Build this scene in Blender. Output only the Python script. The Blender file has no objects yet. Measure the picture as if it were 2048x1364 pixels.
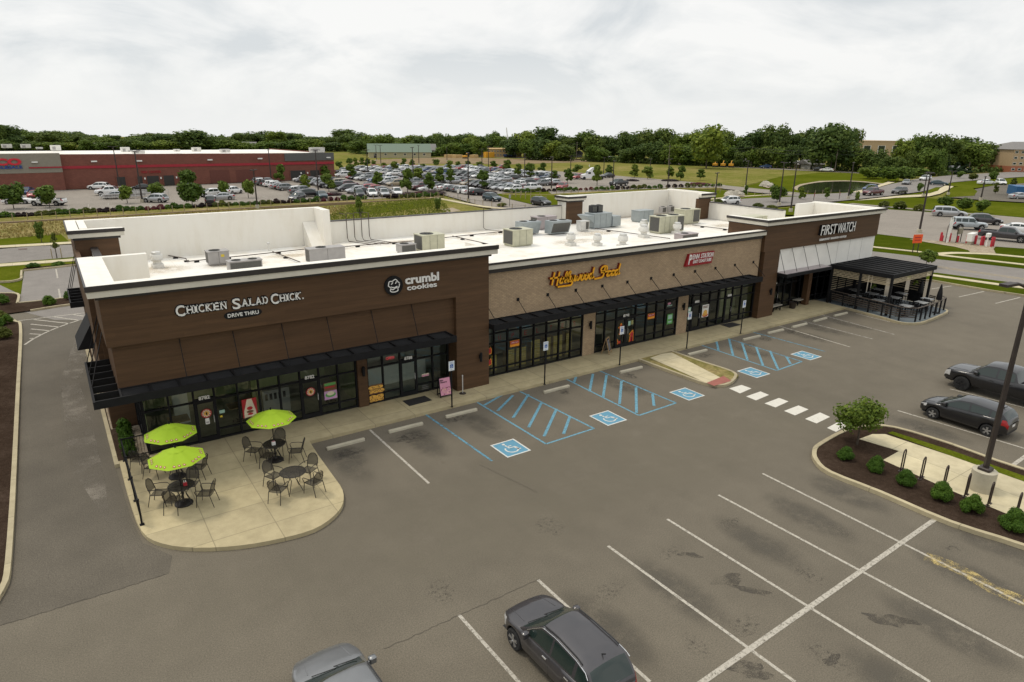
import bpy, math, random
import numpy as np
from mathutils import Matrix, Vector
PI = math.pi
R = math.radians
random.seed(7)
rng = np.random.default_rng(7)
C = bpy.context.scene.collection
scene = bpy.context.scene
# ------------------------------------------------------------------ camera
FPX, CAMH = 1330.83, 12.66                      # focal length in px of the 2048 px wide frame, eye height
PITCH, ROLL, YAW = R(17.598), R(0.5205), R(34.487)
fw = Vector((math.sin(YAW) * math.cos(PITCH), math.cos(YAW) * math.cos(PITCH), -math.sin(PITCH)))
rt0 = Vector((math.cos(YAW), -math.sin(YAW), 0)); up0 = rt0.cross(fw)
rt = rt0 * math.cos(ROLL) + up0 * math.sin(ROLL); up = -rt0 * math.sin(ROLL) + up0 * math.cos(ROLL)
cam = bpy.data.cameras.new('camera'); cam.sensor_width = 36; cam.lens = FPX / 2048 * 36
cam.clip_end = 8000; cam.clip_start = 0.1
camo = bpy.data.objects.new('camera', cam); C.objects.link(camo)
m3 = Matrix((rt, up, -fw)).transposed()
camo.matrix_world = Matrix.Translation((0, 0, CAMH)) @ m3.to_4x4()
scene.camera = camo
def at(px, py, z=0.0):
 """survey of the site: the point at height z seen at this spot of the photograph"""
 d = rt * ((px - 1024) / FPX) - up * ((py - 682) / FPX) + fw
 t = (z - CAMH) / d.z
 return Vector((d.x * t, d.y * t, z))
def height_of(px, py, base):
 d = rt * ((px - 1024) / FPX) - up * ((py - 682) / FPX) + fw
 t = math.hypot(base.x, base.y) / math.hypot(d.x, d.y)
 return CAMH + d.z * t
def ppm(p):
 """pixels of the 2048 frame per metre at a point"""
 return FPX / ((p - Vector((0, 0, CAMH))).dot(fw))
# ------------------------------------------------------------------ sky and sun
SUN_EL, SUN_AZ = R(62), R(-35)                   # azimuth from +Y towards +X
world = bpy.data.worlds.new('World'); scene.world = world; world.use_nodes = True
nt = world.node_tree; nt.nodes.clear()
def N(t, **k):
 n = nt.nodes.new(t)
 for a, b in k.items(): setattr(n, a, b)
 return n
sky = N('ShaderNodeTexSky', sky_type='NISHITA', sun_disc=False, sun_elevation=SUN_EL, sun_rotation=SUN_AZ)
bg1 = N('ShaderNodeBackground'); bg1.inputs['Strength'].default_value = 0.1
nt.links.new(sky.outputs[0], bg1.inputs['Color'])
tc = N('ShaderNodeTexCoord'); sep = N('ShaderNodeSeparateXYZ'); nt.links.new(tc.outputs['Generated'], sep.inputs[0])
def wm(op, a, b=None, clamp=False):
 n = N('ShaderNodeMath', operation=op); n.use_clamp = clamp
 for i, v in enumerate((a, b)):
  if v is None: continue
  if isinstance(v, (int, float)): n.inputs[i].default_value = v
  else: nt.links.new(v, n.inputs[i])
 return n.outputs[0]
zc = wm('ADD', wm('MAXIMUM', sep.outputs['Z'], 0.0), 0.34)
comb = N('ShaderNodeCombineXYZ')
nt.links.new(wm('DIVIDE', sep.outputs['X'], zc), comb.inputs[0]); nt.links.new(wm('DIVIDE', sep.outputs['Y'], zc), comb.inputs[1])
cn = N('ShaderNodeTexNoise'); cn.inputs['Scale'].default_value = 1.75; cn.inputs['Detail'].default_value = 7; cn.inputs['Roughness'].default_value = 0.58
nt.links.new(comb.outputs[0], cn.inputs['Vector'])
cn.inputs['Distortion'].default_value = 0.55
cn2 = N('ShaderNodeTexNoise'); cn2.inputs['Scale'].default_value = 6.5; cn2.inputs['Detail'].default_value = 5
nt.links.new(comb.outputs[0], cn2.inputs['Vector'])
mixn = wm('ADD', wm('MULTIPLY', cn.outputs['Fac'], 0.82), wm('MULTIPLY', cn2.outputs['Fac'], 0.18))
cr = N('ShaderNodeValToRGB'); nt.links.new(mixn, cr.inputs[0])
e = cr.color_ramp.elements
e[0].position = 0.39; e[0].color = (0.72, 0.75, 0.765, 1)
e[1].position = 0.58; e[1].color = (0.98, 0.975, 0.955, 1)
x = cr.color_ramp.elements.new(0.485); x.color = (0.87, 0.88, 0.875, 1)
# towards the horizon the cloud deck thins into an even pale band; overhead it is brighter
hz = N('ShaderNodeMapRange'); hz.inputs['From Min'].default_value = 0.0; hz.inputs['From Max'].default_value = 0.10
hz.inputs['To Min'].default_value = 0.0; hz.inputs['To Max'].default_value = 1.0
nt.links.new(sep.outputs['Z'], hz.inputs['Value'])
mx = N('ShaderNodeMix', data_type='RGBA'); nt.links.new(hz.outputs[0], mx.inputs['Factor'])
mx.inputs[6].default_value = (0.905, 0.915, 0.91, 1); nt.links.new(cr.outputs['Color'], mx.inputs[7])
zr = N('ShaderNodeMapRange'); zr.inputs['From Min'].default_value = 0.45; zr.inputs['From Max'].default_value = 0.95
zr.inputs['To Min'].default_value = 1.0; zr.inputs['To Max'].default_value = 1.5
nt.links.new(sep.outputs['Z'], zr.inputs['Value'])
bg2 = N('ShaderNodeBackground'); nt.links.new(mx.outputs[2], bg2.inputs['Color']); nt.links.new(zr.outputs[0], bg2.inputs['Strength'])
ms = N('ShaderNodeMixShader'); ms.inputs[0].default_value = 0.94
nt.links.new(bg1.outputs[0], ms.inputs[1]); nt.links.new(bg2.outputs[0], ms.inputs[2])
wo = N('ShaderNodeOutputWorld'); nt.links.new(ms.outputs[0], wo.inputs['Surface'])
sun = bpy.data.lights.new('sun', 'SUN'); sun.energy = 1.45; sun.angle = R(11); sun.color = (1.0, 0.92, 0.78)
suno = bpy.data.objects.new('sun', sun); C.objects.link(suno)
sd = Vector((math.sin(SUN_AZ) * math.cos(SUN_EL), math.cos(SUN_AZ) * math.cos(SUN_EL), math.sin(SUN_EL)))
suno.rotation_euler = sd.to_track_quat('Z', 'Y').to_euler(); suno.location = (0, 0, 60)
scene.view_settings.view_transform = 'Standard'; scene.view_settings.look = 'None'
scene.view_settings.exposure = 0.0; scene.view_settings.gamma = 1.0
scene.cycles.max_bounces = 6; scene.cycles.diffuse_bounces = 3; scene.cycles.transparent_max_bounces = 12
scene.cycles.caustics_reflective = False; scene.cycles.caustics_refractive = False
scene.cycles.use_denoising = True
# ------------------------------------------------------------------ materials
def srgb(r, g, b):
 f = lambda v: (v / 255 / 12.92) if v / 255 <= 0.04045 else ((v / 255 + 0.055) / 1.055) ** 2.4
 return (f(r), f(g), f(b))
class MT:
 def __init__(s, name):
  s.m = bpy.data.materials.new(name); s.m.use_nodes = True; s.t = s.m.node_tree
  s.b = s.t.nodes['Principled BSDF']
 def n(s, t, **k):
  n = s.t.nodes.new(t)
  for a, b in k.items(): setattr(n, a, b)
  return n
 def l(s, a, b): s.t.links.new(a, b)
 def math(s, op, a, b=None, clamp=False):
  n = s.n('ShaderNodeMath', operation=op); n.use_clamp = clamp
  for i, v in enumerate((a, b)):
   if v is None: continue
   if isinstance(v, (int, float)): n.inputs[i].default_value = v
   else: s.l(v, n.inputs[i])
  return n.outputs[0]
 def noise(s, vec, scale, detail=4, rough=0.55, mapscale=None):
  if mapscale:
   mp = s.n('ShaderNodeMapping'); mp.inputs['Scale'].default_value = mapscale; s.l(vec, mp.inputs['Vector']); vec = mp.outputs[0]
  n = s.n('ShaderNodeTexNoise'); n.inputs['Scale'].default_value = scale
  n.inputs['Detail'].default_value = detail; n.inputs['Roughness'].default_value = rough
  s.l(vec, n.inputs['Vector']); return n.outputs['Fac']
 def ramp(s, f, *stops):
  n = s.n('ShaderNodeValToRGB'); s.l(f, n.inputs[0]); el = n.color_ramp.elements
  el[0].position = stops[0][0]; el[0].color = (*stops[0][1], 1); el[1].position = stops[-1][0]; el[1].color = (*stops[-1][1], 1)
  for p, c in stops[1:-1]:
   q = el.new(p); q.color = (*c, 1)
  return n.outputs['Color']
 def mix(s, f, a, b, blend='MIX'):
  n = s.n('ShaderNodeMix', data_type='RGBA', blend_type=blend)
  for i, v in ((0, f), (6, a), (7, b)):
   if isinstance(v, (int, float)): n.inputs[i].default_value = v
   elif isinstance(v, tuple): n.inputs[i].default_value = (*v, 1)
   else: s.l(v, n.inputs[i])
  return n.outputs[2]
 def pos(s): return s.n('ShaderNodeNewGeometry').outputs['Position']
 def obj(s): return s.n('ShaderNodeTexCoord').outputs['Object']
 def bump(s, h, strength=0.3, dist=0.02):
  n = s.n('ShaderNodeBump'); n.inputs['Strength'].default_value = strength; n.inputs['Distance'].default_value = dist
  s.l(h, n.inputs['Height']); s.l(n.outputs[0], s.b.inputs['Normal'])
 def base(s, c):
  if isinstance(c, tuple): s.b.inputs['Base Color'].default_value = (*c, 1)
  else: s.l(c, s.b.inputs['Base Color'])
 def set(s, **k):
  for a, v in k.items(): s.b.inputs[a.replace('_', ' ')].default_value = v
  return s
MATS = {}
def sc(c, k): return tuple(v * k for v in c)
def plain(name, col, rough=0.6, metal=0.0, var=0.12, scale=3.0, spec=0.5, coat=0.0):
 if name in MATS: return MATS[name]
 t = MT(name); f = t.noise(t.obj(), scale, 5)
 t.base(t.ramp(f, (0.3, sc(col, 1 - var)), (0.7, sc(col, 1 + var))))
 t.set(Roughness=rough, Metallic=metal); t.b.inputs['Specular IOR Level'].default_value = spec
 if coat: t.b.inputs['Coat Weight'].default_value = coat; t.b.inputs['Coat Roughness'].default_value = 0.05
 MATS[name] = t.m; return t.m
def paint(name, col, metal=0.0):
 """car paint"""
 t = MT('car_paint_' + name)
 f = t.noise(t.obj(), 2.2, 4)
 t.base(t.ramp(f, (0.3, sc(col, 0.93)), (0.7, sc(col, 1.05))))
 t.set(Roughness=0.32, Metallic=metal); t.b.inputs['Coat Weight'].default_value = 0.6; t.b.inputs['Coat Roughness'].default_value = 0.06
 return t.m
def asphalt(name, col, seed=0.0, patch=0.12):
 t = MT(name); p = t.pos()
 big = t.noise(p, 0.09 + seed, 5, 0.6); mid = t.noise(p, 0.8, 5, 0.6); streak = t.noise(p, 1.0, 4, 0.6, (0.9, 0.07, 1)); fine = t.noise(p, 27, 2, 0.75); grit = t.noise(p, 110, 1, 0.5)
 c = t.ramp(big, (0.32, sc(col, 1 - patch)), (0.68, sc(col, 1 + patch)))
 c = t.mix(1.0, c, t.ramp(mid, (0.3, (0.93,) * 3), (0.7, (1.06,) * 3)), 'MULTIPLY')
 c = t.mix(1.0, c, t.ramp(streak, (0.35, (0.965,) * 3), (0.7, (1.03,) * 3)), 'MULTIPLY')
 c = t.mix(1.0, c, t.ramp(fine, (0.3, (0.70,) * 3), (0.72, (1.30,) * 3)), 'MULTIPLY')
 c = t.mix(1.0, c, t.ramp(grit, (0.35, (0.86,) * 3), (0.75, (1.16,) * 3)), 'MULTIPLY')
 t.base(c); t.set(Roughness=0.9); t.bump(fine, 0.25, 0.008); t.b.inputs['Specular IOR Level'].default_value = 0.25
 return t.m
def concrete(name, col, jx=None, jy=None, ox=0.0, oy=0.0, rot=0.0):
 t = MT(name); p = t.pos()
 if rot:
  mp = t.n('ShaderNodeMapping'); mp.inputs['Rotation'].default_value = (0, 0, rot); t.l(p, mp.inputs['Vector']); p = mp.outputs[0]
 big = t.noise(p, 0.35, 5, 0.6); mid = t.noise(p, 2.5, 6, 0.6); fine = t.noise(p, 45, 2)
 c = t.ramp(big, (0.3, sc(col, 0.84)), (0.7, sc(col, 1.08)))
 c = t.mix(1.0, c, t.ramp(mid, (0.28, (0.86, 0.85, 0.83)), (0.62, (1.05,) * 3)), 'MULTIPLY')
 c = t.mix(1.0, c, t.ramp(fine, (0.3, (0.93,) * 3), (0.7, (1.06,) * 3)), 'MULTIPLY')
 if jx:
  s = t.n('ShaderNodeSeparateXYZ'); t.l(p, s.inputs[0]); fs = []
  for ax, j, o in (('X', jx, ox), ('Y', jy, oy)):
   if not j: continue
   v = t.math('ABSOLUTE', t.math('SUBTRACT', t.math('FRACT', t.math('DIVIDE', t.math('ADD', s.outputs[ax], o + 1000 * j), j)), 0.5))
   fs.append(t.math('LESS_THAN', v, 0.014 / j))
   cell = t.math('FLOOR', t.math('ADD', t.math('DIVIDE', t.math('ADD', s.outputs[ax], o + 1000 * j), j), 0.5)); fs.append(cell)
  f = fs[0] if len(fs) < 3 else t.math('MAXIMUM', fs[0], fs[2])
  if len(fs) > 2:
   w = t.n('ShaderNodeTexWhiteNoise', noise_dimensions='2D'); cb = t.n('ShaderNodeCombineXYZ'); t.l(fs[1], cb.inputs[0]); t.l(fs[3], cb.inputs[1]); t.l(cb.outputs[0], w.inputs['Vector'])
   c = t.mix(1.0, c, t.ramp(w.outputs['Value'], (0, (0.93, 0.93, 0.94)), (1, (1.05, 1.05, 1.04))), 'MULTIPLY')
  c = t.mix(t.math('MULTIPLY', f, 0.62), c, sc(col, 0.35))
 t.base(c); t.set(Roughness=0.85); t.bump(fine, 0.1, 0.005)
 return t.m
def ground_mat(name, stops, s1=0.05, s2=0.6, s3=9.0, bump=0.5):
 t = MT(name); p = t.pos()
 a = t.noise(p, s1, 6, 0.6); b = t.noise(p, s2, 6, 0.65); d = t.noise(p, s3, 3, 0.7)
 f = t.math('ADD', t.math('MULTIPLY', a, 0.55), t.math('MULTIPLY', b, 0.45))
 c = t.ramp(f, *stops)
 c = t.mix(1.0, c, t.ramp(d, (0.28, (0.66,) * 3), (0.72, (1.28,) * 3)), 'MULTIPLY')
 t.base(c); t.set(Roughness=0.95); t.bump(d, bump, 0.05); t.b.inputs['Specular IOR Level'].default_value = 0.0
 return t.m
def wood(name, col):
 t = MT(name); p = t.pos()
 a = t.noise(p, 1.0, 6, 0.65, (0.9, 0.9, 16)); b = t.noise(p, 1.0, 3, 0.5, (0.25, 0.25, 5.2))
 s = t.n('ShaderNodeSeparateXYZ'); t.l(p, s.inputs[0])
 row = t.math('FLOOR', t.math('DIVIDE', s.outputs['Z'], 0.185))
 fr = t.math('FRACT', t.math('DIVIDE', s.outputs['Z'], 0.185))
 xx = t.math('ADD', s.outputs['X'], s.outputs['Y'])
 seg = t.math('FLOOR', t.math('ADD', t.math('DIVIDE', xx, 3.05), t.math('MULTIPLY', row, 0.37)))
 w = t.n('ShaderNodeTexWhiteNoise', noise_dimensions='2D'); cb = t.n('ShaderNodeCombineXYZ'); t.l(row, cb.inputs[0]); t.l(seg, cb.inputs[1]); t.l(cb.outputs[0], w.inputs['Vector'])
 c = t.ramp(a, (0.25, sc(col, 0.84)), (0.5, col), (0.78, sc(col, 1.22)))
 c = t.mix(1.0, c, t.ramp(b, (0.3, (0.88,) * 3), (0.7, (1.12,) * 3)), 'MULTIPLY')
 c = t.mix(1.0, c, t.ramp(w.outputs['Value'], (0, (0.93,) * 3), (1, (1.06,) * 3)), 'MULTIPLY')
 c = t.mix(t.math('MULTIPLY', t.math('LESS_THAN', fr, 0.05), 0.32), c, sc(col, 0.3))
 t.base(c); t.set(Roughness=0.62); t.bump(a, 0.15, 0.01); t.b.inputs['Specular IOR Level'].default_value = 0.3
 return t.m
def brick(name, c1, c2, mortar, w=0.215, h=0.075, mort=0.012):
 t = MT(name); p = t.pos(); s = t.n('ShaderNodeSeparateXYZ'); t.l(p, s.inputs[0])
 cb = t.n('ShaderNodeCombineXYZ'); t.l(t.math('ADD', s.outputs['X'], s.outputs['Y']), cb.inputs[0]); t.l(s.outputs['Z'], cb.inputs[1])
 b = t.n('ShaderNodeTexBrick'); t.l(cb.outputs[0], b.inputs['Vector']); b.inputs['Scale'].default_value = 1.0
 b.inputs['Color1'].default_value = (*c1, 1); b.inputs['Color2'].default_value = (*c2, 1); b.inputs['Mortar'].default_value = (*mortar, 1)
 b.inputs['Mortar Size'].default_value = mort; b.inputs['Brick Width'].default_value = w; b.inputs['Row Height'].default_value = h; b.inputs['Mortar Smooth'].default_value = 0.1
 n1 = t.noise(p, 0.7, 5, 0.6); n2 = t.noise(p, 6, 4, 0.6)
 c = t.mix(1.0, b.outputs['Color'], t.ramp(n1, (0.3, (0.90,) * 3), (0.7, (1.08,) * 3)), 'MULTIPLY')
 c = t.mix(1.0, c, t.ramp(n2, (0.3, (0.90,) * 3), (0.7, (1.08,) * 3)), 'MULTIPLY')
 t.base(c); t.set(Roughness=0.85); t.bump(b.outputs['Fac'], -0.3, 0.006) if False else None
 return t.m
def foliage(name, dark, light, yellow=None):
 t = MT(name)
 oi = t.n('ShaderNodeObjectInfo'); p = t.obj()
 geo = t.n('ShaderNodeNewGeometry')
 f = t.noise(p, 0.9, 3, 0.6); rnd = geo.outputs['Random Per Island']
 v = t.math('ADD', t.math('MULTIPLY', f, 0.6), t.math('MULTIPLY', rnd, 0.4))
 st = [(0.25, dark), (0.55, tuple((a + b) / 2 for a, b in zip(dark, light))), (0.85, light)]
 c = t.ramp(v, *st)
 c = t.mix(1.0, c, t.ramp(oi.outputs['Random'], (0, (0.72, 0.78, 0.74)), (0.5, (1, 1, 1)), (1, (1.28, 1.16, 0.92))), 'MULTIPLY')
 t.base(c); t.set(Roughness=0.7); t.b.inputs['Specular IOR Level'].default_value = 0.2
 tr = t.n('ShaderNodeBsdfTranslucent'); t.l(c, tr.inputs['Color'])
 mx = t.n('ShaderNodeMixShader'); mx.inputs[0].default_value = 0.28
 out = t.t.nodes['Material Output']; t.l(t.b.outputs[0], mx.inputs[1]); t.l(tr.outputs[0], mx.inputs[2]); t.l(mx.outputs[0], out.inputs['Surface'])
 return t.m
def glass_mat(name, tint=(0.62, 0.70, 0.66), refl=0.06):
 t = MT(name)
 tr = t.n('ShaderNodeBsdfTransparent'); tr.inputs['Color'].default_value = (*tint, 1)
 gl = t.n('ShaderNodeBsdfGlossy'); gl.inputs['Roughness'].default_value = 0.02; gl.inputs['Color'].default_value = (0.95, 1, 0.98, 1)
 fr = t.n('ShaderNodeFresnel'); fr.inputs['IOR'].default_value = 1.5
 f = t.math('ADD', t.math('MULTIPLY', fr.outputs[0], 1.25), refl, True)
 bp = t.n('ShaderNodeBump'); bp.inputs['Strength'].default_value = 0.04; bp.inputs['Distance'].default_value = 0.05
 t.l(t.noise(t.pos(), 0.8, 2), bp.inputs['Height']); t.l(bp.outputs[0], gl.inputs['Normal'])
 mx = t.n('ShaderNodeMixShader'); t.l(f, mx.inputs[0]); t.l(tr.outputs[0], mx.inputs[1]); t.l(gl.outputs[0], mx.inputs[2])
 t.l(mx.outputs[0], t.t.nodes['Material Output'].inputs['Surface'])
 return t.m
M = {}
M['asphalt'] = asphalt('asphalt', (0.150, 0.130, 0.0985), 0.0, 0.09)
M['lane'] = asphalt('drive_lane_asphalt', (0.124, 0.108, 0.084), 0.02, 0.16)
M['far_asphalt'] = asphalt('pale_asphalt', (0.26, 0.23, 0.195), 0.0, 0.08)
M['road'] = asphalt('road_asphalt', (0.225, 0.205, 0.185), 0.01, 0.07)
M['walk'] = concrete('sidewalk_concrete', (0.445, 0.375, 0.222), 1.95, 1.52, 0.4, 0.2)
M['walk_plain'] = concrete('pale_concrete', (0.545, 0.475, 0.31), 2.6, 2.6)
M['kerb'] = concrete('kerb_concrete', (0.42, 0.36, 0.23), 3.0, 3.0)
M['stop'] = concrete('wheel_stop_concrete', (0.47, 0.43, 0.33))
M['grass'] = ground_mat('mown_grass', ((0.25, (0.046, 0.062, 0.004)), (0.5, (0.082, 0.100, 0.008)), (0.75, (0.140, 0.145, 0.020))))
M['lawn'] = ground_mat('dark_lawn', ((0.25, (0.030, 0.046, 0.003)), (0.5, (0.052, 0.070, 0.005)), (0.75, (0.088, 0.100, 0.012))))
M['meadow'] = ground_mat('rough_meadow', ((0.30, (0.085, 0.105, 0.018)), (0.45, (0.145, 0.15, 0.032)), (0.56, (0.21, 0.185, 0.06)), (0.68, (0.28, 0.22, 0.095))), 0.03, 0.25, 2.2)
M['straw'] = ground_mat('dry_bank_grass', ((0.30, (0.09, 0.11, 0.02)), (0.45, (0.17, 0.155, 0.05)), (0.6, (0.30, 0.235, 0.11)), (0.75, (0.36, 0.30, 0.17))), 0.12, 0.9, 5)
M['dirt'] = ground_mat('bare_soil', ((0.3, (0.17, 0.12, 0.075)), (0.5, (0.24, 0.18, 0.11)), (0.7, (0.33, 0.27, 0.18))), 0.2, 1.2, 8)
M['mulch'] = ground_mat('bark_mulch', ((0.3, (0.030, 0.020, 0.014)), (0.5, (0.052, 0.035, 0.025)), (0.7, (0.085, 0.06, 0.045))), 0.5, 6, 26, 0.9)
M['gravel'] = ground_mat('pale_gravel', ((0.3, (0.22, 0.17, 0.12)), (0.5, (0.36, 0.30, 0.22)), (0.7, (0.55, 0.48, 0.38))), 1.5, 8, 26, 0.9)
M['wood'] = wood('brown_plank_cladding', (0.087, 0.0465, 0.0222))
M['brick'] = brick('tan_brick', (0.445, 0.325, 0.20), (0.355, 0.255, 0.158), (0.27, 0.195, 0.125))
M['redbrick'] = brick('red_block_wall', (0.205, 0.072, 0.048), (0.175, 0.060, 0.041), (0.14, 0.056, 0.040), 0.6, 0.25, 0.02)
M['membrane'] = None
def membrane():
 t = MT('white_roof_membrane'); p = t.pos()
 a = t.noise(p, 0.25, 6, 0.6); b = t.noise(p, 1.6, 6, 0.65)
 f = t.math('ADD', t.math('MULTIPLY', a, 0.6), t.math('MULTIPLY', b, 0.4))
 c = t.ramp(f, (0.32, (0.60, 0.52, 0.41)), (0.43, (0.74, 0.69, 0.60)), (0.54, (0.80, 0.782, 0.735)))
 s = t.n('ShaderNodeSeparateXYZ'); t.l(p, s.inputs[0])
 fr = t.math('FRACT', t.math('DIVIDE', t.math('ADD', s.outputs['X'], 0.7), 3.05))
 c = t.mix(t.math('MULTIPLY', t.math('LESS_THAN', fr, 0.012), 0.25), c, (0.45, 0.41, 0.34))
 t.base(c); t.set(Roughness=0.6); return t.m
M['membrane'] = membrane()
def membrane_wall():
 t = MT('white_parapet_membrane'); p = t.pos()
 a = t.noise(p, 0.5, 5, 0.6); b = t.noise(p, 2.0, 4, 0.6, (1.2, 1.2, 0.25))
 f = t.math('ADD', t.math('MULTIPLY', a, 0.5), t.math('MULTIPLY', b, 0.5))
 t.base(t.ramp(f, (0.30, (0.725, 0.685, 0.60)), (0.5, (0.785, 0.755, 0.685)), (0.65, (0.80, 0.775, 0.71)))); t.set(Roughness=0.6); return t.m
M['parapet'] = membrane_wall()
M['black'] = plain('black_powder_coat', (0.010, 0.010, 0.011), 0.65, 0, 0.25, 3, 0.2)
M['iron'] = plain('dark_bronze_metal', (0.040, 0.030, 0.026), 0.5, 0.2, 0.2)
M['dark'] = plain('dark_interior', (0.035, 0.033, 0.03), 0.8)
M['cornice_dark'] = plain('dark_cornice_metal', (0.028, 0.023, 0.021), 0.5, 0, 0.15)
M['cornice_light'] = plain('cream_cornice_metal', (0.60, 0.565, 0.48), 0.55, 0, 0.06)
M['white'] = plain('white_paint', (0.78, 0.77, 0.73), 0.5, 0, 0.05)
M['whitepanel'] = plain('white_wall_panel', (0.80, 0.78, 0.73), 0.55, 0, 0.06, 1.2)
M['glass'] = glass_mat('shop_glass', (0.76, 0.83, 0.78), 0.03)
M['hv_grey'] = plain('grey_unit_casing', (0.34, 0.325, 0.315), 0.5, 0.1, 0.08)
M['hv_tan'] = plain('khaki_unit_casing', (0.47, 0.46, 0.34), 0.5, 0.1, 0.08)
M['hv_blue'] = plain('blue_grey_unit_casing', (0.31, 0.345, 0.355), 0.45, 0.2, 0.08)
M['hv_mauve'] = plain('mauve_grey_unit_casing', (0.36, 0.315, 0.315), 0.5, 0.1, 0.08)
M['galv'] = plain('galvanised_metal', (0.62, 0.62, 0.60), 0.4, 0.35, 0.12)
M['grille'] = plain('dark_coil_grille', (0.09, 0.088, 0.08), 0.6, 0.2, 0.3, 40)
M['line_white'] = None
def worn(name, col, wear=0.45, scale=5.0, soft=0.0):
 t = MT(name); p = t.pos()
 n = t.noise(p, scale, 6, 0.7); n2 = t.noise(p, 40, 3, 0.7)
 f = t.math('ADD', t.math('MULTIPLY', n, 0.6), t.math('MULTIPLY', n2, 0.4))
 t.base(col); t.set(Roughness=0.8)
 tr = t.n('ShaderNodeBsdfTransparent'); mx = t.n('ShaderNodeMixShader')
 mr = t.n('ShaderNodeMapRange'); t.l(f, mr.inputs['Value']); mr.inputs['From Min'].default_value = wear - 0.06; mr.inputs['From Max'].default_value = wear + 0.10
 fac = mr.outputs[0]
 if soft:                                        # the stain thins out towards its own rim
  g_ = t.n('ShaderNodeTexCoord').outputs['Generated']; vm = t.n('ShaderNodeVectorMath', operation='MULTIPLY_ADD'); t.l(g_, vm.inputs[0]); vm.inputs[1].default_value = (2, 2, 0); vm.inputs[2].default_value = (-1, -1, 0)
  ln = t.n('ShaderNodeVectorMath', operation='LENGTH'); t.l(vm.outputs[0], ln.inputs[0]); m2 = t.n('ShaderNodeMapRange', interpolation_type='SMOOTHSTEP'); t.l(ln.outputs['Value'], m2.inputs['Value'])
  m2.inputs['From Min'].default_value = 0.25; m2.inputs['From Max'].default_value = 1.0; m2.inputs['To Min'].default_value = soft; m2.inputs['To Max'].default_value = 0.0
  fac = t.math('MULTIPLY', fac, m2.outputs[0])
 t.l(fac, mx.inputs[0]); t.l(tr.outputs[0], mx.inputs[1]); t.l(t.b.outputs[0], mx.inputs[2])
 t.l(mx.outputs[0], t.t.nodes['Material Output'].inputs['Surface']); return t.m
M['line_white'] = worn('worn_white_line', (0.44, 0.405, 0.34), 0.41, 9)
M['line_fade'] = worn('faded_white_line', (0.40, 0.37, 0.32), 0.44)
M['line_blue'] = worn('worn_blue_line', (0.13, 0.30, 0.39), 0.40, 9)
M['line_bluef'] = worn('faded_blue_line', (0.11, 0.28, 0.38), 0.43)
M['line_yellow'] = worn('chalky_yellow_scrape', (0.55, 0.42, 0.16), 0.53, 3)
M['emblem_white'] = worn('worn_emblem_paint', (0.60, 0.60, 0.56), 0.36, 6)
M['zebra'] = worn('white_crosswalk_paint', (0.62, 0.59, 0.52), 0.33)
M['blue_sign'] = worn('blue_pavement_panel', (0.105, 0.27, 0.38), 0.33, 4)
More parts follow.
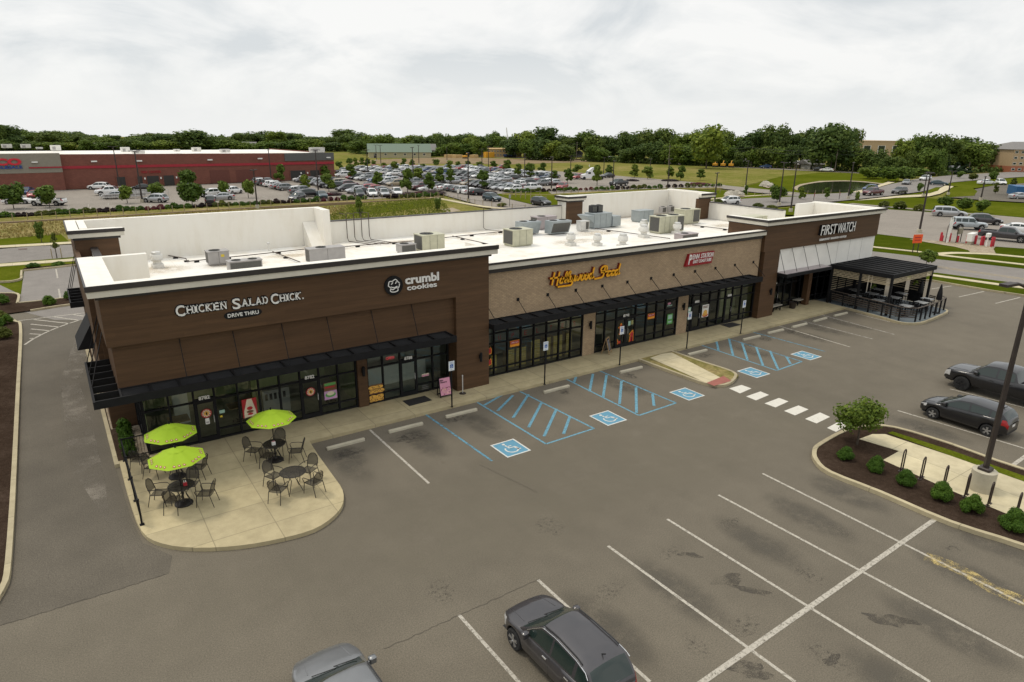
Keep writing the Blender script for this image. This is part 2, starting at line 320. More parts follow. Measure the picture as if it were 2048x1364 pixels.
# ------------------------------------------------------------------ builders
class MB:
 """collects faces with a material slot each; build() links them as one mesh object"""
 def __init__(s, T=None): s.v = []; s.f = []; s.m = []; s.T = T or Matrix.Identity(4)
 def add(s, vs, fs, m=0):
  o = len(s.v); T = s.T
  s.v += [tuple(T @ Vector(v)) for v in vs]
  s.f += [tuple(i + o for i in f) for f in fs]; s.m += [m] * len(fs); return s
 def box(s, x0, x1, y0, y1, z0, z1, m=0):
  v = [(x, y, z) for z in (z0, z1) for y in (y0, y1) for x in (x0, x1)]
  return s.add(v, [(0, 2, 3, 1), (4, 5, 7, 6), (0, 1, 5, 4), (2, 6, 7, 3), (0, 4, 6, 2), (1, 3, 7, 5)], m)
 def bbox(s, x0, x1, y0, y1, z0, z1, b=0.03, m=0):
  """box with bevelled vertical and top edges"""
  p = [(x0 + b, y0), (x1 - b, y0), (x1, y0 + b), (x1, y1 - b), (x1 - b, y1), (x0 + b, y1), (x0, y1 - b), (x0, y0 + b)]
  q = [(x0 + 2 * b, y0 + b), (x1 - 2 * b, y0 + b), (x1 - b, y0 + 2 * b), (x1 - b, y1 - 2 * b), (x1 - 2 * b, y1 - b), (x0 + 2 * b, y1 - b), (x0 + b, y1 - 2 * b), (x0 + b, y0 + 2 * b)]
  v = [(a, c, z0) for a, c in p] + [(a, c, z1 - b) for a, c in p] + [(a, c, z1) for a, c in q]
  f = [tuple(reversed(range(8))), tuple(range(16, 24))]
  for r in (0, 8):
   for i in range(8): j = (i + 1) % 8; f.append((r + i, r + j, r + 8 + j, r + 8 + i))
  return s.add(v, f, m)
 def prism(s, poly, z0, z1, m=0, bottom=True):
  n = len(poly)
  a = sum(poly[i][0] * poly[(i + 1) % n][1] - poly[(i + 1) % n][0] * poly[i][1] for i in range(n))
  if a < 0: poly = poly[::-1]
  v = [(p[0], p[1], z0) for p in poly] + [(p[0], p[1], z1) for p in poly]
  f = [tuple(range(n, 2 * n))] + ([tuple(reversed(range(n)))] if bottom else [])
  f += [(i, (i + 1) % n, n + (i + 1) % n, n + i) for i in range(n)]
  return s.add(v, f, m)
 def sheet(s, poly, z, m=0):
  n = len(poly)
  a = sum(poly[i][0] * poly[(i + 1) % n][1] - poly[(i + 1) % n][0] * poly[i][1] for i in range(n))
  if a < 0: poly = poly[::-1]
  return s.add([(p[0], p[1], z) for p in poly], [tuple(range(n))], m)
 def tube(s, pts, r, n=8, m=0, cap=True, r2=None):
  pts = [Vector(p) for p in pts]; k = len(pts); vs = []; fs = []
  ref = None
  for i, p in enumerate(pts):
   d = (pts[min(i + 1, k - 1)] - pts[max(i - 1, 0)]).normalized()
   if ref is None or abs(ref.dot(d)) > 0.98: ref = Vector((0, 0, 1)) if abs(d.z) < 0.9 else Vector((1, 0, 0))
   a = d.cross(ref).normalized(); b = d.cross(a).normalized(); ref = -b.cross(d).cross(d) if False else ref
   rr = r if r2 is None else r + (r2 - r) * i / max(1, k - 1)
   for j in range(n):
    t = 2 * PI * j / n; vs.append(tuple(p + a * (rr * math.cos(t)) + b * (rr * math.sin(t))))
  for i in range(k - 1):
   for j in range(n):
    q = (j + 1) % n; fs.append((i * n + j, i * n + q, (i + 1) * n + q, (i + 1) * n + j))
  if cap: fs += [tuple(reversed(range(n))), tuple(range((k - 1) * n, k * n))]
  return s.add(vs, fs, m)
 def bar(s, p, q, w, h, m=0):
  """rectangular bar from p to q"""
  p = Vector(p); q = Vector(q); d = (q - p).normalized()
  ref = Vector((0, 0, 1)) if abs(d.z) < 0.95 else Vector((0, 1, 0))
  a = d.cross(ref).normalized() * (w / 2); b = a.cross(d).normalized() * (h / 2)
  v = [tuple(o + sa * a + sb * b) for o in (p, q) for sb in (-1, 1) for sa in (-1, 1)]
  return s.add(v, [(0, 2, 3, 1), (4, 5, 7, 6), (0, 1, 5, 4), (2, 6, 7, 3), (0, 4, 6, 2), (1, 3, 7, 5)], m)
 def lathe(s, prof, n=16, m=0, axis='Z', c=(0, 0, 0)):
  vs = []; fs = []; k = len(prof)
  for r, z in prof:
   for j in range(n):
    t = 2 * PI * j / n; a, b = r * math.cos(t), r * math.sin(t)
    p = (a, b, z) if axis == 'Z' else ((z, a, b) if axis == 'X' else (b, z, a))
    vs.append((p[0] + c[0], p[1] + c[1], p[2] + c[2]))
  for i in range(k - 1):
   for j in range(n):
    q = (j + 1) % n; fs.append((i * n + j, i * n + q, (i + 1) * n + q, (i + 1) * n + j))
  fs += [tuple(reversed(range(n))), tuple(range((k - 1) * n, k * n))]
  return s.add(vs, fs, m)
 def build(s, name, mats, parent=None, smooth=None):
  me = bpy.data.meshes.new(name); me.from_pydata(s.v, [], s.f)
  if not isinstance(mats, (list, tuple)): mats = [mats]
  for k in mats: me.materials.append(M[k] if isinstance(k, str) else k)
  if len(mats) > 1: me.polygons.foreach_set('material_index', s.m)
  if smooth is not None:
   me.polygons.foreach_set('use_smooth', [True] * len(me.polygons)); me.set_sharp_from_angle(angle=R(smooth))
  me.update()
  o = bpy.data.objects.new(name, me); C.objects.link(o)
  if parent is not None: o.parent = parent
  return o
def tag(o, label, cat, group=None):
 o['label'] = label; o['category'] = cat
 if group: o['group'] = group
 return o
def thing(name, label, cat, loc=(0, 0, 0), rz=0.0, group=None):
 o = bpy.data.objects.new(name, None); C.objects.link(o); o.empty_display_size = 0.3
 o.location = loc; o.rotation_euler = (0, 0, rz); return tag(o, label, cat, group)
KIDS = {}
def copy_tree(o, parent=None):
 c = o.copy(); C.objects.link(c)
 if parent is not None: c.parent = parent
 kids = KIDS.get(o.name)
 if kids is None: kids = KIDS[o.name] = list(o.children)
 for k in kids: copy_tree(k, c)
 return c
def struct(o, kind='structure'):
 o['kind'] = kind; return o
def px_poly(pts, z=0.0): return [tuple(at(p[0], p[1], z)[:2]) for p in pts]
def smooth_path(pts, n=6, closed=False):
 """Catmull-Rom through the points"""
 P = [Vector((p[0], p[1], 0)) for p in pts]; out = []; k = len(P)
 rngi = range(k if closed else k - 1)
 for i in rngi:
  p0 = P[(i - 1) % k] if closed or i > 0 else P[0]; p1 = P[i]; p2 = P[(i + 1) % k]
  p3 = P[(i + 2) % k] if closed or i + 2 < k else P[-1]
  for j in range(n):
   t = j / n
   out.append(0.5 * ((2 * p1) + (p2 - p0) * t + (2 * p0 - 5 * p1 + 4 * p2 - p3) * t * t + (3 * p1 - p0 - 3 * p2 + p3) * t ** 3))
 if not closed: out.append(P[-1])
 return [(p.x, p.y) for p in out]
def strip(path, w, z0, z1, closed=False, off=0.0):
 """flat-topped strip of width w swept along a ground path (kerbs, pavements, lines)"""
 b = MB(); P = [Vector((p[0], p[1])) for p in path]; k = len(P); L = []; Rr = []
 for i in range(k):
  if closed: d = (P[(i + 1) % k] - P[i - 1])
  else: d = P[min(i + 1, k - 1)] - P[max(i - 1, 0)]
  d = d.normalized(); nrm = Vector((-d.y, d.x))
  L.append(P[i] + nrm * (w / 2 + off)); Rr.append(P[i] - nrm * (w / 2 - off))
 top = [(p.x, p.y, z1) for p in L] + [(p.x, p.y, z1) for p in Rr]
 bot = [(p.x, p.y, z0) for p in L] + [(p.x, p.y, z0) for p in Rr]
 f = []; n2 = 2 * k
 for i in range(k if closed else k - 1):
  j = (i + 1) % k
  f.append((i, k + i, k + j, j))
  if z1 - z0 > 0.01: f += [(i, j, n2 + j, n2 + i), (k + j, k + i, n2 + k + i, n2 + k + j)]
 if not closed and z1 - z0 > 0.01: f += [(k, 0, n2, n2 + k), (k - 1, 2 * k - 1, n2 + 2 * k - 1, n2 + k - 1)]
 b.add(top + (bot if z1 - z0 > 0.01 else []), f); return b
def kerb(path, closed=False, w=0.16, h=0.145, name='kerb', mat='kerb'):
 return struct(strip(path, w, -0.02, h, closed).build(name, mat))
def line(p, q, w=0.1, z=0.004, mat='line_white', name='parking_line'):
 return struct(strip([p, q], w, z, z).build(name, mat))
def np_mesh(name, v, f, mat, smooth=False):
 me = bpy.data.meshes.new(name); nf, k = f.shape
 me.vertices.add(len(v)); me.vertices.foreach_set('co', v.astype(np.float32).ravel())
 me.loops.add(nf * k); me.loops.foreach_set('vertex_index', f.astype(np.int32).ravel())
 me.polygons.add(nf); me.polygons.foreach_set('loop_start', np.arange(0, nf * k, k, dtype=np.int32))
 me.materials.append(mat); me.update(calc_edges=True); return me
def text_mb(txt, size, depth, bold=0.0, shear=0.0, spacing=1.0, width=None, wscale=None):
 """letters as solid geometry in the XZ plane facing -Y, baseline at z = 0, left edge x = 0"""
 cu = bpy.data.curves.new('letters', 'FONT'); cu.body = txt; cu.size = size; cu.extrude = depth / 2; cu.offset = bold; cu.shear = shear
 cu.space_character = spacing; cu.resolution_u = 3
 o = bpy.data.objects.new('letters', cu); C.objects.link(o)
 dg = bpy.context.evaluated_depsgraph_get(); ev = o.evaluated_get(dg); me = ev.to_mesh()
 v = [tuple(p.co) for p in me.vertices]; f = [tuple(p.vertices) for p in me.polygons]
 ev.to_mesh_clear(); bpy.data.objects.remove(o); bpy.data.curves.remove(cu)
 x0 = min(p[0] for p in v); x1 = max(p[0] for p in v)
 k = (width / (x1 - x0)) if width else 1.0
 b = MB(); b.add([((p[0] - x0) * k, -p[2], p[1]) for p in v], f); b.w = (x1 - x0) * k; return b
def put(b, x, y, z, T=None):
 """moves the finished vertices of a builder"""
 b.v = [(p[0] + x, p[1] + y, p[2] + z) for p in b.v]; return b
def merge(a, b, m=0):
 o = len(a.v); a.v += b.v; a.f += [tuple(i + o for i in f) for f in b.f]; a.m += [m] * len(b.f); return a
def strokes(polys, w, depth, sx=1, sz=1, shear=0.0, n=6):
 """hand-drawn lettering: each polyline becomes a round-jointed raised stroke facing -Y"""
 b = MB()
 for ply in polys:
  pts = smooth_path([(x * sx + shear * z * sz, z * sz) for x, z in ply], 4) if len(ply) > 2 else [(x * sx + shear * z * sz, z * sz) for x, z in ply]
  L = []
  k = len(pts); P = [Vector(p) for p in pts]; A = []; B = []
  for i in range(k):
   d = (P[min(i + 1, k - 1)] - P[max(i - 1, 0)])
   d = d.normalized() if d.length > 1e-6 else Vector((1, 0)); nn = Vector((-d.y, d.x)) * (w / 2)
   e_ = d * (w / 2) * (-1 if i == 0 else (1 if i == k - 1 else 0))
   A.append(P[i] + nn + e_); B.append(P[i] - nn + e_)
  v = [(p.x, -depth, p.y) for p in A] + [(p.x, -depth, p.y) for p in B] + [(p.x, 0, p.y) for p in A] + [(p.x, 0, p.y) for p in B]
  f = []
  for i in range(k - 1):
   f += [(i, i + 1, k + i + 1, k + i), (2 * k + i, 2 * k + i + 1, i + 1, i), (k + i, k + i + 1, 3 * k + i + 1, 3 * k + i)]
  f += [(0, k, 3 * k, 2 * k), (k - 1, 3 * k - 1, 4 * k - 1, 2 * k - 1)]
  b.add(v, f)
 return b
# ------------------------------------------------------------------ ground, roads, pavements
def pave(name, pts, mat, z, px=True, smooth=0):
 P = px_poly(pts) if px else pts
 if smooth: P = smooth_path(P, smooth, True)
 return struct(MB().sheet(P, z).build(name, mat))
struct(MB().sheet([(1050 * math.cos(a), 1050 * math.sin(a)) for a in np.linspace(0, 2 * PI, 97)[:-1]], -0.30).build('ground', 'meadow'))
# front car park and the drive lane round the left end
struct(MB().sheet([(-30, -25), (82, -25), (82, 30), (66, 44), (57, 60), (8, 60), (0, 64), (-30, 64)], 0).build('parking_lot', 'asphalt'))
pave('drive_lane', [(12, 1180), (44, 650), (45, 640), (150, 616), (176, 640), (215, 880), (262, 1035), (285, 1085), (345, 1112), (338, 1147), (170, 1200), (0, 1252), (-80, 1276)], 'lane', 0.004)
pave('worn_lane_band', [(175, 700), (160, 770), (180, 830), (210, 960), (222, 1060), (190, 1010), (140, 930), (120, 760), (150, 680)], MATS.get('x') or worn('sandy_lane_wear', (0.19, 0.165, 0.13), 0.50, 0.6), 0.008)
# far left: public road, verges, pavements, side car park
pave('public_road', [(-700, 505), (0, 497), (60, 492), (200, 486), (420, 470), (640, 450), (900, 428), (1075, 413), (1180, 408), (1075, 418), (900, 438), (640, 465), (400, 490), (160, 512), (0, 526), (-700, 560)], 'road', -0.05)
pave('verge_grass', [(-700, 560), (0, 526), (160, 512), (400, 490), (640, 466), (640, 500), (300, 545), (0, 600), (-700, 680)], 'grass', -0.04)
struct(strip(px_poly([(-500, 563), (0, 530), (150, 519), (300, 506), (640, 474)]), 1.5, -0.06, 0.0).build('footpath', 'walk_plain'))
struct(strip(px_poly([(-500, 510), (0, 493), (90, 488), (150, 484.5), (300, 474), (640, 446)]), 1.6, -0.06, 0.0).build('footpath', 'walk_plain'))
pave('side_parking_lot', [(42, 590), (48, 543), (160, 530), (330, 515), (330, 640), (110, 640), (0, 612), (-300, 640), (-300, 600), (0, 570)], 'road', 0.008)
pave('dry_bank', [(-600, 480), (0, 447), (125, 440), (420, 420), (690, 412), (690, 447), (300, 474), (125, 486), (0, 493), (-600, 520)], 'straw', -0.055)
pave('green_swale', [(-600, 502), (0, 477), (120, 466), (140, 484), (0, 492), (-600, 515)], 'grass', -0.05)
def zf(x0, y0, s): return lambda *pts: [(x0 + p[0] / s, y0 + p[1] / s) for p in pts]
za = zf(0, 420, 4.87); zb = zf(640, 370, 4.267); zc_ = zf(1380, 330, 3.066); zd = zf(1740, 400, 6.201)
# planting beds along the lane (left)
bed = px_poly([(-20, 1222), (8, 1192), (26, 1080), (40, 780), (43, 655), (30, 643), (0, 641), (-180, 655), (-420, 900), (-420, 1300)])
struct(MB().sheet(bed, 0.10).build('mulch_bed', 'mulch'))
kerb(smooth_path(px_poly([(-60, 1250), (2, 1190), (22, 1080), (37, 780), (42, 660), (32, 646), (0, 641), (-180, 650)]), 5))
bed = px_poly(za((-300, 830), (0, 822), (150, 822), (190, 850), (185, 915), (330, 905), (640, 868), (830, 850), (840, 915), (560, 945), (330, 985), (0, 1030), (-300, 1080)))
struct(MB().sheet(bed, 0.09).build('mulch_bed', 'mulch'))
kerb(smooth_path(px_poly(za((-300, 830), (0, 822), (150, 824), (186, 850), (170, 920))), 4))
kerb(px_poly(za((170, 918), (330, 903), (640, 868), (830, 848))))
kerb(px_poly(za((300, 990), (560, 948), (840, 912))))
kerb(smooth_path(px_poly(za((-200, 712), (0, 708), (120, 700), (200, 680), (212, 655))), 4)); kerb(px_poly(za((208, 660), (212, 600), (420, 578), (770, 540))))
pave('mulch_bed', za((215, 590), (240, 565), (760, 520), (770, 540), (420, 572)), 'mulch', 0.02)
for a, b2 in (((545, 578), (562, 665)), ((572, 770), (590, 872))): line(at(*za(a)[0])[:2], at(*za(b2)[0])[:2], 0.12, 0.02)
Hs = [((180, 1080), (850, 1000)), ((330, 1068), (680, 1108)), ((530, 1042), (770, 1076)), ((700, 1018), (815, 1035)), ((300, 1113), (580, 1142)), ((300, 1160), (490, 1178)), ((290, 1207), (405, 1214)), ((290, 1252), (335, 1252))]
for a, b2 in Hs: line(at(*za(a)[0])[:2], at(*za(b2)[0])[:2], 0.13, 0.014)
struct(strip(smooth_path(px_poly(za((240, 1315), (330, 1255), (480, 1180), (620, 1125), (770, 1075)))), 0.13, 0.014, 0.014).build('parking_line', 'line_white'))
# front pavement and patio slab
patio = smooth_path([(0.58, 27.6), (0.60, 24.6), (0.72, 22.2), (1.15, 21.1), (2.0, 20.25), (3.2, 19.6), (4.4, 19.28), (5.4, 19.22), (6.2, 19.6), (6.75, 20.2), (7.08, 21.1), (7.16, 22.3), (7.25, 24.2)], 3)
slab = [(0.58, 28.0)] + patio + [(7.36, 25.66), (48.4, 25.85), (48.4, 31), (0.58, 31)]
struct(MB().prism(slab, -0.05, 0.145, 0, False).build('sidewalk', 'walk'))
kerb([(0.40, 46), (0.46, 36), (0.50, 27.75)], False, 0.17, 0.15)
struct(MB().sheet([(0.56, 28.0), (1.55, 28.0), (1.55, 47), (0.48, 47)], 0.16).build('mulch_bed', 'mulch'))
struct(MB().sheet([(1.20, 27.95), (1.66, 27.95), (1.66, 31.3), (1.20, 31.3)], 0.168).build('gravel_strip', 'gravel'))
struct(MB().sheet([(0.58, 31.4), (0.95, 31.4), (0.95, 46), (0.58, 46)], 0.168).build('gravel_strip', 'gravel'))
# paint in the front bays
def P2(x, y): v = at(x, y); return (v.x, v.y)
line((10.02, 25.6), (10.02, 20.0), 0.1)
for a, b2, m in (((850, 828), (984, 922), 'line_bluef'), ((955, 805), (1092, 888), 'line_blue'), ((1132, 758), (1278, 831), 'line_blue'), ((1200, 742), (1352, 806), 'line_bluef'),
  ((1402, 690), (1553, 741), 'line_blue'), ((1455, 677), (1604, 723), 'line_bluef'), ((1505, 664), (1650, 703), 'line_bluef'),
  ((1092, 888), (1188, 857), 'line_blue'), ((1278, 831), (1352, 806), 'line_blue'), ((1553, 741), (1604, 723), 'line_blue'), ((1040, 783), (1188, 857), 'line_blue')):
 line(P2(*a), P2(*b2), 0.10, 0.005, m)
for q in (((1006, 789), (968, 811)), ((1026, 791), (995, 822)), ((1057, 789), (1026, 836)), ((1083, 806), (1057, 855)), ((1113, 818), (1088, 873)), ((1140, 833), (1127, 868)),
   ((1152, 754), (1148, 765)), ((1186, 748), (1179, 783)), ((1213, 750), (1206, 795)), ((1243, 762), (1239, 808)), ((1272, 775), (1273, 826)), ((1305, 788), (1308, 812)),
   ((1433, 683), (1437, 701)), ((1458, 678), (1466, 711)), ((1484, 686), (1495, 720)), ((1512, 694), (1526, 731)), ((1540, 702), (1556, 738)), ((1573, 714), (1581, 728))):
 line(P2(*q[0]), P2(*q[1]), 0.135, 0.009, 'line_blue')
for a, b2, m in (((1555, 651), (1700, 694), 'line_white'), ((1597, 640), (1745, 678), 'line_fade'), ((1640, 629), (1789, 669), 'line_fade'), ((1712, 627), (1780, 644), 'line_white')): line(P2(*a), P2(*b2), 0.10, 0.005, m)
# accessible-parking emblems
def emblem(cx, cy, name='pavement_emblem'):
 b = MB(); b.sheet([(-0.78, -0.86), (0.78, -0.86), (0.78, 0.86), (-0.78, 0.86)], 0.004, 0)
 s = 0.09
 for x0, x1, y0, y1 in ((-0.78, 0.78, -0.86, -0.86 + s), (-0.78, 0.78, 0.86 - s, 0.86), (-0.78, -0.78 + s, -0.77, 0.77), (0.78 - s, 0.78, -0.77, 0.77)): b.sheet([(x0, y0), (x1, y0), (x1, y1), (x0, y1)], 0.008, 1)
 def st(p, w=0.11):
  q = strip(p, w, 0.008, 0.008); merge(b, q, 1)
 st([(-0.02 + 0.36 * math.cos(t), -0.16 + 0.36 * math.sin(t)) for t in np.linspace(R(135), R(395), 18)], 0.085)
 st([(-0.10, 0.40), (-0.06, 0.02), (0.22, 0.02), (0.34, -0.36), (0.47, -0.32)], 0.10); st([(-0.09, 0.22), (0.2, 0.22)], 0.075)
 b.sheet([(-0.11 + 0.095 * math.cos(t), 0.55 + 0.095 * math.sin(t)) for t in np.linspace(0, 2 * PI, 14)[:-1]], 0.008, 1)
 o = struct(b.build(name, ['blue_sign', 'emblem_white'])); o.location = (cx, cy, 0); o.scale = (0.76, 0.76, 1); return o
for px, py in ((1021, 896), (1216, 836), (1374, 788), (1507, 745), (1612, 711)):
 v = at(px, py); emblem(v.x, v.y)
for q in (((1458, 777), (1480, 787), (1503, 777), (1483, 770)), ((1492, 793), (1512, 801), (1538, 790), (1521, 783)), ((1529, 807), (1551, 815), (1577, 803), (1558, 796)), ((1568, 822), (1590, 831), (1617, 819), (1597, 811)), ((1610, 838), (1633, 847), (1660, 834), (1640, 825)), ((1654, 856), (1672, 864), (1696, 850), (1684, 840))):
 struct(MB().sheet(px_poly(q), 0.006).build('crosswalk_bar', 'zebra'))
# stall lines, lower right
for q, m in ((((918, 1230), (1078, 1410)), 'line_white'), (((1076, 1160), (1300, 1364)), 'line_white'), (((1216, 1092), (1590, 1364)), 'line_white'), (((1334, 1038), (1860, 1364)), 'line_white'), (((1437, 990), (2048, 1316)), 'line_white'), (((1525, 947), (2048, 1208)), 'line_white'),
   (((1795, 821), (2120, 918)), 'line_white'), (((1900, 778), (2140, 838)), 'line_white')): line(P2(*q[0]), P2(*q[1]), 0.10, 0.005, m)
line(P2(1380, 1382), P2(1881, 1031), 0.155, 0.009); line(P2(2012, 940), P2(2060, 906), 0.155, 0.009)
for a, b2 in (((1863, 578), (1903, 572)), ((1918, 594), (1968, 583)), ((1991, 607), (2040, 595))): line(P2(*a), P2(*b2), 0.12, 0.01)
# narrow entrance island with pavement
isl = smooth_path(px_poly([(1290, 718), (1283, 723), (1390, 763), (1425, 773), (1452, 772), (1470, 760), (1465, 748), (1350, 707), (1342, 709)]), 3, True)
struct(MB().prism(isl, -0.02, 0.13, 0, False).build('planting_island', 'straw'))
kerb(smooth_path(px_poly([(1278, 722), (1383, 761), (1422, 772.5), (1450, 773), (1469, 760), (1463, 747), (1400, 726), (1340, 705)]), 5), False, 0.15, 0.15)
struct(MB().sheet(px_poly([(1300, 716), (1413, 766), (1445, 757), (1344, 705), (1322, 708)], 0.15), 0.152).build('footpath', 'walk_plain'))
struct(MB().sheet(px_poly([(1413, 766), (1428, 772), (1463, 762), (1447, 752)], 0.15), 0.158).build('tactile_pad', plain('red_tactile_concrete', (0.30, 0.105, 0.08), 0.85)))
# island with bike racks (right)
out = [(1640, 893), (1628, 907), (1632, 926), (1660, 950), (1760, 990), (1900, 1050), (2048, 1098), (2200, 1160), (2300, 1150), (2300, 1010), (2048, 945), (1900, 893), (1790, 860), (1735, 857), (1690, 866)]
isl = smooth_path(px_poly(out), 3, True)
struct(MB().prism(isl, -0.02, 0.12, 0, False).build('planting_island', 'mulch'))
kerb(isl, True, 0.17, 0.155)
struct(MB().sheet(px_poly([(1766, 920), (1798, 902), (1718, 878), (1745, 868), (1770, 868), (1900, 911), (2048, 963), (2300, 1045), (2300, 1110), (2048, 1042), (1900, 980)], 0.13), 0.130).build('footpath', 'walk_plain'))
struct(MB().sheet(px_poly([(1775, 866), (1785, 863), (1900, 900), (2048, 952), (2300, 1030), (2300, 1045), (2048, 963), (1900, 911)], 0.13), 0.138).build('grass_strip', 'grass'))
# right side: verge, street, filling-station forecourt
pave('verge_grass', [(1800, 557)] + zd((400, 900), (830, 905), (1910, 1045), (2600, 1140), (2600, 1290), (1910, 1192), (1500, 1130), (1000, 1045), (780, 1005), (420, 970)), 'lawn', 0.03)
pave('verge_grass', [(1640, 420), (1760, 411), (2048, 434), (2500, 470), (2500, 560), (2048, 560), (1860, 532), (1700, 508), (1640, 470)], 'lawn', 0.006)
struct(strip(px_poly(zd((300, 880), (790, 940), (1690, 1066), (2600, 1180))), 0.9, 0.02, 0.06).build('footpath', 'walk_plain'))
kerb(px_poly(zd((400, 985), (780, 1010), (1000, 1050), (1500, 1135), (1910, 1196), (2600, 1300))))
pave('street', zd((-400, 590), (50, 640), (500, 690), (830, 735), (1910, 855), (3000, 990), (3000, 1190), (1910, 1045), (830, 905), (400, 850), (-400, 760)), 'road', 0.012)
struct(strip(px_poly(zd((830, 835), (1910, 990), (2600, 1090))), 0.12, 0.016, 0.016).build('centre_line', worn('worn_yellow_line', (0.42, 0.31, 0.11), 0.42)))
struct(strip(px_poly(zd((830, 822), (1910, 976), (2600, 1076))), 0.12, 0.016, 0.016).build('centre_line', MATS.get('x') or bpy.data.materials['worn_yellow_line']))
pave('verge_grass', zd((-300, 540), (60, 575), (500, 620), (800, 695), (1910, 850), (3000, 985), (3000, 640), (1910, 600), (1560, 580), (800, 500), (490, 460), (120, 425), (-300, 380)), 'lawn', 0.02)
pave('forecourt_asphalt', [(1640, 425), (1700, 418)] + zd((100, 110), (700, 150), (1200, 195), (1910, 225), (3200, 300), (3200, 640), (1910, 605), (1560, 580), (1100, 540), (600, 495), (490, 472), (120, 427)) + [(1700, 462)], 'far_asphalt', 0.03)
pave('gravel_bed', zd((490, 492), (1060, 585), (1215, 625), (1240, 650), (1560, 668), (1530, 610), (1560, 582), (1100, 536), (600, 490)), 'gravel', 0.04)
struct(strip(px_poly(zd((-300, 545), (60, 588), (640, 650), (900, 690), (1910, 805), (3000, 930))), 0.85, 0.02, 0.06).build('footpath', 'walk_plain'))
struct(strip(smooth_path(px_poly(zd((800, 680), (900, 668), (1100, 660), (1500, 675), (1910, 712), (2600, 770)))), 1.0, 0.02, 0.055).build('footpath', 'walk_plain'))
pave('forecourt_patch', zd((1660, 325), (1720, 318), (1740, 325), (1680, 331)), 'line_white', 0.04)
pave('forecourt_patch', zd((1830, 290), (1910, 288), (1910, 297), (1840, 298)), 'line_white', 0.04)
# beyond the building: grass, main road, pond, meadow
pave('roadside_grass', [(1480, 425), (1690, 402), (1820, 394), (2048, 406), (2300, 420), (2300, 470), (2048, 437), (1900, 424), (1760, 413), (1600, 430)], 'grass', -0.03)
struct(strip(px_poly([(1700, 407), (1760, 412.5), (1900, 424), (2048, 437), (2300, 460)]), 2.0, -0.03, 0.02).build('footpath', 'far_asphalt'))
pave('main_road', [(1000, 440), (1180, 424), (1380, 403), (1440, 399), (1500, 393), (1560, 388), (1620, 388), (1690, 385), (1740, 380), (1780, 368), (1830, 358), (1900, 350), (2048, 342), (2300, 330), (2300, 345), (2048, 353), (1960, 359), (1905, 364), (1880, 374), (1840, 383), (1760, 393), (1680, 401), (1590, 409), (1480, 418), (1380, 430), (1180, 450), (1000, 470)], 'road', -0.06)
pave('verge_grass', zb((1490, 75), (1940, 50), (2000, 90), (2600, 40), (3200, 20), (3200, 65), (2500, 130), (1960, 170), (1800, 160), (1620, 118)) , 'grass', -0.04)
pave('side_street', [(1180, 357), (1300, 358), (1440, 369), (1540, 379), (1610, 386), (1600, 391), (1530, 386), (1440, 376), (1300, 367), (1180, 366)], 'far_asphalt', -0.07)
pave('verge_grass', [(1400, 379), (1450, 380), (1530, 388), (1600, 392), (1500, 396), (1380, 404), (1330, 400)], 'grass', -0.05)
struct(strip(px_poly([(1380, 402), (1440, 396), (1500, 391.5), (1590, 386.5)]), 0.9, -0.06, 0.0).build('footpath', 'walk_plain'))
pave('pond_bank', [(1480, 374), (1560, 352), (1640, 344), (1720, 346), (1800, 352), (1795, 366), (1770, 376), (1700, 384), (1600, 386), (1530, 380)], 'grass', -0.20)
pave('footpath', [(1585, 374), (1600, 367), (1640, 360.5), (1690, 359.5), (1730, 361.5), (1770, 366), (1760, 368), (1700, 363), (1640, 364), (1606, 371), (1594, 379)], 'gravel', -0.17)
pond = smooth_path(px_poly([(1596, 378), (1604, 370), (1640, 363.5), (1690, 361.5), (1735, 364), (1768, 369), (1752, 376), (1716, 381), (1660, 384), (1615, 384)]), 4, True)
def water():
 t = MT('pond_water'); t.base((0.030, 0.036, 0.018)); t.set(Roughness=0.06); t.bump(t.noise(t.pos(), 1.2, 3), 0.25, 0.05); return t.m
M['water'] = water()
struct(MB().sheet(pond, -0.12).build('pond_water', 'water'))
pave('footpath', [(1670, 405), (1790, 391.5), (1850, 388), (1872, 380), (1890, 371), (1908, 372), (1895, 380), (1880, 387), (1858, 392), (1790, 395), (1690, 408)], 'walk_plain', -0.04)
pave('verge_grass', [(1890, 388), (1905, 374), (1940, 372), (1955, 382), (1948, 391), (1900, 394)], 'grass', -0.035)
pave('verge_grass', [(1845, 384), (1872, 374), (1882, 374), (1876, 381), (1860, 386), (1800, 391)], 'grass', -0.035)
pave('footpath', [(1705, 383), (1740, 375), (1776, 363), (1790, 364), (1760, 373), (1726, 385)], 'walk_plain', -0.055)
pave('hotel_car_park', [(1950, 378), (1990, 370), (2048, 364), (2300, 350), (2300, 415), (2048, 404), (1960, 399), (1900, 394), (1950, 391)], 'lane', -0.045)
pave('verge_grass', [(1890, 366), (1960, 360), (2048, 354), (2300, 345), (2300, 352), (2048, 366), (1985, 371), (1950, 376), (1905, 372)], 'grass', -0.04)
pave('grass_bank', [(1370, 338), (1500, 343), (1640, 344), (1560, 352), (1480, 372), (1380, 362)], 'meadow', -0.22)
pave('soil_ground', [(700, 320), (900, 313), (1080, 318), (1180, 316), (1190, 322), (1000, 328), (960, 326), (820, 326), (700, 327)], 'dirt', -0.25)
pave('country_lane', [(900, 309), (1200, 318), (1400, 327.5), (1600, 337), (1720, 343), (1720, 345), (1600, 339.5), (1400, 330), (1200, 320), (900, 310.5)], 'far_asphalt', -0.25)
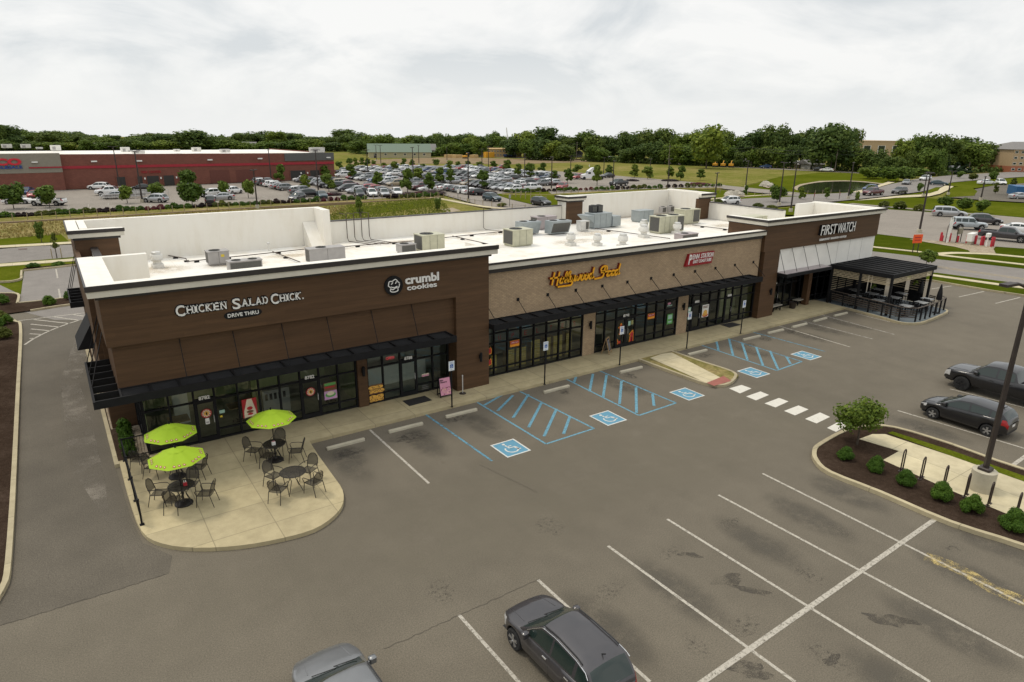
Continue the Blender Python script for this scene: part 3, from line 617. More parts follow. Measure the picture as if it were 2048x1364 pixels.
# warehouse car park
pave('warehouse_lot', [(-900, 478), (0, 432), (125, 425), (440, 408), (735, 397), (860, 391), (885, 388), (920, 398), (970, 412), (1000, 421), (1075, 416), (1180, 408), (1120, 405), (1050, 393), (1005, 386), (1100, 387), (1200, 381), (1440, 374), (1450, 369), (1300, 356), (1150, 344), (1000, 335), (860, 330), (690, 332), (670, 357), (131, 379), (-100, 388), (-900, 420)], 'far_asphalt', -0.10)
struct(strip(smooth_path(px_poly(zb((950, 105), (1040, 118), (1240, 155), (1400, 182), (1600, 204), (1900, 250)))), 1.1, -0.1, 0.0).build('footpath', 'walk_plain'))
pave('green_swale', [(640, 448), (690, 410), (735, 404), (870, 395), (890, 400), (960, 415), (1010, 424), (900, 436)], 'meadow', -0.06)
pave('green_swale', zb((240, 190), (700, 150), (940, 120), (960, 180), (500, 240), (260, 262)), 'grass', -0.045)
pave('gravel_bed', zb((1030, 205), (1130, 192), (1200, 215), (1100, 235)), 'gravel', -0.03)
pave('rock_bank', zc_((200, 195), (260, 165), (300, 172), (340, 185), (330, 197)), 'gravel', 0.0)
pave('rock_bank', zc_((445, 130), (470, 118), (505, 132), (480, 140)), 'gravel', -0.02)
struct(strip(px_poly([(-600, 466), (0, 441), (125, 435), (420, 417), (690, 401.5), (735, 400), (860, 393.5), (875, 391)]), 3.2, -0.3, -0.03).build('planting_strip', 'straw'))
struct(strip(px_poly([(1004, 387.5), (1100, 389), (1200, 383), (1330, 379), (1440, 375.5)]), 2.4, -0.3, -0.03).build('planting_strip', 'straw'))
struct(strip(px_poly([(-300, 462), (0, 446), (125, 439), (420, 421), (690, 405.5), (735, 404), (860, 397), (880, 394)]), 0.5, -0.3, 0.12).build('retaining_edge', plain('tan_edging', (0.24, 0.17, 0.10), 0.9)))
# stall lines of the warehouse car park
for i in range(-8, 34):
 v = at(300 + i * 22, 400 - i * 0.7)
 for k, (y0, y1) in enumerate(((108, 113.5), (126, 131.5), (131.6, 137))):
  line((-18 + i * 2.9, y0), (-18 + i * 2.9 + 0.3, y1), 0.14, -0.085, 'line_fade')
# oil spots, cracks and scrapes on the tarmac
def blob(name, px, py, w, h, ang, mat, z, seed):
 r_ = random.Random(seed); c = at(px, py); ph = [r_.uniform(0, 6.28) for _ in range(5)]; pts = []
 for i in range(36):
  t = 2 * PI * i / 36; k = 1 + 0.22 * math.sin(2 * t + ph[0]) + 0.16 * math.sin(3 * t + ph[1]) + 0.12 * math.sin(5 * t + ph[2]) + 0.08 * math.sin(9 * t + ph[3])
  x, y = w / 2 * k * math.cos(t), h / 2 * k * math.sin(t)
  pts.append((c.x + x * math.cos(ang) - y * math.sin(ang), c.y + x * math.sin(ang) + y * math.cos(ang)))
 return struct(MB().sheet(pts, z).build(name, mat))
oil = worn('oil_stain', (0.070, 0.060, 0.046), 0.50, 1.6); oil2 = worn('faint_stain', (0.100, 0.088, 0.068), 0.45, 1.1, 0.6); oil3 = worn('oil_spatter', (0.040, 0.035, 0.029), 0.525, 4.5, 0.95)
for i, (px, py, w, h, a) in enumerate(((1455, 1160, 1.1, 0.42, -0.4), (1500, 1180, 1.0, 0.3, -1.0), (1780, 1240, 1.3, 0.45, -0.9), (1380, 1110, 0.6, 0.3, -0.8), (1664, 1320, 0.5, 0.3, 0), (1500, 1340, 1.0, 0.5, -0.6))):
 blob('oil_stain', px, py, w, h, a, oil, 0.0062, i)
for i, (px, py, w, h) in enumerate(((825, 873, 2.0, 1.3), (905, 838, 1.5, 0.9), (705, 905, 1.8, 1.1), (1125, 782, 1.3, 0.8), (1260, 752, 1.3, 0.8), (1412, 712, 1.2, 0.8), (1530, 678, 1.4, 0.9), (1580, 664, 1.4, 0.9), (1500, 690, 1.2, 0.7))): blob('oil_stain', px, py, w, h, 0.3 * (i % 5), oil3, 0.0058, 40 + i)
drip = worn('oil_drips', (0.050, 0.044, 0.036), 0.575, 8.0, 0.95)
for i, (px, py, w, h) in enumerate(((1340, 1105, 1.2, 0.8), (1460, 1045, 1.0, 0.6), (1620, 1150, 1.3, 0.8), (1690, 1065, 0.8, 0.5), (1900, 1095, 1.0, 0.6), (1220, 1180, 1.4, 0.8), (1390, 1290, 1.1, 0.8), (1655, 1315, 1.5, 0.8), (1840, 858, 1.0, .5), (1500, 1250, 1.4, 1.0), (1100, 1050, 1.5, 1.0), (880, 1180, 1.2, 1.0))): blob('oil_stain', px, py, w, h, 0.5 * (i % 4), drip, 0.0058, 60 + i)
struct(MB().sheet([(18 + 27 * math.cos(a), 17.2 + 4.4 * math.sin(a)) for a in np.linspace(0, 2 * PI, 49)[:-1]], 0.0022).build('worn_aisle', worn('sandy_aisle_wear', (0.20, 0.175, 0.125), 0.42, 0.5, 0.32)))
for i, (x, y) in enumerate(((8.2, 23.2), (11.5, 23.2), (14.5, 23.3), (23.2, 23.2), (33.7, 23.3), (39.5, 23.3), (41.8, 23.4), (44.5, 23.4), (10.5, 10.6), (13.2, 10.5), (17.2, 10.7), (19.9, 10.8), (22.5, 10.9), (8.8, 10.2), (12, 5), (15, 5), (18, 5.5), (21, 6), (23.5, 6.5), (26, 9.5), (31, 12))):
 pts = smooth_path([(x - 0.7, y - 1.9), (x + 0.6, y - 2.0), (x + 0.85, y), (x + 0.6, y + 1.9), (x - 0.6, y + 2.0), (x - 0.9, y)], 4, True)
 struct(MB().sheet(pts, 0.0042).build('stall_wear', oil2))
struct(strip(px_poly([(1850, 1112), (1900, 1130), (1940, 1150), (1985, 1178), (2030, 1196), (2070, 1212)]), 0.55, 0.0075, 0.0075).build('paint_scrape', 'line_yellow'))
crack = plain('crack_filler', (0.085, 0.073, 0.057), 0.9)
r_ = random.Random(5)
for a, b2 in (((0, 1252), (330, 1150)), ((770, 1298), (1080, 1158)), ((44, 774), (130, 768)), ((960, 930), (1075, 985))):
 a = at(*a); b2 = at(*b2); k = 40
 struct(strip([(a.x + (b2.x - a.x) * i / k + r_.uniform(-.03, .03), a.y + (b2.y - a.y) * i / k + r_.uniform(-.03, .03)) for i in range(k + 1)], 0.013, 0.0105, 0.0105).build('crack', crack))
# ------------------------------------------------------------------ the brown and brick shop building
BB = Vector((27, 28, 0)); TB = Matrix.Translation(-BB)
mall = thing('shop_building', 'long single storey shop building with brown plank wings, tan brick middle and white flat roof', 'building', BB)
def NB(): return MB(TB)
def part(name, mb, mats, parent=None, smooth=None): return mb.build(name, mats, mall if parent is None else parent, smooth)
Z0 = 0.145
# brown plank walls
w = NB()
w.box(0.85, 17.2, 27.10, 27.30, 5.0, 6.82); w.box(0.85, 1.10, 27.30, 33.3, 5.0, 6.82)
w.box(1.0, 15.33, 27.33, 27.75, 3.02, 4.998); w.box(1.0, 1.3, 27.75, 33.3, 3.02, 4.998)
w.box(15.33, 17.2, 27.10, 28.2, Z0, 4.998); w.box(17.0, 17.2, 27.30, 29.3, 5.0, 6.82)
w.box(10.47, 10.95, 27.83, 28.06, Z0, 3.02)
w.box(0.65, 1.66, 31.45, 31.7, 0, 3.02); w.box(0.65, 0.85, 31.7, 45.8, 0, 6.5); w.box(0.85, 1.3, 31.46, 33.3, 3.0, 4.99)
w.box(0.75, 2.72, 41.1, 41.45, 4.9, 7.02); w.box(0.72, 1.05, 41.45, 45.75, 5.0, 7.02)
part('wing_wall', w, 'wood')
w = NB()
w.box(39.62, 54.2, 27.5, 27.75, 4.87, 6.62); w.box(39.62, 39.9, 27.75, 30.6, 4.87, 6.62); w.box(53.95, 54.2, 27.75, 33.3, 4.87, 6.62)
w.box(39.78, 41.52, 27.5, 28.4, Z0, 4.868); w.box(39.62, 39.9, 28.4, 30.6, 4.0, 4.868)
w.box(46.2, 46.62, 27.9, 28.3, Z0, 3.1)
part('wing_wall', w, 'wood')
part('tower_pier', NB().box(36.3, 37.85, 44.55, 44.9, 4.9, 6.85), 'wood'); part('tower_pier', NB().box(48.55, 50.15, 41.0, 41.35, 4.9, 6.85), 'wood')
w = NB(); w.box(17.2, 39.61, 27.75, 28.15, 3.02, 5.82); part('brick_wall', w, 'brick')
for x0, x1 in ((24.15, 25.05), (32.0, 32.95)): part('brick_pier', NB().box(x0, x1, 27.93, 28.15, Z0, 3.018), 'brick')
w = NB(); w.box(41.54, 54.15, 27.62, 27.9, 3.08, 4.868); part('white_wall_panel', w, 'whitepanel')
w = NB(); w.box(0.86, 50.2, 45.5, 45.78, 0, 5.0); w.box(49.95, 50.2, 33.3, 45.5, 0, 5.0); w.box(53.9, 54.15, 28.3, 33.3, 0, 4.86); w.box(50.2, 53.9, 33.05, 33.3, 0, 5.0); part('rear_wall', w, 'brick')
# panel joints
for x in (48.95, 50.6, 52.3): part('panel_joint', NB().box(x - 0.008, x + 0.008, 27.613, 27.63, 3.1, 4.86), 'hv_grey')
for x in (3.25, 5.2, 7.13, 9.05, 11.09, 13.08): part('support_rod', NB().tube([(x, 27.32, 4.90), (x, 26.62, 3.30)], 0.016, 6), 'black')
for x in (41.6, 43.03, 44.42, 45.89, 47.33): part('support_rod', NB().tube([(x, 27.6, 4.83), (x, 26.95, 3.2)], 0.018, 6), 'black')
# roof deck and white parapets
w = NB(); w.sheet([(0.9, 27.8), (39.7, 27.8), (53.95, 27.8), (53.95, 33.2), (50.1, 33.2), (50.1, 45.6), (0.85, 45.6)], 5.0); part('roof', w, 'membrane')
M['roof_dirt'] = worn('ponding_dirt', (0.50, 0.40, 0.27), 0.46, 1.2, 0.5)
for cx, cy, rx, ry in ((4.5, 41.6, 2.4, 1.6), (8.5, 41.0, 2.5, 1.2), (12, 42.2, 2.2, 1.0), (20, 43.5, 3.0, 0.9), (29, 43.2, 3.0, 1.2), (35, 39.5, 3.2, 1.6), (43.5, 39.5, 3.6, 2.0), (47.5, 37.0, 2.0, 1.6), (24, 38.2, 2.4, 1.0), (31, 37.2, 2.6, 1.2)):
 part('roof_stain', NB().sheet([(cx + rx * math.cos(a), cy + ry * math.sin(a)) for a in np.linspace(0, 2 * PI, 25)[:-1]], 5.004), 'roof_dirt')
def parapet(x0, x1, y0, y1, z1): return NB().box(x0, x1, y0, y1, 5.003, z1)
for bx in ((0.88, 17.15, 27.31, 27.42, 7.33), (1.11, 1.45, 27.42, 33.05, 7.33), (0.86, 3.15, 33.05, 33.4, 7.33), (16.75, 17.15, 27.42, 28.6, 7.33),
   (1.06, 2.70, 41.46, 41.75, 7.5), (1.06, 1.42, 41.75, 45.4, 7.52), (0.78, 15.2, 45.4, 45.82, 7.52), (14.75, 15.2, 43.6, 45.4, 7.52),
   (1.40, 1.66, 33.4, 41.1, 6.55), (15.2, 36.3, 45.5, 45.8, 6.48), (17.22, 39.6, 27.79, 28.1, 6.33),
   (36.34, 37.8, 44.91, 45.2, 7.27), (36.34, 36.7, 45.2, 46.1, 7.27), (36.7, 50.1, 45.75, 46.1, 7.27), (49.7, 50.1, 41.35, 45.75, 7.27), (50.0, 50.3, 33.3, 41.0, 6.48),
   (39.66, 54.1, 27.76, 27.95, 7.0), (39.91, 40.15, 27.95, 30.4, 7.0), (53.65, 53.94, 27.95, 33.2, 7.0), (51.4, 53.65, 32.9, 33.2, 7.0)):
 part('parapet', parapet(*bx), 'parapet')
w = NB(); w.add([(14.75, 43.6, 5.0), (14.75, 45.38, 5.0), (14.75, 45.38, 6.6), (13.9, 43.6, 5.0), (13.9, 45.38, 5.0), (13.9, 45.38, 6.6)], [(0, 1, 2), (3, 5, 4), (0, 2, 5, 3), (0, 3, 4, 1)])
part('parapet_brace', w, 'parapet'); w = NB()
w.add([(36.75, 44.9, 5.0), (36.75, 45.7, 6.5), (38.6, 45.7, 5.0)], [(0, 2, 1)])
part('parapet_brace', w, 'parapet')
# stepped cornices: dark lip, cream band, dark band
def cornice(runs, ztop, hs, outs, name='cornice'):
 """runs: list of (axis, a0, a1, face, sign): 'x' runs face -Y, 'y' runs face sign*X"""
 z = ztop
 for i, (h, o, mt) in enumerate(zip(hs, outs, ('cornice_dark', 'cornice_light', 'cornice_dark'))):
  for ax, a0, a1, f_, sg, e0, e1 in runs:
   w = NB(); d = 0.06 if i == 0 else o + 0.04
   if ax == 'x': bx = [a0 - o * e0, a1 + o * e1, f_ - o, f_ - o + d]
   else: bx = [f_ - o, f_ - o + d, f_ - o + 0.061 if i == 0 else f_ + 0.03, 0, 0] if False else ([f_ - o, f_ - o + d, a0 - (o - 0.061 if i == 0 else -0.045), a1] if sg < 0 else [f_ + o - d, f_ + o, a0 - (o - 0.061 if i == 0 else -0.045), a1])
   w.box(*bx, z - h + 0.001, z); part(name + ('_lip' if mt == 'cornice_dark' else '_band'), w, mt)
   if i == 0:      # white membrane runs out over the ledge behind the lip
    w = NB(); zt = z - 0.012; zb_ = z - h + 0.003
    if ax == 'x': w.box(a0 - (o - 0.061) * e0, a1 + (o - 0.061) * e1 if e1 < 1 else a1 + o - 0.061, f_ - o + 0.061, f_ + 0.24, zb_, zt)
    elif sg < 0: w.box(f_ - o + 0.061, f_ + 0.26, f_ and a0 + 0.241, a1, zb_, zt)
    else: w.box(f_ - 0.26, f_ + o - 0.061, a0 + 0.241, a1, zb_, zt)
    part('parapet_ledge', w, 'parapet')
  z -= h
cornice([('x', 0.85, 17.2, 27.1, 0, 1, 1), ('y', 27.1, 33.3, 0.85, -1, 0, 0)], 7.37, (0.20, 0.23, 0.13), (0.36, 0.32, 0.10))
cornice([('x', 17.24, 39.6, 27.7, 0, 0, 0)], 6.37, (0.10, 0.23, 0.24), (0.33, 0.28, 0.08))
cornice([('x', 0.75, 2.75, 41.1, 0, 1, 1), ('y', 41.1, 45.8, 0.75, -1, 0, 0)], 7.55, (0.18, 0.22, 0.14), (0.30, 0.26, 0.08))
cornice([('x', 36.3, 37.9, 44.55, 0, 1, 0.2), ('y', 44.55, 46.1, 36.3, -1, 0, 0)], 7.35, (0.17, 0.18, 0.15), (0.35, 0.28, 0.08))
cornice([('x', 48.55, 50.15, 41.0, 0, 0.2, 1), ('y', 41.0, 46.1, 50.12, 1, 0, 0)], 7.35, (0.17, 0.18, 0.15), (0.35, 0.28, 0.08))
cornice([('x', 39.62, 54.2, 27.5, 0, 1, 1), ('y', 27.5, 30.6, 39.62, -1, 0, 0), ('y', 27.5, 33.3, 54.2, 1, 0, 0)], 7.06, (0.16, 0.22, 0.08), (0.33, 0.27, 0.08))
for bx in ((1.36, 1.70, 33.41, 41.09, 6.55, 6.60), (15.22, 36.28, 45.46, 45.86, 6.48, 6.53), (49.96, 50.35, 33.31, 40.98, 6.48, 6.53)): part('parapet_cap', NB().box(*bx), 'cornice_dark')
# storefront glazing
def bay(x0, x1, mulls, doors, ytr=(0.58, 1.95, 2.5), y=28.0, ztop=3.02, skip=()):
 fr = NB(); t = 0.035
 def free(a): return not any(d[0] + 0.02 < a < d[1] - 0.02 for d in doors)
 for x in [x0 + t] + [m_ for m_ in mulls if free(m_)] + [x1 - t]: fr.box(x - t, x + t, y - 0.07, y + 0.06, Z0, ztop)
 segs = []; c = x0
 for d in doors: segs.append((c, d[0])); c = d[1]
 segs.append((c, x1))
 for a, b2 in segs:
  for z in (Z0 + 0.05, ytr[0], ytr[1], ytr[2], ztop - 0.05):
   fr.box(a, b2, y - 0.05, y + 0.05, z - 0.03 if z > 0.3 else Z0, z + 0.03 if z < 2.9 else ztop)
 for d in doors:
  for z in (ytr[1] + 0.06, ztop - 0.05): fr.box(d[0], d[1], y - 0.06, y + 0.055, z - 0.05, z + 0.05)
  if d[1] - d[0] > 1.2 or True: fr.box(d[0], d[1], y - 0.045, y + 0.045, 2.47, 2.52)
 win = part('window', fr, 'black')
 g_ = NB()
 for a, b2 in segs: g_.add([(a, y, Z0), (b2, y, Z0), (b2, y, ztop), (a, y, ztop)], [(0, 1, 2, 3)])
 for d in doors: g_.add([(d[0], y, 2.06), (d[1], y, 2.06), (d[1], y, ztop), (d[0], y, ztop)], [(0, 1, 2, 3)])
 part('pane', g_, 'glass', win)
 for d in doors:
  n = 2 if d[1] - d[0] > 1.2 else 1; wd = (d[1] - d[0]) / n
  for k in range(n):
   a = d[0] + k * wd; b2 = a + wd; s = 0.09; dr = NB()
   dr.box(a, a + s, y - 0.075, y + 0.02, Z0, 1.98); dr.box(b2 - s, b2, y - 0.075, y + 0.02, Z0, 1.98)
   dr.box(a + s, b2 - s, y - 0.075, y + 0.02, Z0, Z0 + 0.22); dr.box(a + s, b2 - s, y - 0.075, y + 0.02, 1.86, 1.98)
   do = part('door', dr, 'black')
   part('pane', NB().add([(a + s, y - 0.03, Z0 + 0.22), (b2 - s, y - 0.03, Z0 + 0.22), (b2 - s, y - 0.03, 1.86), (a + s, y - 0.03, 1.86)], [(0, 1, 2, 3)]), 'glass', do)
   hx = b2 - 0.13 if k == 0 else a + 0.13
   part('handle', NB().tube([(hx, y - 0.075, 0.95), (hx, y - 0.13, 0.97), (hx, y - 0.13, 1.25), (hx, y - 0.075, 1.27)], 0.014, 6), 'galv', do)
  if len(d) > 2:
   tm = text_mb(d[2], 0.21, 0.012, 0.008, width=d[3] if len(d) > 3 else 0.42)
   o = tm.build('address_number', 'white', win); o.location = Vector((d[4] if len(d) > 4 else (d[0] + d[1]) / 2 - tm.w / 2, y - 0.075, 2.03)) - BB
bay(1.66, 10.47, (2.60, 3.52, 4.31, 5.22, 6.08, 6.95, 7.85, 8.70, 9.57), [(3.52, 4.31, '8782', 0.43), (7.85, 8.70, '8782', 0.43)])
bay(10.95, 15.33, (11.77, 12.67, 13.53, 14.43), [(12.67, 13.53, '8788', 0.43)])
bay(17.2, 24.15, (18.07, 18.93, 19.79, 20.66, 21.53, 22.4, 23.25), [])
bay(25.05, 32.0, (25.85, 26.74, 28.32, 29.25, 30.1, 30.9), [(26.74, 28.32, '8792', 0.5, 27.25)])
bay(32.95, 39.78, (33.38, 34.22, 35.1, 35.98, 36.7, 37.42, 38.37), [(33.38, 34.22, '8802', 0.43), (36.7, 37.42, '8808', 0.40)])
bay(41.52, 46.2, (42.5, 43.5, 44.2, 45.1), [(42.5, 43.5, '8814', 0.4)], y=28.6, ztop=3.05)
bay(46.62, 54.0, (47.6, 48.5, 49.4, 50.4, 51.4, 52.4, 53.2), [(46.75, 47.6)], y=28.6, ztop=3.05)
# glazed return at the left corner
fr = NB()
for yv in (28.02, 29.1, 30.2, 31.38): fr.box(1.62, 1.72, yv - 0.035, yv + 0.035, 0.2, 3.02)
for z in (0.24, 0.6, 1.97, 2.5, 2.97): fr.box(1.635, 1.705, 28.06, 31.4, z - 0.03, z + 0.03)
ww = part('window', fr, 'black'); part('pane', NB().add([(1.67, 28.0, 0.2), (1.67, 31.4, 0.2), (1.67, 31.4, 3.0), (1.67, 28.0, 3.0)], [(0, 1, 2, 3)]), 'glass', ww)
# rooms behind the glass
def room(x0, x1, col, floorcol, name, y1=33.0, y0=28.12):
 w = NB(); w.add([(x0, y1, Z0), (x1, y1, Z0), (x1, y1, 3.0), (x0, y1, 3.0)], [(0, 1, 2, 3)]); w.add([(x0, y0, Z0), (x0, y1, Z0), (x0, y1, 3), (x0, y0, 3)], [(0, 1, 2, 3)]); w.add([(x1, y0, Z0), (x1, y1, Z0), (x1, y1, 3), (x1, y0, 3)], [(0, 1, 2, 3)])
 part('interior_wall', w, plain(name + '_interior_wall', col, 0.8))
 part('interior_floor', NB().sheet([(x0, y0), (x1, y0), (x1, y1), (x0, y1)], Z0 + 0.012), plain(name + '_interior_floor', floorcol, 0.5, 0, 0.2))
room(1.75, 10.6, (0.32, 0.40, 0.14), (0.22, 0.23, 0.17), 'green')
room(10.7, 16.0, (0.36, 0.38, 0.34), (0.30, 0.32, 0.29), 'pale', 31.0)
room(16.1, 32.3, (0.24, 0.24, 0.20), (0.26, 0.25, 0.21), 'dim')
room(32.5, 36.3, (0.10, 0.12, 0.10), (0.10, 0.10, 0.09), 'dark')
room(36.4, 39.7, (0.36, 0.36, 0.20), (0.2, 0.2, 0.15), 'yellow', 29.4)
room(40, 53.8, (0.07, 0.07, 0.06), (0.06, 0.06, 0.055), 'deep', 32.8, 28.75)
w = NB(); w.sheet([(1.0, 27.4), (39.7, 27.4), (39.7, 33), (1.0, 33)], 3.0); part('ceiling', w, 'dark'); part('ceiling', NB().sheet([(40, 27.65), (53.9, 27.65), (53.9, 33), (40, 33)], 3.07), 'dark')
w = NB()                                            # green dividing wall and pale ceiling coffers of the first shop
w.box(3.0, 3.6, 30.4, 30.7, Z0, 2.4); part('partition', w, 'white'); w = NB(); w.box(6.2, 7.4, 30.0, 30.2, Z0, 2.9); part('partition', w, plain('olive_partition', (0.28, 0.33, 0.09), 0.8))
# canopies: black louvred frames
def canopy(x0, x1, y0, y1, z0, z1, step=1.95, blades=5, name='canopy', m='black'):
 w = NB(); w.box(x0, x1, y0, y0 + 0.09, z0, z1); w.box(x0, x1, y1 - 0.05, y1, z0 + 0.02, z1 - 0.02)
 n = max(1, round((x1 - x0) / step))
 for i in range(n + 1):
  x = x0 + 0.03 + (x1 - x0 - 0.06) * i / n; w.box(x - 0.03, x + 0.03, y0 + 0.09, y1 - 0.05, z0 + 0.04, z1 - 0.03)
 for k in range(blades):
  y = y0 + 0.16 + (y1 - y0 - 0.28) * k / max(1, blades - 1)
  for i in range(n):
   a = x0 + 0.06 + (x1 - x0 - 0.06) * i / n; b2 = x0 - 0.0 + (x1 - x0 - 0.06) * (i + 1) / n
   w.add([(a, y - 0.09, z0 + 0.06), (b2, y - 0.09, z0 + 0.06), (b2, y + 0.07, z1 - 0.08), (a, y + 0.07, z1 - 0.08)], [(0, 1, 2, 3)])
 return part(name, w, m)
canopy(0.97, 14.87, 26.25, 27.33, 3.06, 3.36, 0.98)
canopy(17.22, 38.7, 26.65, 27.75, 3.10, 3.42, 0.98)
w = NB(); w.box(41.5, 47.0, 26.7, 27.62, 3.02, 3.24); part('canopy', w, 'black'); w = NB(); w.box(41.5, 47.0, 26.78, 27.6, 3.24, 3.26); part('canopy_deck', w, 'hv_mauve')
w = NB()                                            # open side canopy at the left corner
w.box(0.10, 0.18, 26.25, 31.4, 3.06, 3.34); w.box(0.18, 0.97, 26.25, 26.34, 3.06, 3.36)
for k in range(6): y = 27.2 + k * 0.84; w.box(0.18, 0.99, y - 0.03, y + 0.03, 3.06, 3.32)
part('canopy', w, 'black')
for ya, yb, za_, zb_ in ((31.2, 31.6, 3.3, 5.2), (29.6, 31.2, 3.3, 5.0), (28.0, 29.9, 3.3, 4.9)): part('support_rod', NB().tube([(0.16, ya, za_), (0.86, yb, zb_)], 0.02, 6), 'black')
w = NB(); w.box(0.0, 0.07, 42, 46, 3.3, 3.6); w.box(0.07, 0.65, 42, 42.06, 3.3, 3.6)
for k in range(5): y = 42.8 + k * 0.8; w.box(0.07, 0.65, y, y + 0.06, 3.32, 3.58)
part('canopy', w, 'black')
for k in range(3): part('support_rod', NB().tube([(0.05, 43 + k * 1.3, 3.6), (0.7, 43.4 + k * 1.3, 5.6)], 0.02, 6), 'black')
w = NB(); w.add([(0.64, 36.5, 3.62), (0.64, 39.3, 3.62), (-0.05, 39.3, 2.45), (-0.05, 36.5, 2.45), (0.64, 36.5, 2.45), (0.64, 39.3, 2.45)], [(0, 1, 2, 3), (0, 3, 4), (1, 5, 2), (3, 2, 5, 4)]); part('awning', w, 'black')
for i in range(12):
 x = 17.45 + 1.955 * i
 if x > 39.4: break
 z = 4.22; w = NB(); w.tube([(x, 27.74, z), (x + 0.03, 26.72, 3.40)], 0.017, 6); w.box(x - 0.07, x + 0.07, 27.70, 27.75, z - 0.08, z + 0.08); part('support_rod', w, 'black')
# wall lamps
def wall_lamp(x, y, z, label):
 t = thing('wall_lamp', label, 'lamp', (x, y, z), 0, 'black wall lamps on the shop piers')
 MB().box(-0.05, 0.05, -0.03, 0, -0.10, 0.10).build('back_plate', 'black', t); MB().box(-0.02, 0.02, -0.09, -0.03, -0.03, 0.03).build('bracket', 'black', t)
 MB().lathe([(0.055, -0.23), (0.065, -0.22), (0.065, 0.22), (0.055, 0.23)], 12, 0, 'Z', (0, -0.13, 0)).build('lamp_tube', 'black', t, 40)
for x, y, z, lb in ((10.71, 27.83, 1.95, 'black cylinder lamp on the narrow brown pier between two shops'), (16.65, 27.10, 1.75, 'black cylinder lamp on the wide brown pier beside the pink board'),
     (24.62, 27.93, 1.98, 'black cylinder lamp on the brick pier left of the glass double door'), (32.45, 27.93, 1.98, 'black cylinder lamp on the brick pier near the long bench end'), (40.9, 27.5, 1.98, 'black cylinder lamp on the brown pier by the far benches')): wall_lamp(x, y, z, lb)
# ------------------------------------------------------------------ shop signs
M['sign_white'] = plain('sign_letter_white', (0.78, 0.77, 0.74), 0.4, 0, 0.03)
M['sign_red'] = plain('sign_board_red', (0.28, 0.008, 0.014), 0.4, 0, 0.05)
M['sign_yellow'] = plain('sign_letter_yellow', (0.82, 0.385, 0.012), 0.35, 0, 0.05)
M['sign_maroon'] = plain('sign_return_maroon', (0.16, 0.02, 0.012), 0.5, 0, 0.1)
def letters(txt, w, h, depth=0.05, bold=0.0, shear=0.0):
 b = text_mb(txt, 1.0, 0.1, bold, shear)
 z0 = min(p[2] for p in b.v); z1 = max(p[2] for p in b.v); y0 = min(p[1] for p in b.v); y1 = max(p[1] for p in b.v)
 kx, kz, ky = w / b.w, h / (z1 - z0), depth / (y1 - y0)
 b.v = [(p[0] * kx, (p[1] - y1) * ky, (p[2] - z0) * kz) for p in b.v]; return b
def serifed(txt, layout, depth, g=0.0):
 """bold capitals with slab serifs; layout gives x, width, base, height per letter"""
 out = MB(); hs = {'H': ((0.13, 0), (0.87, 0), (0.13, 1), (0.87, 1)), 'I': ((0.5, 0), (0.5, 1)), 'K': ((0.15, 0), (0.15, 1), (0.85, 1)), 'E': ((0.12, 0), (0.12, 1)), 'N': ((0.14, 0), (0.14, 1), (0.86, 1)), 'L': ((0.15, 0), (0.15, 1)), 'A': ((0.08, 0), (0.92, 0)), 'D': ((0.12, 0), (0.12, 1))}
 for ch, (x, wd, z, h) in zip(txt, layout):
  L = letters(ch, wd + 2 * g, h + 2 * g, depth, 0.012 + g * 0.8); put(L, x - g, 0, z - g); merge(out, L)
  for fx, fz in hs.get(ch, ()):
   cx = x + fx * wd; t = h * 0.12; hw = 0.035 if ch != 'I' else wd * 0.5 + 0.02
   out.box(cx - hw - 0.012 - g, cx + hw + 0.012 + g, -depth, -0.001, z + fz * (h - t) - g, z + fz * (h - t) + t + g)
 return out
t = thing('shop_sign', 'off white serif lettering with a dark outline for the chicken salad shop', 'sign', (5.6, 27.1, 5.9))
W1 = 'CHICKEN'; x = 0.0; lay = []
def word(txt, x, wide):
 lay = []
 for i, ch in enumerate(txt):
  wd = (0.34 if i == 0 else {'I': 0.09, 'A': 0.25, 'N': 0.23, 'K': 0.24, 'H': 0.24}.get(ch, 0.21)) * wide
  lay.append((x, wd, -0.06 if i == 0 else 0.0, 0.42 if i == 0 else 0.30)); x += wd + 0.062 * wide
 return lay, x
l1, x = word('CHICKEN', 3.24, 0.93); l2, x = word('SALAD', 5.26, 0.90); l3, x = word('CHICK', 6.74, 0.88)
T = serifed('CHICKEN', l1, 0.07); merge(T, serifed('SALAD', l2, 0.07)); merge(T, serifed('CHICK', l3, 0.07)); T.box(x + 0.01, x + 0.06, -0.07, 0, 0, 0.05)
K = MB()
for w_, l_ in (('CHICKEN', l1), ('SALAD', l2), ('CHICK', l3)): merge(K, serifed(w_, l_, 0.012, 0.04))
put(T, -5.6, -0.012, 0); put(K, -5.6, 0, 0); K.build('backing', 'black', t); T.build('lettering', 'sign_white', t)
K = MB(); pts = [(0.72 * math.copysign(abs(math.cos(a)) ** 0.35, math.cos(a)), 0.155 * math.sin(a)) for a in np.linspace(0, 2 * PI, 33)[:-1]]
K.add([(p[0] + 0.03, -0.02, p[1] - 0.30) for p in pts] + [(p[0] + 0.03, 0, p[1] - 0.30) for p in pts], [tuple(range(32))] + [(i, 32 + i, 32 + (i + 1) % 32, (i + 1) % 32) for i in range(32)]); K.build('backing', 'black', t)
put(letters('DRIVE THRU', 1.18, 0.145, 0.04, 0.012), -0.56, -0.02, -0.37).build('lettering', 'sign_white', t)
t = thing('shop_sign', 'white rounded lettering beside a round black badge for the cookie shop', 'sign', (13.1, 27.1, 5.97))
MB().lathe([(0.44, -0.08), (0.44, 0)], 32, 0, 'Y', (-0.98, 0, 0)).build('badge_disc', 'black', t)
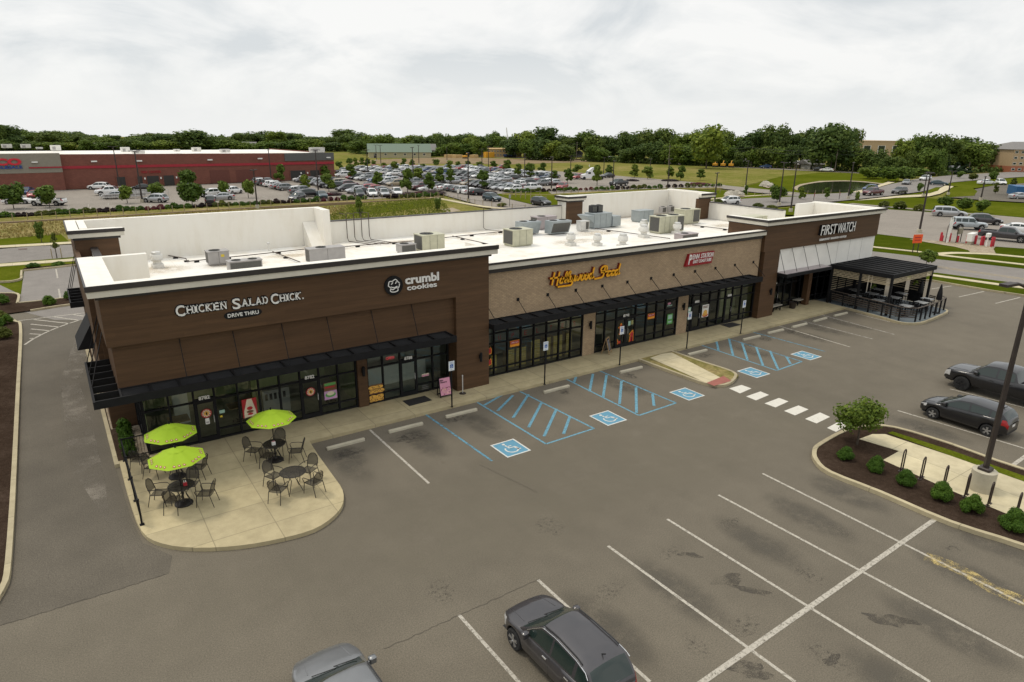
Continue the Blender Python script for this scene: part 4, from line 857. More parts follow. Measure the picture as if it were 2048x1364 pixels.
ring = [(-0.98 + 0.27 * math.cos(a), 0.05 + 0.2 * math.sin(a) + 0.035 * math.cos(5 * a)) for a in np.linspace(0, 2 * PI, 30)]
hat = strokes([ring, [(-1.14, -0.10), (-1.16, -0.24), (-0.98, -0.29), (-0.80, -0.24), (-0.82, -0.10)], [(-1.12, -0.05), (-0.98, -0.09), (-0.84, -0.05)], [(-1.1, 0.08), (-1.04, 0.14)], [(-0.9, 0.1), (-0.86, 0.16)]], 0.04, 0.02)
put(hat, 0, -0.08, 0).build('badge_emblem', 'sign_white', t)
put(letters('crumbl', 1.72, 0.40, 0.06, 0.03), -0.40, 0, -0.03).build('lettering', 'sign_white', t)
put(letters('cookies', 1.52, 0.235, 0.06, 0.016), -0.32, 0, -0.315).build('lettering', 'sign_white', t)
t = thing('shop_sign', 'yellow slanted script lettering with dark red sides on the brick wall', 'sign', (24.0, 27.75, 4.9))
HW = [[(0.18, 0), (0.18, 1)], [(0.62, -0.12), (0.62, 1)], [(-0.05, 0.56), (0.2, 0.56), (0.62, 0.58)],
  [(0.98, 0.5), (0.84, 0.34), (0.86, 0.06), (1.02, 0.02), (1.12, 0.22), (1.06, 0.46), (0.97, 0.5)],
  [(1.12, 0.18), (1.3, 0.55), (1.36, 0.9), (1.27, 0.9), (1.25, 0.4), (1.3, 0.04), (1.42, 0.1)],
  [(1.42, 0.14), (1.58, 0.55), (1.64, 0.92), (1.55, 0.9), (1.53, 0.4), (1.58, 0.04), (1.70, 0.12)],
  [(1.72, 0.5), (1.74, 0.12), (1.86, 0.04), (1.97, 0.2), (2.0, 0.5)], [(2.0, 0.5), (2.0, 0.0), (1.95, -0.28), (1.75, -0.32), (0.8, -0.30)],
  [(2.12, 0.5), (2.14, 0.1), (2.26, 0.06), (2.36, 0.4), (2.38, 0.1), (2.50, 0.06), (2.60, 0.3), (2.60, 0.5)],
  [(2.86, 0.5), (2.74, 0.34), (2.76, 0.06), (2.9, 0.02), (3.0, 0.22), (2.96, 0.46), (2.86, 0.5)],
  [(3.22, 0.5), (3.10, 0.34), (3.12, 0.06), (3.26, 0.02), (3.36, 0.22), (3.32, 0.46), (3.22, 0.5)],
  [(3.74, 0.42), (3.6, 0.5), (3.48, 0.3), (3.52, 0.05), (3.64, 0.03), (3.76, 0.25)], [(3.78, 0.98), (3.76, 0.4), (3.78, 0.05), (3.92, 0.12)],
  [(5.08, 0.72), (5.0, 0.98), (4.7, 1.02), (4.5, 0.8), (4.58, 0.58), (4.75, 0.55)], [(4.86, 0.86), (4.86, 0.3), (4.76, 0.0), (4.1, -0.06)], [(4.6, 0.46), (5.15, 0.5)],
  [(5.50, 0.46), (5.30, 0.50), (5.25, 0.38), (5.40, 0.28)], [(5.40, 0.28), (5.20, 0.20), (5.26, 0.03), (5.52, 0.08)],
  [(5.90, 0.46), (5.70, 0.50), (5.65, 0.38), (5.80, 0.28)], [(5.80, 0.28), (5.60, 0.20), (5.66, 0.03), (5.92, 0.08)],
  [(6.26, 0.44), (6.1, 0.5), (5.98, 0.3), (6.02, 0.05), (6.14, 0.03), (6.28, 0.25)], [(6.32, 1.0), (6.30, 0.4), (6.32, 0.05), (6.44, 0.12)]]
sx, sz = 5.05 / 6.5, 0.60
bk = strokes(HW, 0.112, 0.16, sx, sz, 0.24); put(bk, -2.62, 0, -0.12); bk.build('letter_return', 'sign_maroon', t)
fc = strokes(HW, 0.096, 0.02, sx, sz, 0.24); put(fc, -2.62, -0.161, -0.12); fc.build('lettering', 'sign_yellow', t)
t = thing('shop_sign', 'dark red panel with slanted white lettering for the sandwich shop', 'sign', (33.25, 27.75, 5.02))
b = MB(); pv = [(-1.28, -0.38), (1.16, -0.38), (1.38, 0.38), (-1.02, 0.38)]
b.add([(x, -0.16, z) for x, z in pv] + [(x, 0, z) for x, z in pv], [(0, 1, 2, 3), (0, 4, 5, 1), (1, 5, 6, 2), (2, 6, 7, 3), (3, 7, 4, 0)]); b.build('sign_panel', 'sign_red', t)
put(letters('P', 0.30, 0.62, 0.03, 0.012, 0.25), -1.05, -0.16, -0.27).build('lettering', 'sign_white', t)
put(letters('ENN', 0.64, 0.30, 0.03, 0.006, 0.25), -0.70, -0.16, 0.03).build('lettering', 'sign_white', t); put(letters('STATION', 1.2, 0.30, 0.03, 0.006, 0.25), 0.07, -0.16, 0.03).build('lettering', 'sign_white', t)
put(letters('EAST COAST SUBS', 1.72, 0.20, 0.03, 0.0, 0.25), -0.62, -0.16, -0.235).build('lettering', 'sign_white', t)
t = thing('shop_sign', 'tall slanted white lettering over a small subtitle on the far brown wing', 'sign', (48.0, 27.5, 5.5))
for txt, x, wd in (('FIRST', -2.15, 2.02), ('WATCH', 0.02, 2.36)):
 put(letters(txt, wd, 0.74, 0.20, 0.025, 0.12), x + 0.02, 0, 0.03).build('letter_return', 'black', t); put(letters(txt, wd, 0.74, 0.03, 0.0, 0.12), x, -0.2, 0.03).build('lettering', 'sign_white', t)
put(letters('BREAKFAST  BRUNCH  LUNCH', 3.5, 0.15, 0.07, 0.0, 0.12), -1.9, 0, -0.40).build('lettering', 'sign_white', t)
# ------------------------------------------------------------------ vehicles
M['tyre'] = plain('tyre_rubber', (0.018, 0.018, 0.018), 0.85)
M['rim'] = plain('alloy_rim', (0.55, 0.55, 0.55), 0.3, 0.8)
M['rim_black'] = plain('black_rim', (0.02, 0.02, 0.022), 0.4)
M['car_glass'] = None
def cg():
 t = MT('car_glass'); t.base((0.018, 0.030, 0.026)); t.set(Roughness=0.05); t.b.inputs['Specular IOR Level'].default_value = 0.7; return t.m
M['car_glass'] = cg()
M['chrome'] = plain('chrome_trim', (0.75, 0.75, 0.75), 0.18, 1.0, 0.05)
M['trim'] = plain('black_plastic_trim', (0.020, 0.020, 0.021), 0.6)
M['lamp_clear'] = plain('clear_lamp_lens', (0.62, 0.62, 0.62), 0.12, 0.3, 0.2, 18)
M['lamp_red'] = plain('red_lamp_lens', (0.30, 0.008, 0.010), 0.2, 0, 0.2)
M['lamp_amber'] = plain('amber_lamp_lens', (0.70, 0.22, 0.02), 0.25)
PAINT = {k: paint(k, c, m_) for k, (c, m_) in dict(white=((0.74, 0.74, 0.73), 0), black=((0.010, 0.010, 0.012), 0), charcoal=((0.055, 0.052, 0.056), 0.35), grey=((0.16, 0.165, 0.175), 0.4), silver=((0.42, 0.43, 0.44), 0.5),
   red=((0.28, 0.012, 0.015), 0.1), maroon=((0.09, 0.012, 0.018), 0.2), blue=((0.022, 0.055, 0.15), 0.2), teal=((0.03, 0.06, 0.075), 0.3), tan=((0.33, 0.27, 0.18), 0.3), steel=((0.19, 0.195, 0.20), 0.45), bronco=((0.36, 0.40, 0.42), 0.1)).items()}
def interp(tab, x):
 if x <= tab[0][0]: return tab[0][1]
 for (a, va), (b, vb) in zip(tab, tab[1:]):
  if x <= b:
   t = (x - a) / (b - a); return va + (vb - va) * t
 return tab[-1][1]
def sm(tab, x):
 """interpolation with rounded corners"""
 return sum(interp(tab, x + d) for d in (-0.06, -0.03, 0, 0.03, 0.06)) / 5
# x runs from the rear bumper (-) to the nose (+); top = body line (boot, belt, bonnet); roof = glass house line
KIND = dict(
 suv=dict(L=4.55, W=1.86, top=[(-2.275, 0.72), (-2.2, 1.0), (-2.05, 1.06), (0.95, 0.99), (1.25, 0.985), (1.9, 0.88), (2.2, 0.76), (2.275, 0.62)], roof=[(-2.16, 1.04), (-1.82, 1.53), (-1.4, 1.63), (-0.4, 1.68), (0.30, 1.62), (1.18, 0.98)], rr=-1.80, rf=0.30, win=[(-1.95, -1.42), (-1.30, -0.40), (-0.32, 0.72)], wb=(-1.35, 1.38), wr=0.345, sill=0.30),
 crossover=dict(L=4.40, W=1.82, top=[(-2.2, 0.70), (-2.14, 0.98), (-2.0, 1.05), (0.85, 0.97), (1.15, 0.965), (1.75, 0.90), (2.10, 0.80), (2.2, 0.62)], roof=[(-2.10, 1.03), (-1.75, 1.50), (-1.3, 1.60), (-0.4, 1.645), (0.20, 1.60), (1.08, 0.96)], rr=-1.74, rf=0.20, win=[(-1.80, -1.38), (-1.26, -0.38), (-0.30, 0.64)], wb=(-1.30, 1.34), wr=0.345, sill=0.30),
 hatch=dict(L=4.08, W=1.70, top=[(-2.04, 0.70), (-1.98, 1.0), (-1.85, 1.06), (0.9, 0.92), (1.2, 0.90), (1.7, 0.80), (1.97, 0.70), (2.04, 0.58)], roof=[(-1.95, 1.05), (-1.72, 1.38), (-1.3, 1.47), (-0.3, 1.52), (0.25, 1.46), (1.25, 0.90)], rr=-1.70, rf=0.25, win=[(-1.60, -1.25), (-1.15, -0.35), (-0.27, 0.70)], wb=(-1.25, 1.28), wr=0.31, sill=0.24),
 sedan=dict(L=4.75, W=1.82, top=[(-2.375, 0.70), (-2.3, 0.98), (-1.75, 1.02), (-1.5, 0.98), (0.95, 0.93), (1.2, 0.92), (1.9, 0.80), (2.27, 0.70), (2.375, 0.55)], roof=[(-1.85, 1.01), (-1.15, 1.36), (-0.6, 1.44), (0.0, 1.45), (0.35, 1.39), (1.25, 0.92)], rr=-1.12, rf=0.35, win=[(-1.30, -0.98), (-0.92, -0.15), (-0.07, 0.80)], wb=(-1.40, 1.42), wr=0.325, sill=0.23),
 van=dict(L=5.15, W=1.98, top=[(-2.575, 0.70), (-2.52, 1.0), (-2.4, 1.04), (1.2, 0.98), (1.5, 0.97), (2.15, 0.85), (2.5, 0.72), (2.575, 0.58)], roof=[(-2.50, 1.03), (-2.30, 1.60), (-1.8, 1.70), (-0.3, 1.74), (0.5, 1.66), (1.55, 0.97)], rr=-2.28, rf=0.50, win=[(-2.2, -1.25), (-1.17, 0.0), (0.08, 0.95)], wb=(-1.45, 1.55), wr=0.34, sill=0.25),
 offroad=dict(L=4.60, W=1.93, top=[(-2.2, 0.80), (-2.16, 1.1), (-2.1, 1.14), (0.75, 1.10), (1.0, 1.09), (2.1, 1.02), (2.25, 0.92), (2.3, 0.60)], roof=[(-2.15, 1.12), (-2.05, 1.76), (-1.9, 1.82), (-0.3, 1.84), (0.30, 1.82), (0.90, 1.09)], rr=-2.04, rf=0.30, win=[(-2.0, -1.35), (-1.25, -0.45), (-0.36, 0.55)], wb=(-1.38, 1.40), wr=0.40, sill=0.42),
 pickup=dict(L=5.85, W=2.03, top=[(-2.92, 0.80), (-2.88, 1.22), (-2.8, 1.26), (-0.75, 1.26), (-0.5, 1.20), (1.35, 1.17), (1.6, 1.17), (2.6, 1.10), (2.86, 0.98), (2.925, 0.60)], roof=[(-0.85, 1.24), (-0.62, 1.80), (-0.4, 1.87), (0.3, 1.90), (0.85, 1.84), (1.62, 1.17)], rr=-0.62, rf=0.85, win=[(-0.62, 0.18), (0.27, 1.12)], wb=(-1.85, 1.83), wr=0.42, sill=0.42, bed=(-2.80, -0.92)),
)
def car_faces(kd, n=64, arches=True):
 """returns {part: (verts, faces)} for one side-symmetric car shell"""
 K = KIND[kd]; L, W = K['L'], K['W']; h = L / 2; out = {}
 def emit(p, quad):
  v, f = out.setdefault(p, ([], {})) if False else out.setdefault(p, ([], []))
  o = len(v); v.extend(quad); f.append(tuple(range(o, o + len(quad))))
 def half(x):
  e_ = max(0.0, abs(x) - (h - 0.85)) / 0.85
  return W / 2 * (1 - (0.34 if x > 0 else 0.20) * e_ ** 2.5)
 xs = [-h + L * i / n for i in range(n + 1)]
 xs = [-h, -h + 0.03] + xs[1:-1] + [h - 0.03, h]
 NT = 8; ts = [0, 0.1, 0.28, 0.46, 0.64, 0.80, 0.92, 1.0]
 sec = [0.90, 0.955, 0.985, 1.0, 1.0, 0.985, 0.955, 0.915]
 def zb(x):
  z = K['sill'] + (0.06 * max(0, abs(x) - h + 0.5) / 0.5)
  if arches:
   for c in K['wb']:
    r_ = K['wr'] + 0.055; d = abs(x - c)
    if d < r_: z = max(z, K['wr'] + math.sqrt(r_ * r_ - d * d))
  return z
 bed = K.get('bed')
 g_ = []
 for x in xs:
  z1 = sm(K['top'], x); z0 = min(zb(x), z1 - 0.05); w = half(x); e_ = 0.93 if abs(x) >= h - 1e-6 else 1.0
  g_.append([(x, w * e_ * sec[j], z0 + (z1 - z0) * ts[j]) for j in range(NT)])
 def mir(q): return [(p[0], -p[1], p[2]) for p in reversed(q)]
 for i in range(len(xs) - 1):
  xm = (xs[i] + xs[i + 1]) / 2
  for j in range(NT - 1):
   q = [g_[i][j], g_[i][j + 1], g_[i + 1][j + 1], g_[i + 1][j]][::-1]
   zm = sum(p[2] for p in q) / 4; p_ = 'body'
   if xm > h - 0.42 and 0.62 < zm / 1.0 < 0.90 * (1.2 if kd in ('pickup', 'offroad') else 1.0) and j in (3, 4, 5) : p_ = 'headlight'
   elif xm < -h + (0.30 if kd != 'sedan' else 0.4) and j in (4, 5, 6): p_ = 'tail_light'
   elif j == 0 and kd in ('suv', 'crossover', 'offroad', 'pickup'): p_ = 'sill_trim'
   emit(p_ + ('|L' if 'light' in p_ else ''), q); emit(p_ + ('|R' if 'light' in p_ else ''), mir(q))
  # top: bonnet, cowl, boot
  us = [1, 0.8, 0.45, 0]
  if bed and bed[0] < xm < bed[1]: us = [1, 0.86]
  for k in range(len(us) - 1):
   def tp(ii, u):
    p = g_[ii][-1]; cr = 0.055 * (1 - u * u) if not bed or xs[ii] > 1 else 0
    return (p[0], p[1] * u, p[2] + cr)
   q = [tp(i, us[k]), tp(i, us[k + 1]), tp(i + 1, us[k + 1]), tp(i + 1, us[k])][::-1]
   emit('body', q); emit('body', mir(q))
 for s_, ii in ((1, len(xs) - 1), (-1, 0)):
  for j in range(NT - 1):
   for a, b2 in ((-1, -0.62), (-0.62, 0), (0, 0.62), (0.62, 1)):
    A = g_[ii][j]; B_ = g_[ii][j + 1]
    q = [(A[0], A[1] * a, A[2]), (A[0], A[1] * b2, A[2]), (B_[0], B_[1] * b2, B_[2]), (B_[0], B_[1] * a, B_[2])]
    if s_ < 0: q = q[::-1]
    p_ = 'body'
    if s_ > 0 and j in (3, 4) and abs(a + b2) < 1: p_ = 'grille'
    elif s_ > 0 and j in (1, 2): p_ = 'bumper_trim'
    elif s_ < 0 and j <= 1 and kd not in ('sedan', 'van'): p_ = 'bumper_trim'
    emit(p_, q)
 # glass house
 ro = K['roof']; xr, xw = ro[0][0], ro[-1][0]
 cut = sorted(set([xr, K['rr'], K['rf'], xw] + [v for wn in K['win'] for v in wn] + [xr + (xw - xr) * i / 26 for i in range(27)]))
 st = []
 for x in cut:
  zt = sm(ro, x) if xr + 0.05 < x < xw - 0.05 else interp(ro, x); zbt = sm(K['top'], x) - 0.012; w = half(x)
  zt = max(zt, zbt + 0.012); hh = (zt - zbt); ed = min(0.085, hh * 0.3)
  wb_ = w * 0.925; lean = 0.34 * max(0, hh - ed)
  rows = []
  for t in (0, 0.10, 0.86, 1.0):
   z = zbt + (hh - ed) * t; rows.append((x, wb_ - lean * t * (0.85 + 0.15 * t), z))
  yt = rows[-1][1]
  tops = [(x, yt * u, zt - ed * (u ** 3.2)) for u in (1, 0.90, 0.62, 0.3, 0)]
  st.append((rows, tops))
 for i in range(len(cut) - 1):
  xm = (cut[i] + cut[i + 1]) / 2; a, b2 = st[i], st[i + 1]
  wi = next((k for k, wn in enumerate(K['win']) if wn[0] - 1e-6 < xm < wn[1] + 1e-6), None)
  for j in range(3):
   q = [a[0][j], a[0][j + 1], b2[0][j + 1], b2[0][j]][::-1]
   tall = a[0][3][2] - a[0][0][2] > 0.12
   p_ = 'side_window' if (j == 1 and wi is not None and tall) else 'body'
   emit(p_ + ('|L%d' % wi if p_ != 'body' else ''), q); emit(p_ + ('|R%d' % wi if p_ != 'body' else ''), mir(q))
  for k in range(4):
   q = [a[1][k], a[1][k + 1], b2[1][k + 1], b2[1][k]][::-1]
   p_ = 'body'
   if xm > K['rf'] and k > 0: p_ = 'windshield'
   elif xm < K['rr'] and k > 0: p_ = 'rear_window'
   emit(p_, q); emit(p_, mir(q))
 # floor pan and wheel housings so nothing shows through
 if bed:
  x0, x1 = bed; yw = W / 2 * 0.78; z0, z1 = 0.80, sm(K['top'], -1.8) - 0.003
  v = [(x0, -yw, z0), (x1, -yw, z0), (x1, yw, z0), (x0, yw, z0), (x0, -yw, z1), (x1, -yw, z1), (x1, yw, z1), (x0, yw, z1)]
  for f in ((0, 1, 2, 3), (0, 4, 5, 1), (1, 5, 6, 2), (2, 6, 7, 3), (3, 7, 4, 0)): emit('cargo_bed', [v[i] for i in f])
 z = K['sill'] + 0.02; yw = W / 2 * 0.86
 emit('underbody', [(-h + 0.15, -yw, z), (-h + 0.15, yw, z), (h - 0.15, yw, z), (h - 0.15, -yw, z)])
 for c in K['wb']:
  r_ = K['wr'] + 0.05
  for s_ in (1, -1):
   y = s_ * (W / 2 - 0.30)
   emit('underbody', [(c + r_ * math.cos(t), y, K['wr'] + r_ * math.sin(t)) for t in np.linspace(0, 2 * PI, 17)[:-1]])
 return out
def shell_mesh(name, vf, mat, smooth=38):
 v, f = vf; key = {}; nv = []; idx = []
 for p in v:
  k = (round(p[0], 4), round(p[1], 4), round(p[2], 4))
  if k not in key: key[k] = len(nv); nv.append(p)
  idx.append(key[k])
 nf = []
 for q in f:
  g2 = []
  for i in q:
   if not g2 or idx[i] != g2[-1]: g2.append(idx[i])
  if len(g2) > 2 and g2[0] == g2[-1]: g2.pop()
  if len(set(g2)) > 2: nf.append(tuple(g2))
 me = bpy.data.meshes.new(name); me.from_pydata(nv, [], nf)
 for m_ in (mat if isinstance(mat, list) else [mat]): me.materials.append(M[m_] if isinstance(m_, str) else m_)
 me.polygons.foreach_set('use_smooth', [True] * len(me.polygons)); me.update(); me.set_sharp_from_angle(angle=R(smooth)); return me
def wheel_meshes(r_, w, rim, spokes=5):
 ty = MB(); ty.lathe([(r_ * 0.62, -w * 0.42), (r_ * 0.86, -w * 0.5), (r_ * 0.96, -w * 0.42), (r_, -w * 0.25), (r_, w * 0.25), (r_ * 0.96, w * 0.42), (r_ * 0.86, w * 0.5), (r_ * 0.62, w * 0.42)], 24, 0, 'Y')
 ri = MB(); ri.lathe([(r_ * 0.63, -w * 0.36), (r_ * 0.66, -w * 0.47), (r_ * 0.60, -w * 0.47), (r_ * 0.58, -w * 0.30), (0.02, -w * 0.28), (0.02, w * 0.2)], 24, 1, 'Y')
 for k in range(spokes):
  t = 2 * PI * k / spokes + 0.3
  for d in (-0.16, 0.16):
   ri.bar((0.06 * math.cos(t), -w * 0.43, 0.06 * math.sin(t)), (r_ * 0.61 * math.cos(t + d), -w * 0.43, r_ * 0.61 * math.sin(t + d)), 0.05 * r_ / 0.33, 0.04)
 ri.lathe([(0.08, -w * 0.46), (0.08, -w * 0.3)], 12, 0, 'Y')
 return ty, ri
WH = {}
def add_wheels(K, t, rim='rim', spokes=5):
 key = (round(K['wr'], 3), rim, spokes)
 if key not in WH:
  ty, ri = wheel_meshes(K['wr'], 0.225, rim, spokes)
  a = ty.build('wheel', 'tyre', None, 35); b = ri.build('rim', [rim, 'trim'], None, 35); WH[key] = (a.data, b.data)
  bpy.data.objects.remove(a); bpy.data.objects.remove(b)
 for c in K['wb']:
  for s_ in (-1, 1):
   o = bpy.data.objects.new('wheel', WH[key][0]); C.objects.link(o); o.parent = t; o.location = (c, s_ * (K['W'] / 2 - 0.125), K['wr'])
   if s_ > 0: o.rotation_euler = (0, 0, PI)
   q = bpy.data.objects.new('rim', WH[key][1]); C.objects.link(q); q.parent = o
SH = {}
PMAT = dict(sill_trim='trim', grille='trim', bumper_trim='trim', cargo_bed='trim', underbody='trim', headlight='lamp_clear', tail_light='lamp_red', windshield='car_glass', rear_window='car_glass', side_window='car_glass')
def near_car(kd, col, loc, rz, label, group=None, rim='rim', n=72, extras=True, cat='car', name='parked_car', spokes=5, chrome=False):
 K = KIND[kd]; t = thing(name, label, cat, loc, rz, group)
 key = (kd, n)
 if key not in SH: SH[key] = car_faces(kd, n)
 body = None; W, h = K['W'], K['L'] / 2
 for p in sorted(SH[key], key=lambda q: q != 'body'):
  nm = p.split('|')[0]
  mk = (kd, n, p, col if nm == 'body' else '')
  if mk not in SH: SH[mk] = shell_mesh(nm, SH[key][p], PAINT[col] if nm == 'body' else PMAT[nm])
  o = bpy.data.objects.new(nm, SH[mk]); C.objects.link(o); o.parent = t
  if nm == 'body': body = o
 add_wheels(K, t, rim, spokes)
 wsx = K['roof'][-1][0]; zb_ = sm(K['top'], wsx - 0.35)
 for s_ in (-1, 1):
  b = MB(); b.bbox(wsx - 0.52, wsx - 0.34, s_ * W * 0.53 - 0.10, s_ * W * 0.53 + 0.10, zb_ + 0.02, zb_ + 0.20, 0.03); b.bar((wsx - 0.43, s_ * W * 0.44, zb_ + 0.03), (wsx - 0.43, s_ * W * 0.5, zb_ + 0.08), 0.06, 0.05)
  b.build('wing_mirror', PAINT[col] if kd != 'hatch' else 'trim', t, 40)
 if not extras: return t
 for s_ in (-1, 1):
  for wn in K['win'][-2:]:
   xh = wn[0] + 0.12; zh = sm(K['top'], xh) - 0.13
   MB().bar((xh - 0.09, s_ * W * 0.497, zh), (xh + 0.09, s_ * W * 0.497, zh), 0.025, 0.035).build('door_handle', 'chrome' if chrome else PAINT[col], t)
  for wn in K['win'][-2:]:
   q = []; xd = wn[0] - 0.045
   z1 = sm(K['top'], xd); b = MB(); b.bar((xd, s_ * W * 0.486, K['sill'] + 0.10), (xd, s_ * (W * 0.5 + 0.0015), 0.68), 0.008, 0.008); b.bar((xd, s_ * (W * 0.5 + 0.0015), 0.68), (xd, s_ * W * 0.475, z1 - 0.03), 0.008, 0.008)
   b.build('door_seam', 'trim', t)
  if kd in ('suv', 'crossover', 'offroad') and name != 'x':
   ro = K['roof']; b = MB(); pts = []
   for x in np.linspace(K['rr'] + 0.25, K['rf'] - 0.05, 9):
    pts.append((x, s_ * (W * 0.5 * 0.925 - 0.34 * (sm(ro, x) - sm(K['top'], x) - 0.085) - 0.04), sm(ro, x) - 0.03))
   b.tube(pts, 0.02, 6); b.build('roof_rail', 'trim', t, 40)
  if chrome:
   pts = []
   for x in np.linspace(K['win'][0][0] - 0.02, K['rf'] + 0.55, 20):
    zt = sm(K['roof'], x); zz = sm(K['top'], x); pts.append((x, s_ * (W * 0.5 * 0.925 - 0.34 * (zt - zz - 0.085) + 0.006), zt - 0.095))
   MB().tube(pts, 0.014, 6).build('window_trim', 'chrome', t, 40)
 x = wsx; zc = sm(K['top'], x)
 w = MB()
 for y in (-0.35, 0.25): w.bar((x - 0.02, y + 0.30, zc + 0.055), (x - 0.22, y - 0.28, zc + 0.17), 0.02, 0.015)
 w.build('windshield_wiper', 'trim', t)
 b = MB(); b.box(-h - 0.012, -h + 0.02, -0.16, 0.16, 0.62, 0.74); b.build('licence_plate', 'white', t)
 if kd != 'pickup':
  xr = K['roof'][0][0]; b = MB(); b.bar((K['rr'] + 0.22, 0, sm(K['roof'], K['rr'] + 0.22)), (K['rr'] + 0.08, 0, sm(K['roof'], K['rr'] + 0.22) + 0.10), 0.025, 0.03); b.build('roof_antenna', 'trim', t)
 # bonnet creases
 for s_ in (-1, 1):
  pts = [(x_, s_ * (0.36 + 0.10 * (x_ - wsx)) * W / 1.8 * -1 if False else s_ * W * (0.33 - 0.05 * (x_ - wsx)), sm(K['top'], x_) + 0.030) for x_ in np.linspace(wsx + 0.12, h - 0.25, 7)]
  MB().tube(pts, 0.009, 5).build('bonnet_crease', PAINT[col], t, 60)
 return t
FAR = {}
def far_car(kd, col, loc, rz, label, group, cat='car', name='parked_car', n=26, rim='rim'):
 """a car too far off to show its parts: one mesh"""
 key = (kd, col, n)
 if key not in FAR:
  sh = car_faces(kd, n, False); K = KIND[kd]; b = MB(); mats = [PAINT[col], 'car_glass', 'trim', 'lamp_clear', 'lamp_red', 'tyre', rim]
  mi = dict(body=0, windshield=1, rear_window=1, side_window=1, sill_trim=2, grille=2, bumper_trim=2, cargo_bed=2, underbody=2, headlight=3, tail_light=4)
  for p, (v, f) in sh.items(): b.add(v, f, mi[p.split('|')[0]])
  for c in K['wb']:
   for s_ in (-1, 1):
    y = s_ * (K['W'] / 2 - 0.09)
    b.lathe([(K['wr'], -0.10), (K['wr'], 0.10)], 14, 5, 'Y', (c, y, K['wr'])); b.lathe([(K['wr'] * 0.62, -0.11), (K['wr'] * 0.62, 0.11)], 12, 6, 'Y', (c, y, K['wr']))
  key2 = {}; nv = [];
  o = b.build(name, mats); FAR[key] = o.data; bpy.data.objects.remove(o)
 o = bpy.data.objects.new(name, FAR[key]); C.objects.link(o); o.location = loc; o.rotation_euler = (0, 0, rz); return tag(o, label, cat, group)
def ground(px, py, z=0): return at(px, py, z)
NORTH = PI / 2
CS = 0.95
def sized(o, k=CS): o.scale = (k, k, k); return o
sized(near_car('crossover', 'charcoal', (8.68, 10.22, 0), NORTH + 0.01, 'charcoal compact sport utility car with chrome window trim in the front bay', None, 'rim', chrome=True), 0.85)
sized(near_car('suv', 'steel', (3.62, 11.4, 0), NORTH + 0.03, 'grey car with a sunroof cut off by the bottom edge of the photo', None, 'rim'), 0.86)
sized(near_car('hatch', 'black', (33.0, 11.3, 0), NORTH + 0.01, 'black hatchback with tall red tail lamps beside the bike rack island', None, 'rim'), 0.885)
sized(near_car('pickup', 'black', (38.25, 11.75, 0), NORTH + 0.01, 'black pickup truck on black wheels beside the black hatchback', None, 'rim_black', cat='pickup', name='pickup_truck'), 0.89)
# ------------------------------------------------------------------ leaves: crowns and shrubs
def leaf_cloud(centres, radii, per, size, seed, squash=1.0, aspect=1.4):
 """leaf-sized quads scattered on and inside a set of leaf clumps"""
 g_ = np.random.default_rng(seed); V = []
 for c, r_ in zip(centres, radii):
  n = max(6, int(per * (r_ / np.mean(radii)) ** 2))
  d = g_.normal(size=(n, 3)); d /= np.linalg.norm(d, axis=1)[:, None]
  rad = r_ * (0.45 + 0.62 * g_.random(n) ** 0.8); p = np.array(c) + d * rad[:, None] * np.array([1, 1, squash])
  nn = d + g_.normal(scale=0.38, size=(n, 3)); nn[:, 2] += 0.25; nn /= np.linalg.norm(nn, axis=1)[:, None]
  a = np.cross(nn, g_.normal(size=(n, 3))); a /= np.linalg.norm(a, axis=1)[:, None]; b = np.cross(nn, a)
  s = size * (0.6 + 0.8 * g_.random(n))[:, None]
  V.append(np.stack([p - a * s * aspect / 2, p + b * s / 2, p + a * s * aspect / 2, p - b * s / 2], axis=1))
 V = np.concatenate(V).reshape(-1, 3); return V, np.arange(len(V)).reshape(-1, 4)
LEAF = {k: foliage('leaves_' + k, d, l) for k, (d, l) in dict(
 wood=((0.042, 0.080, 0.020), (0.145, 0.195, 0.042)), bright=((0.075, 0.125, 0.018), (0.215, 0.275, 0.046)), maple=((0.055, 0.100, 0.014), (0.17, 0.235, 0.036)), shrub=((0.038, 0.088, 0.009), (0.115, 0.205, 0.022)),
 yellow=((0.06, 0.080, 0.012), (0.17, 0.185, 0.035)), plum=((0.022, 0.012, 0.012), (0.050, 0.026, 0.026)), rose=((0.09, 0.020, 0.028), (0.22, 0.06, 0.07)), lilac=((0.055, 0.04, 0.045), (0.12, 0.085, 0.09)), conifer=((0.014, 0.032, 0.014), (0.04, 0.07, 0.03))).items()}
M['bark'] = plain('bark', (0.075, 0.058, 0.042), 0.9, 0, 0.3, 8)
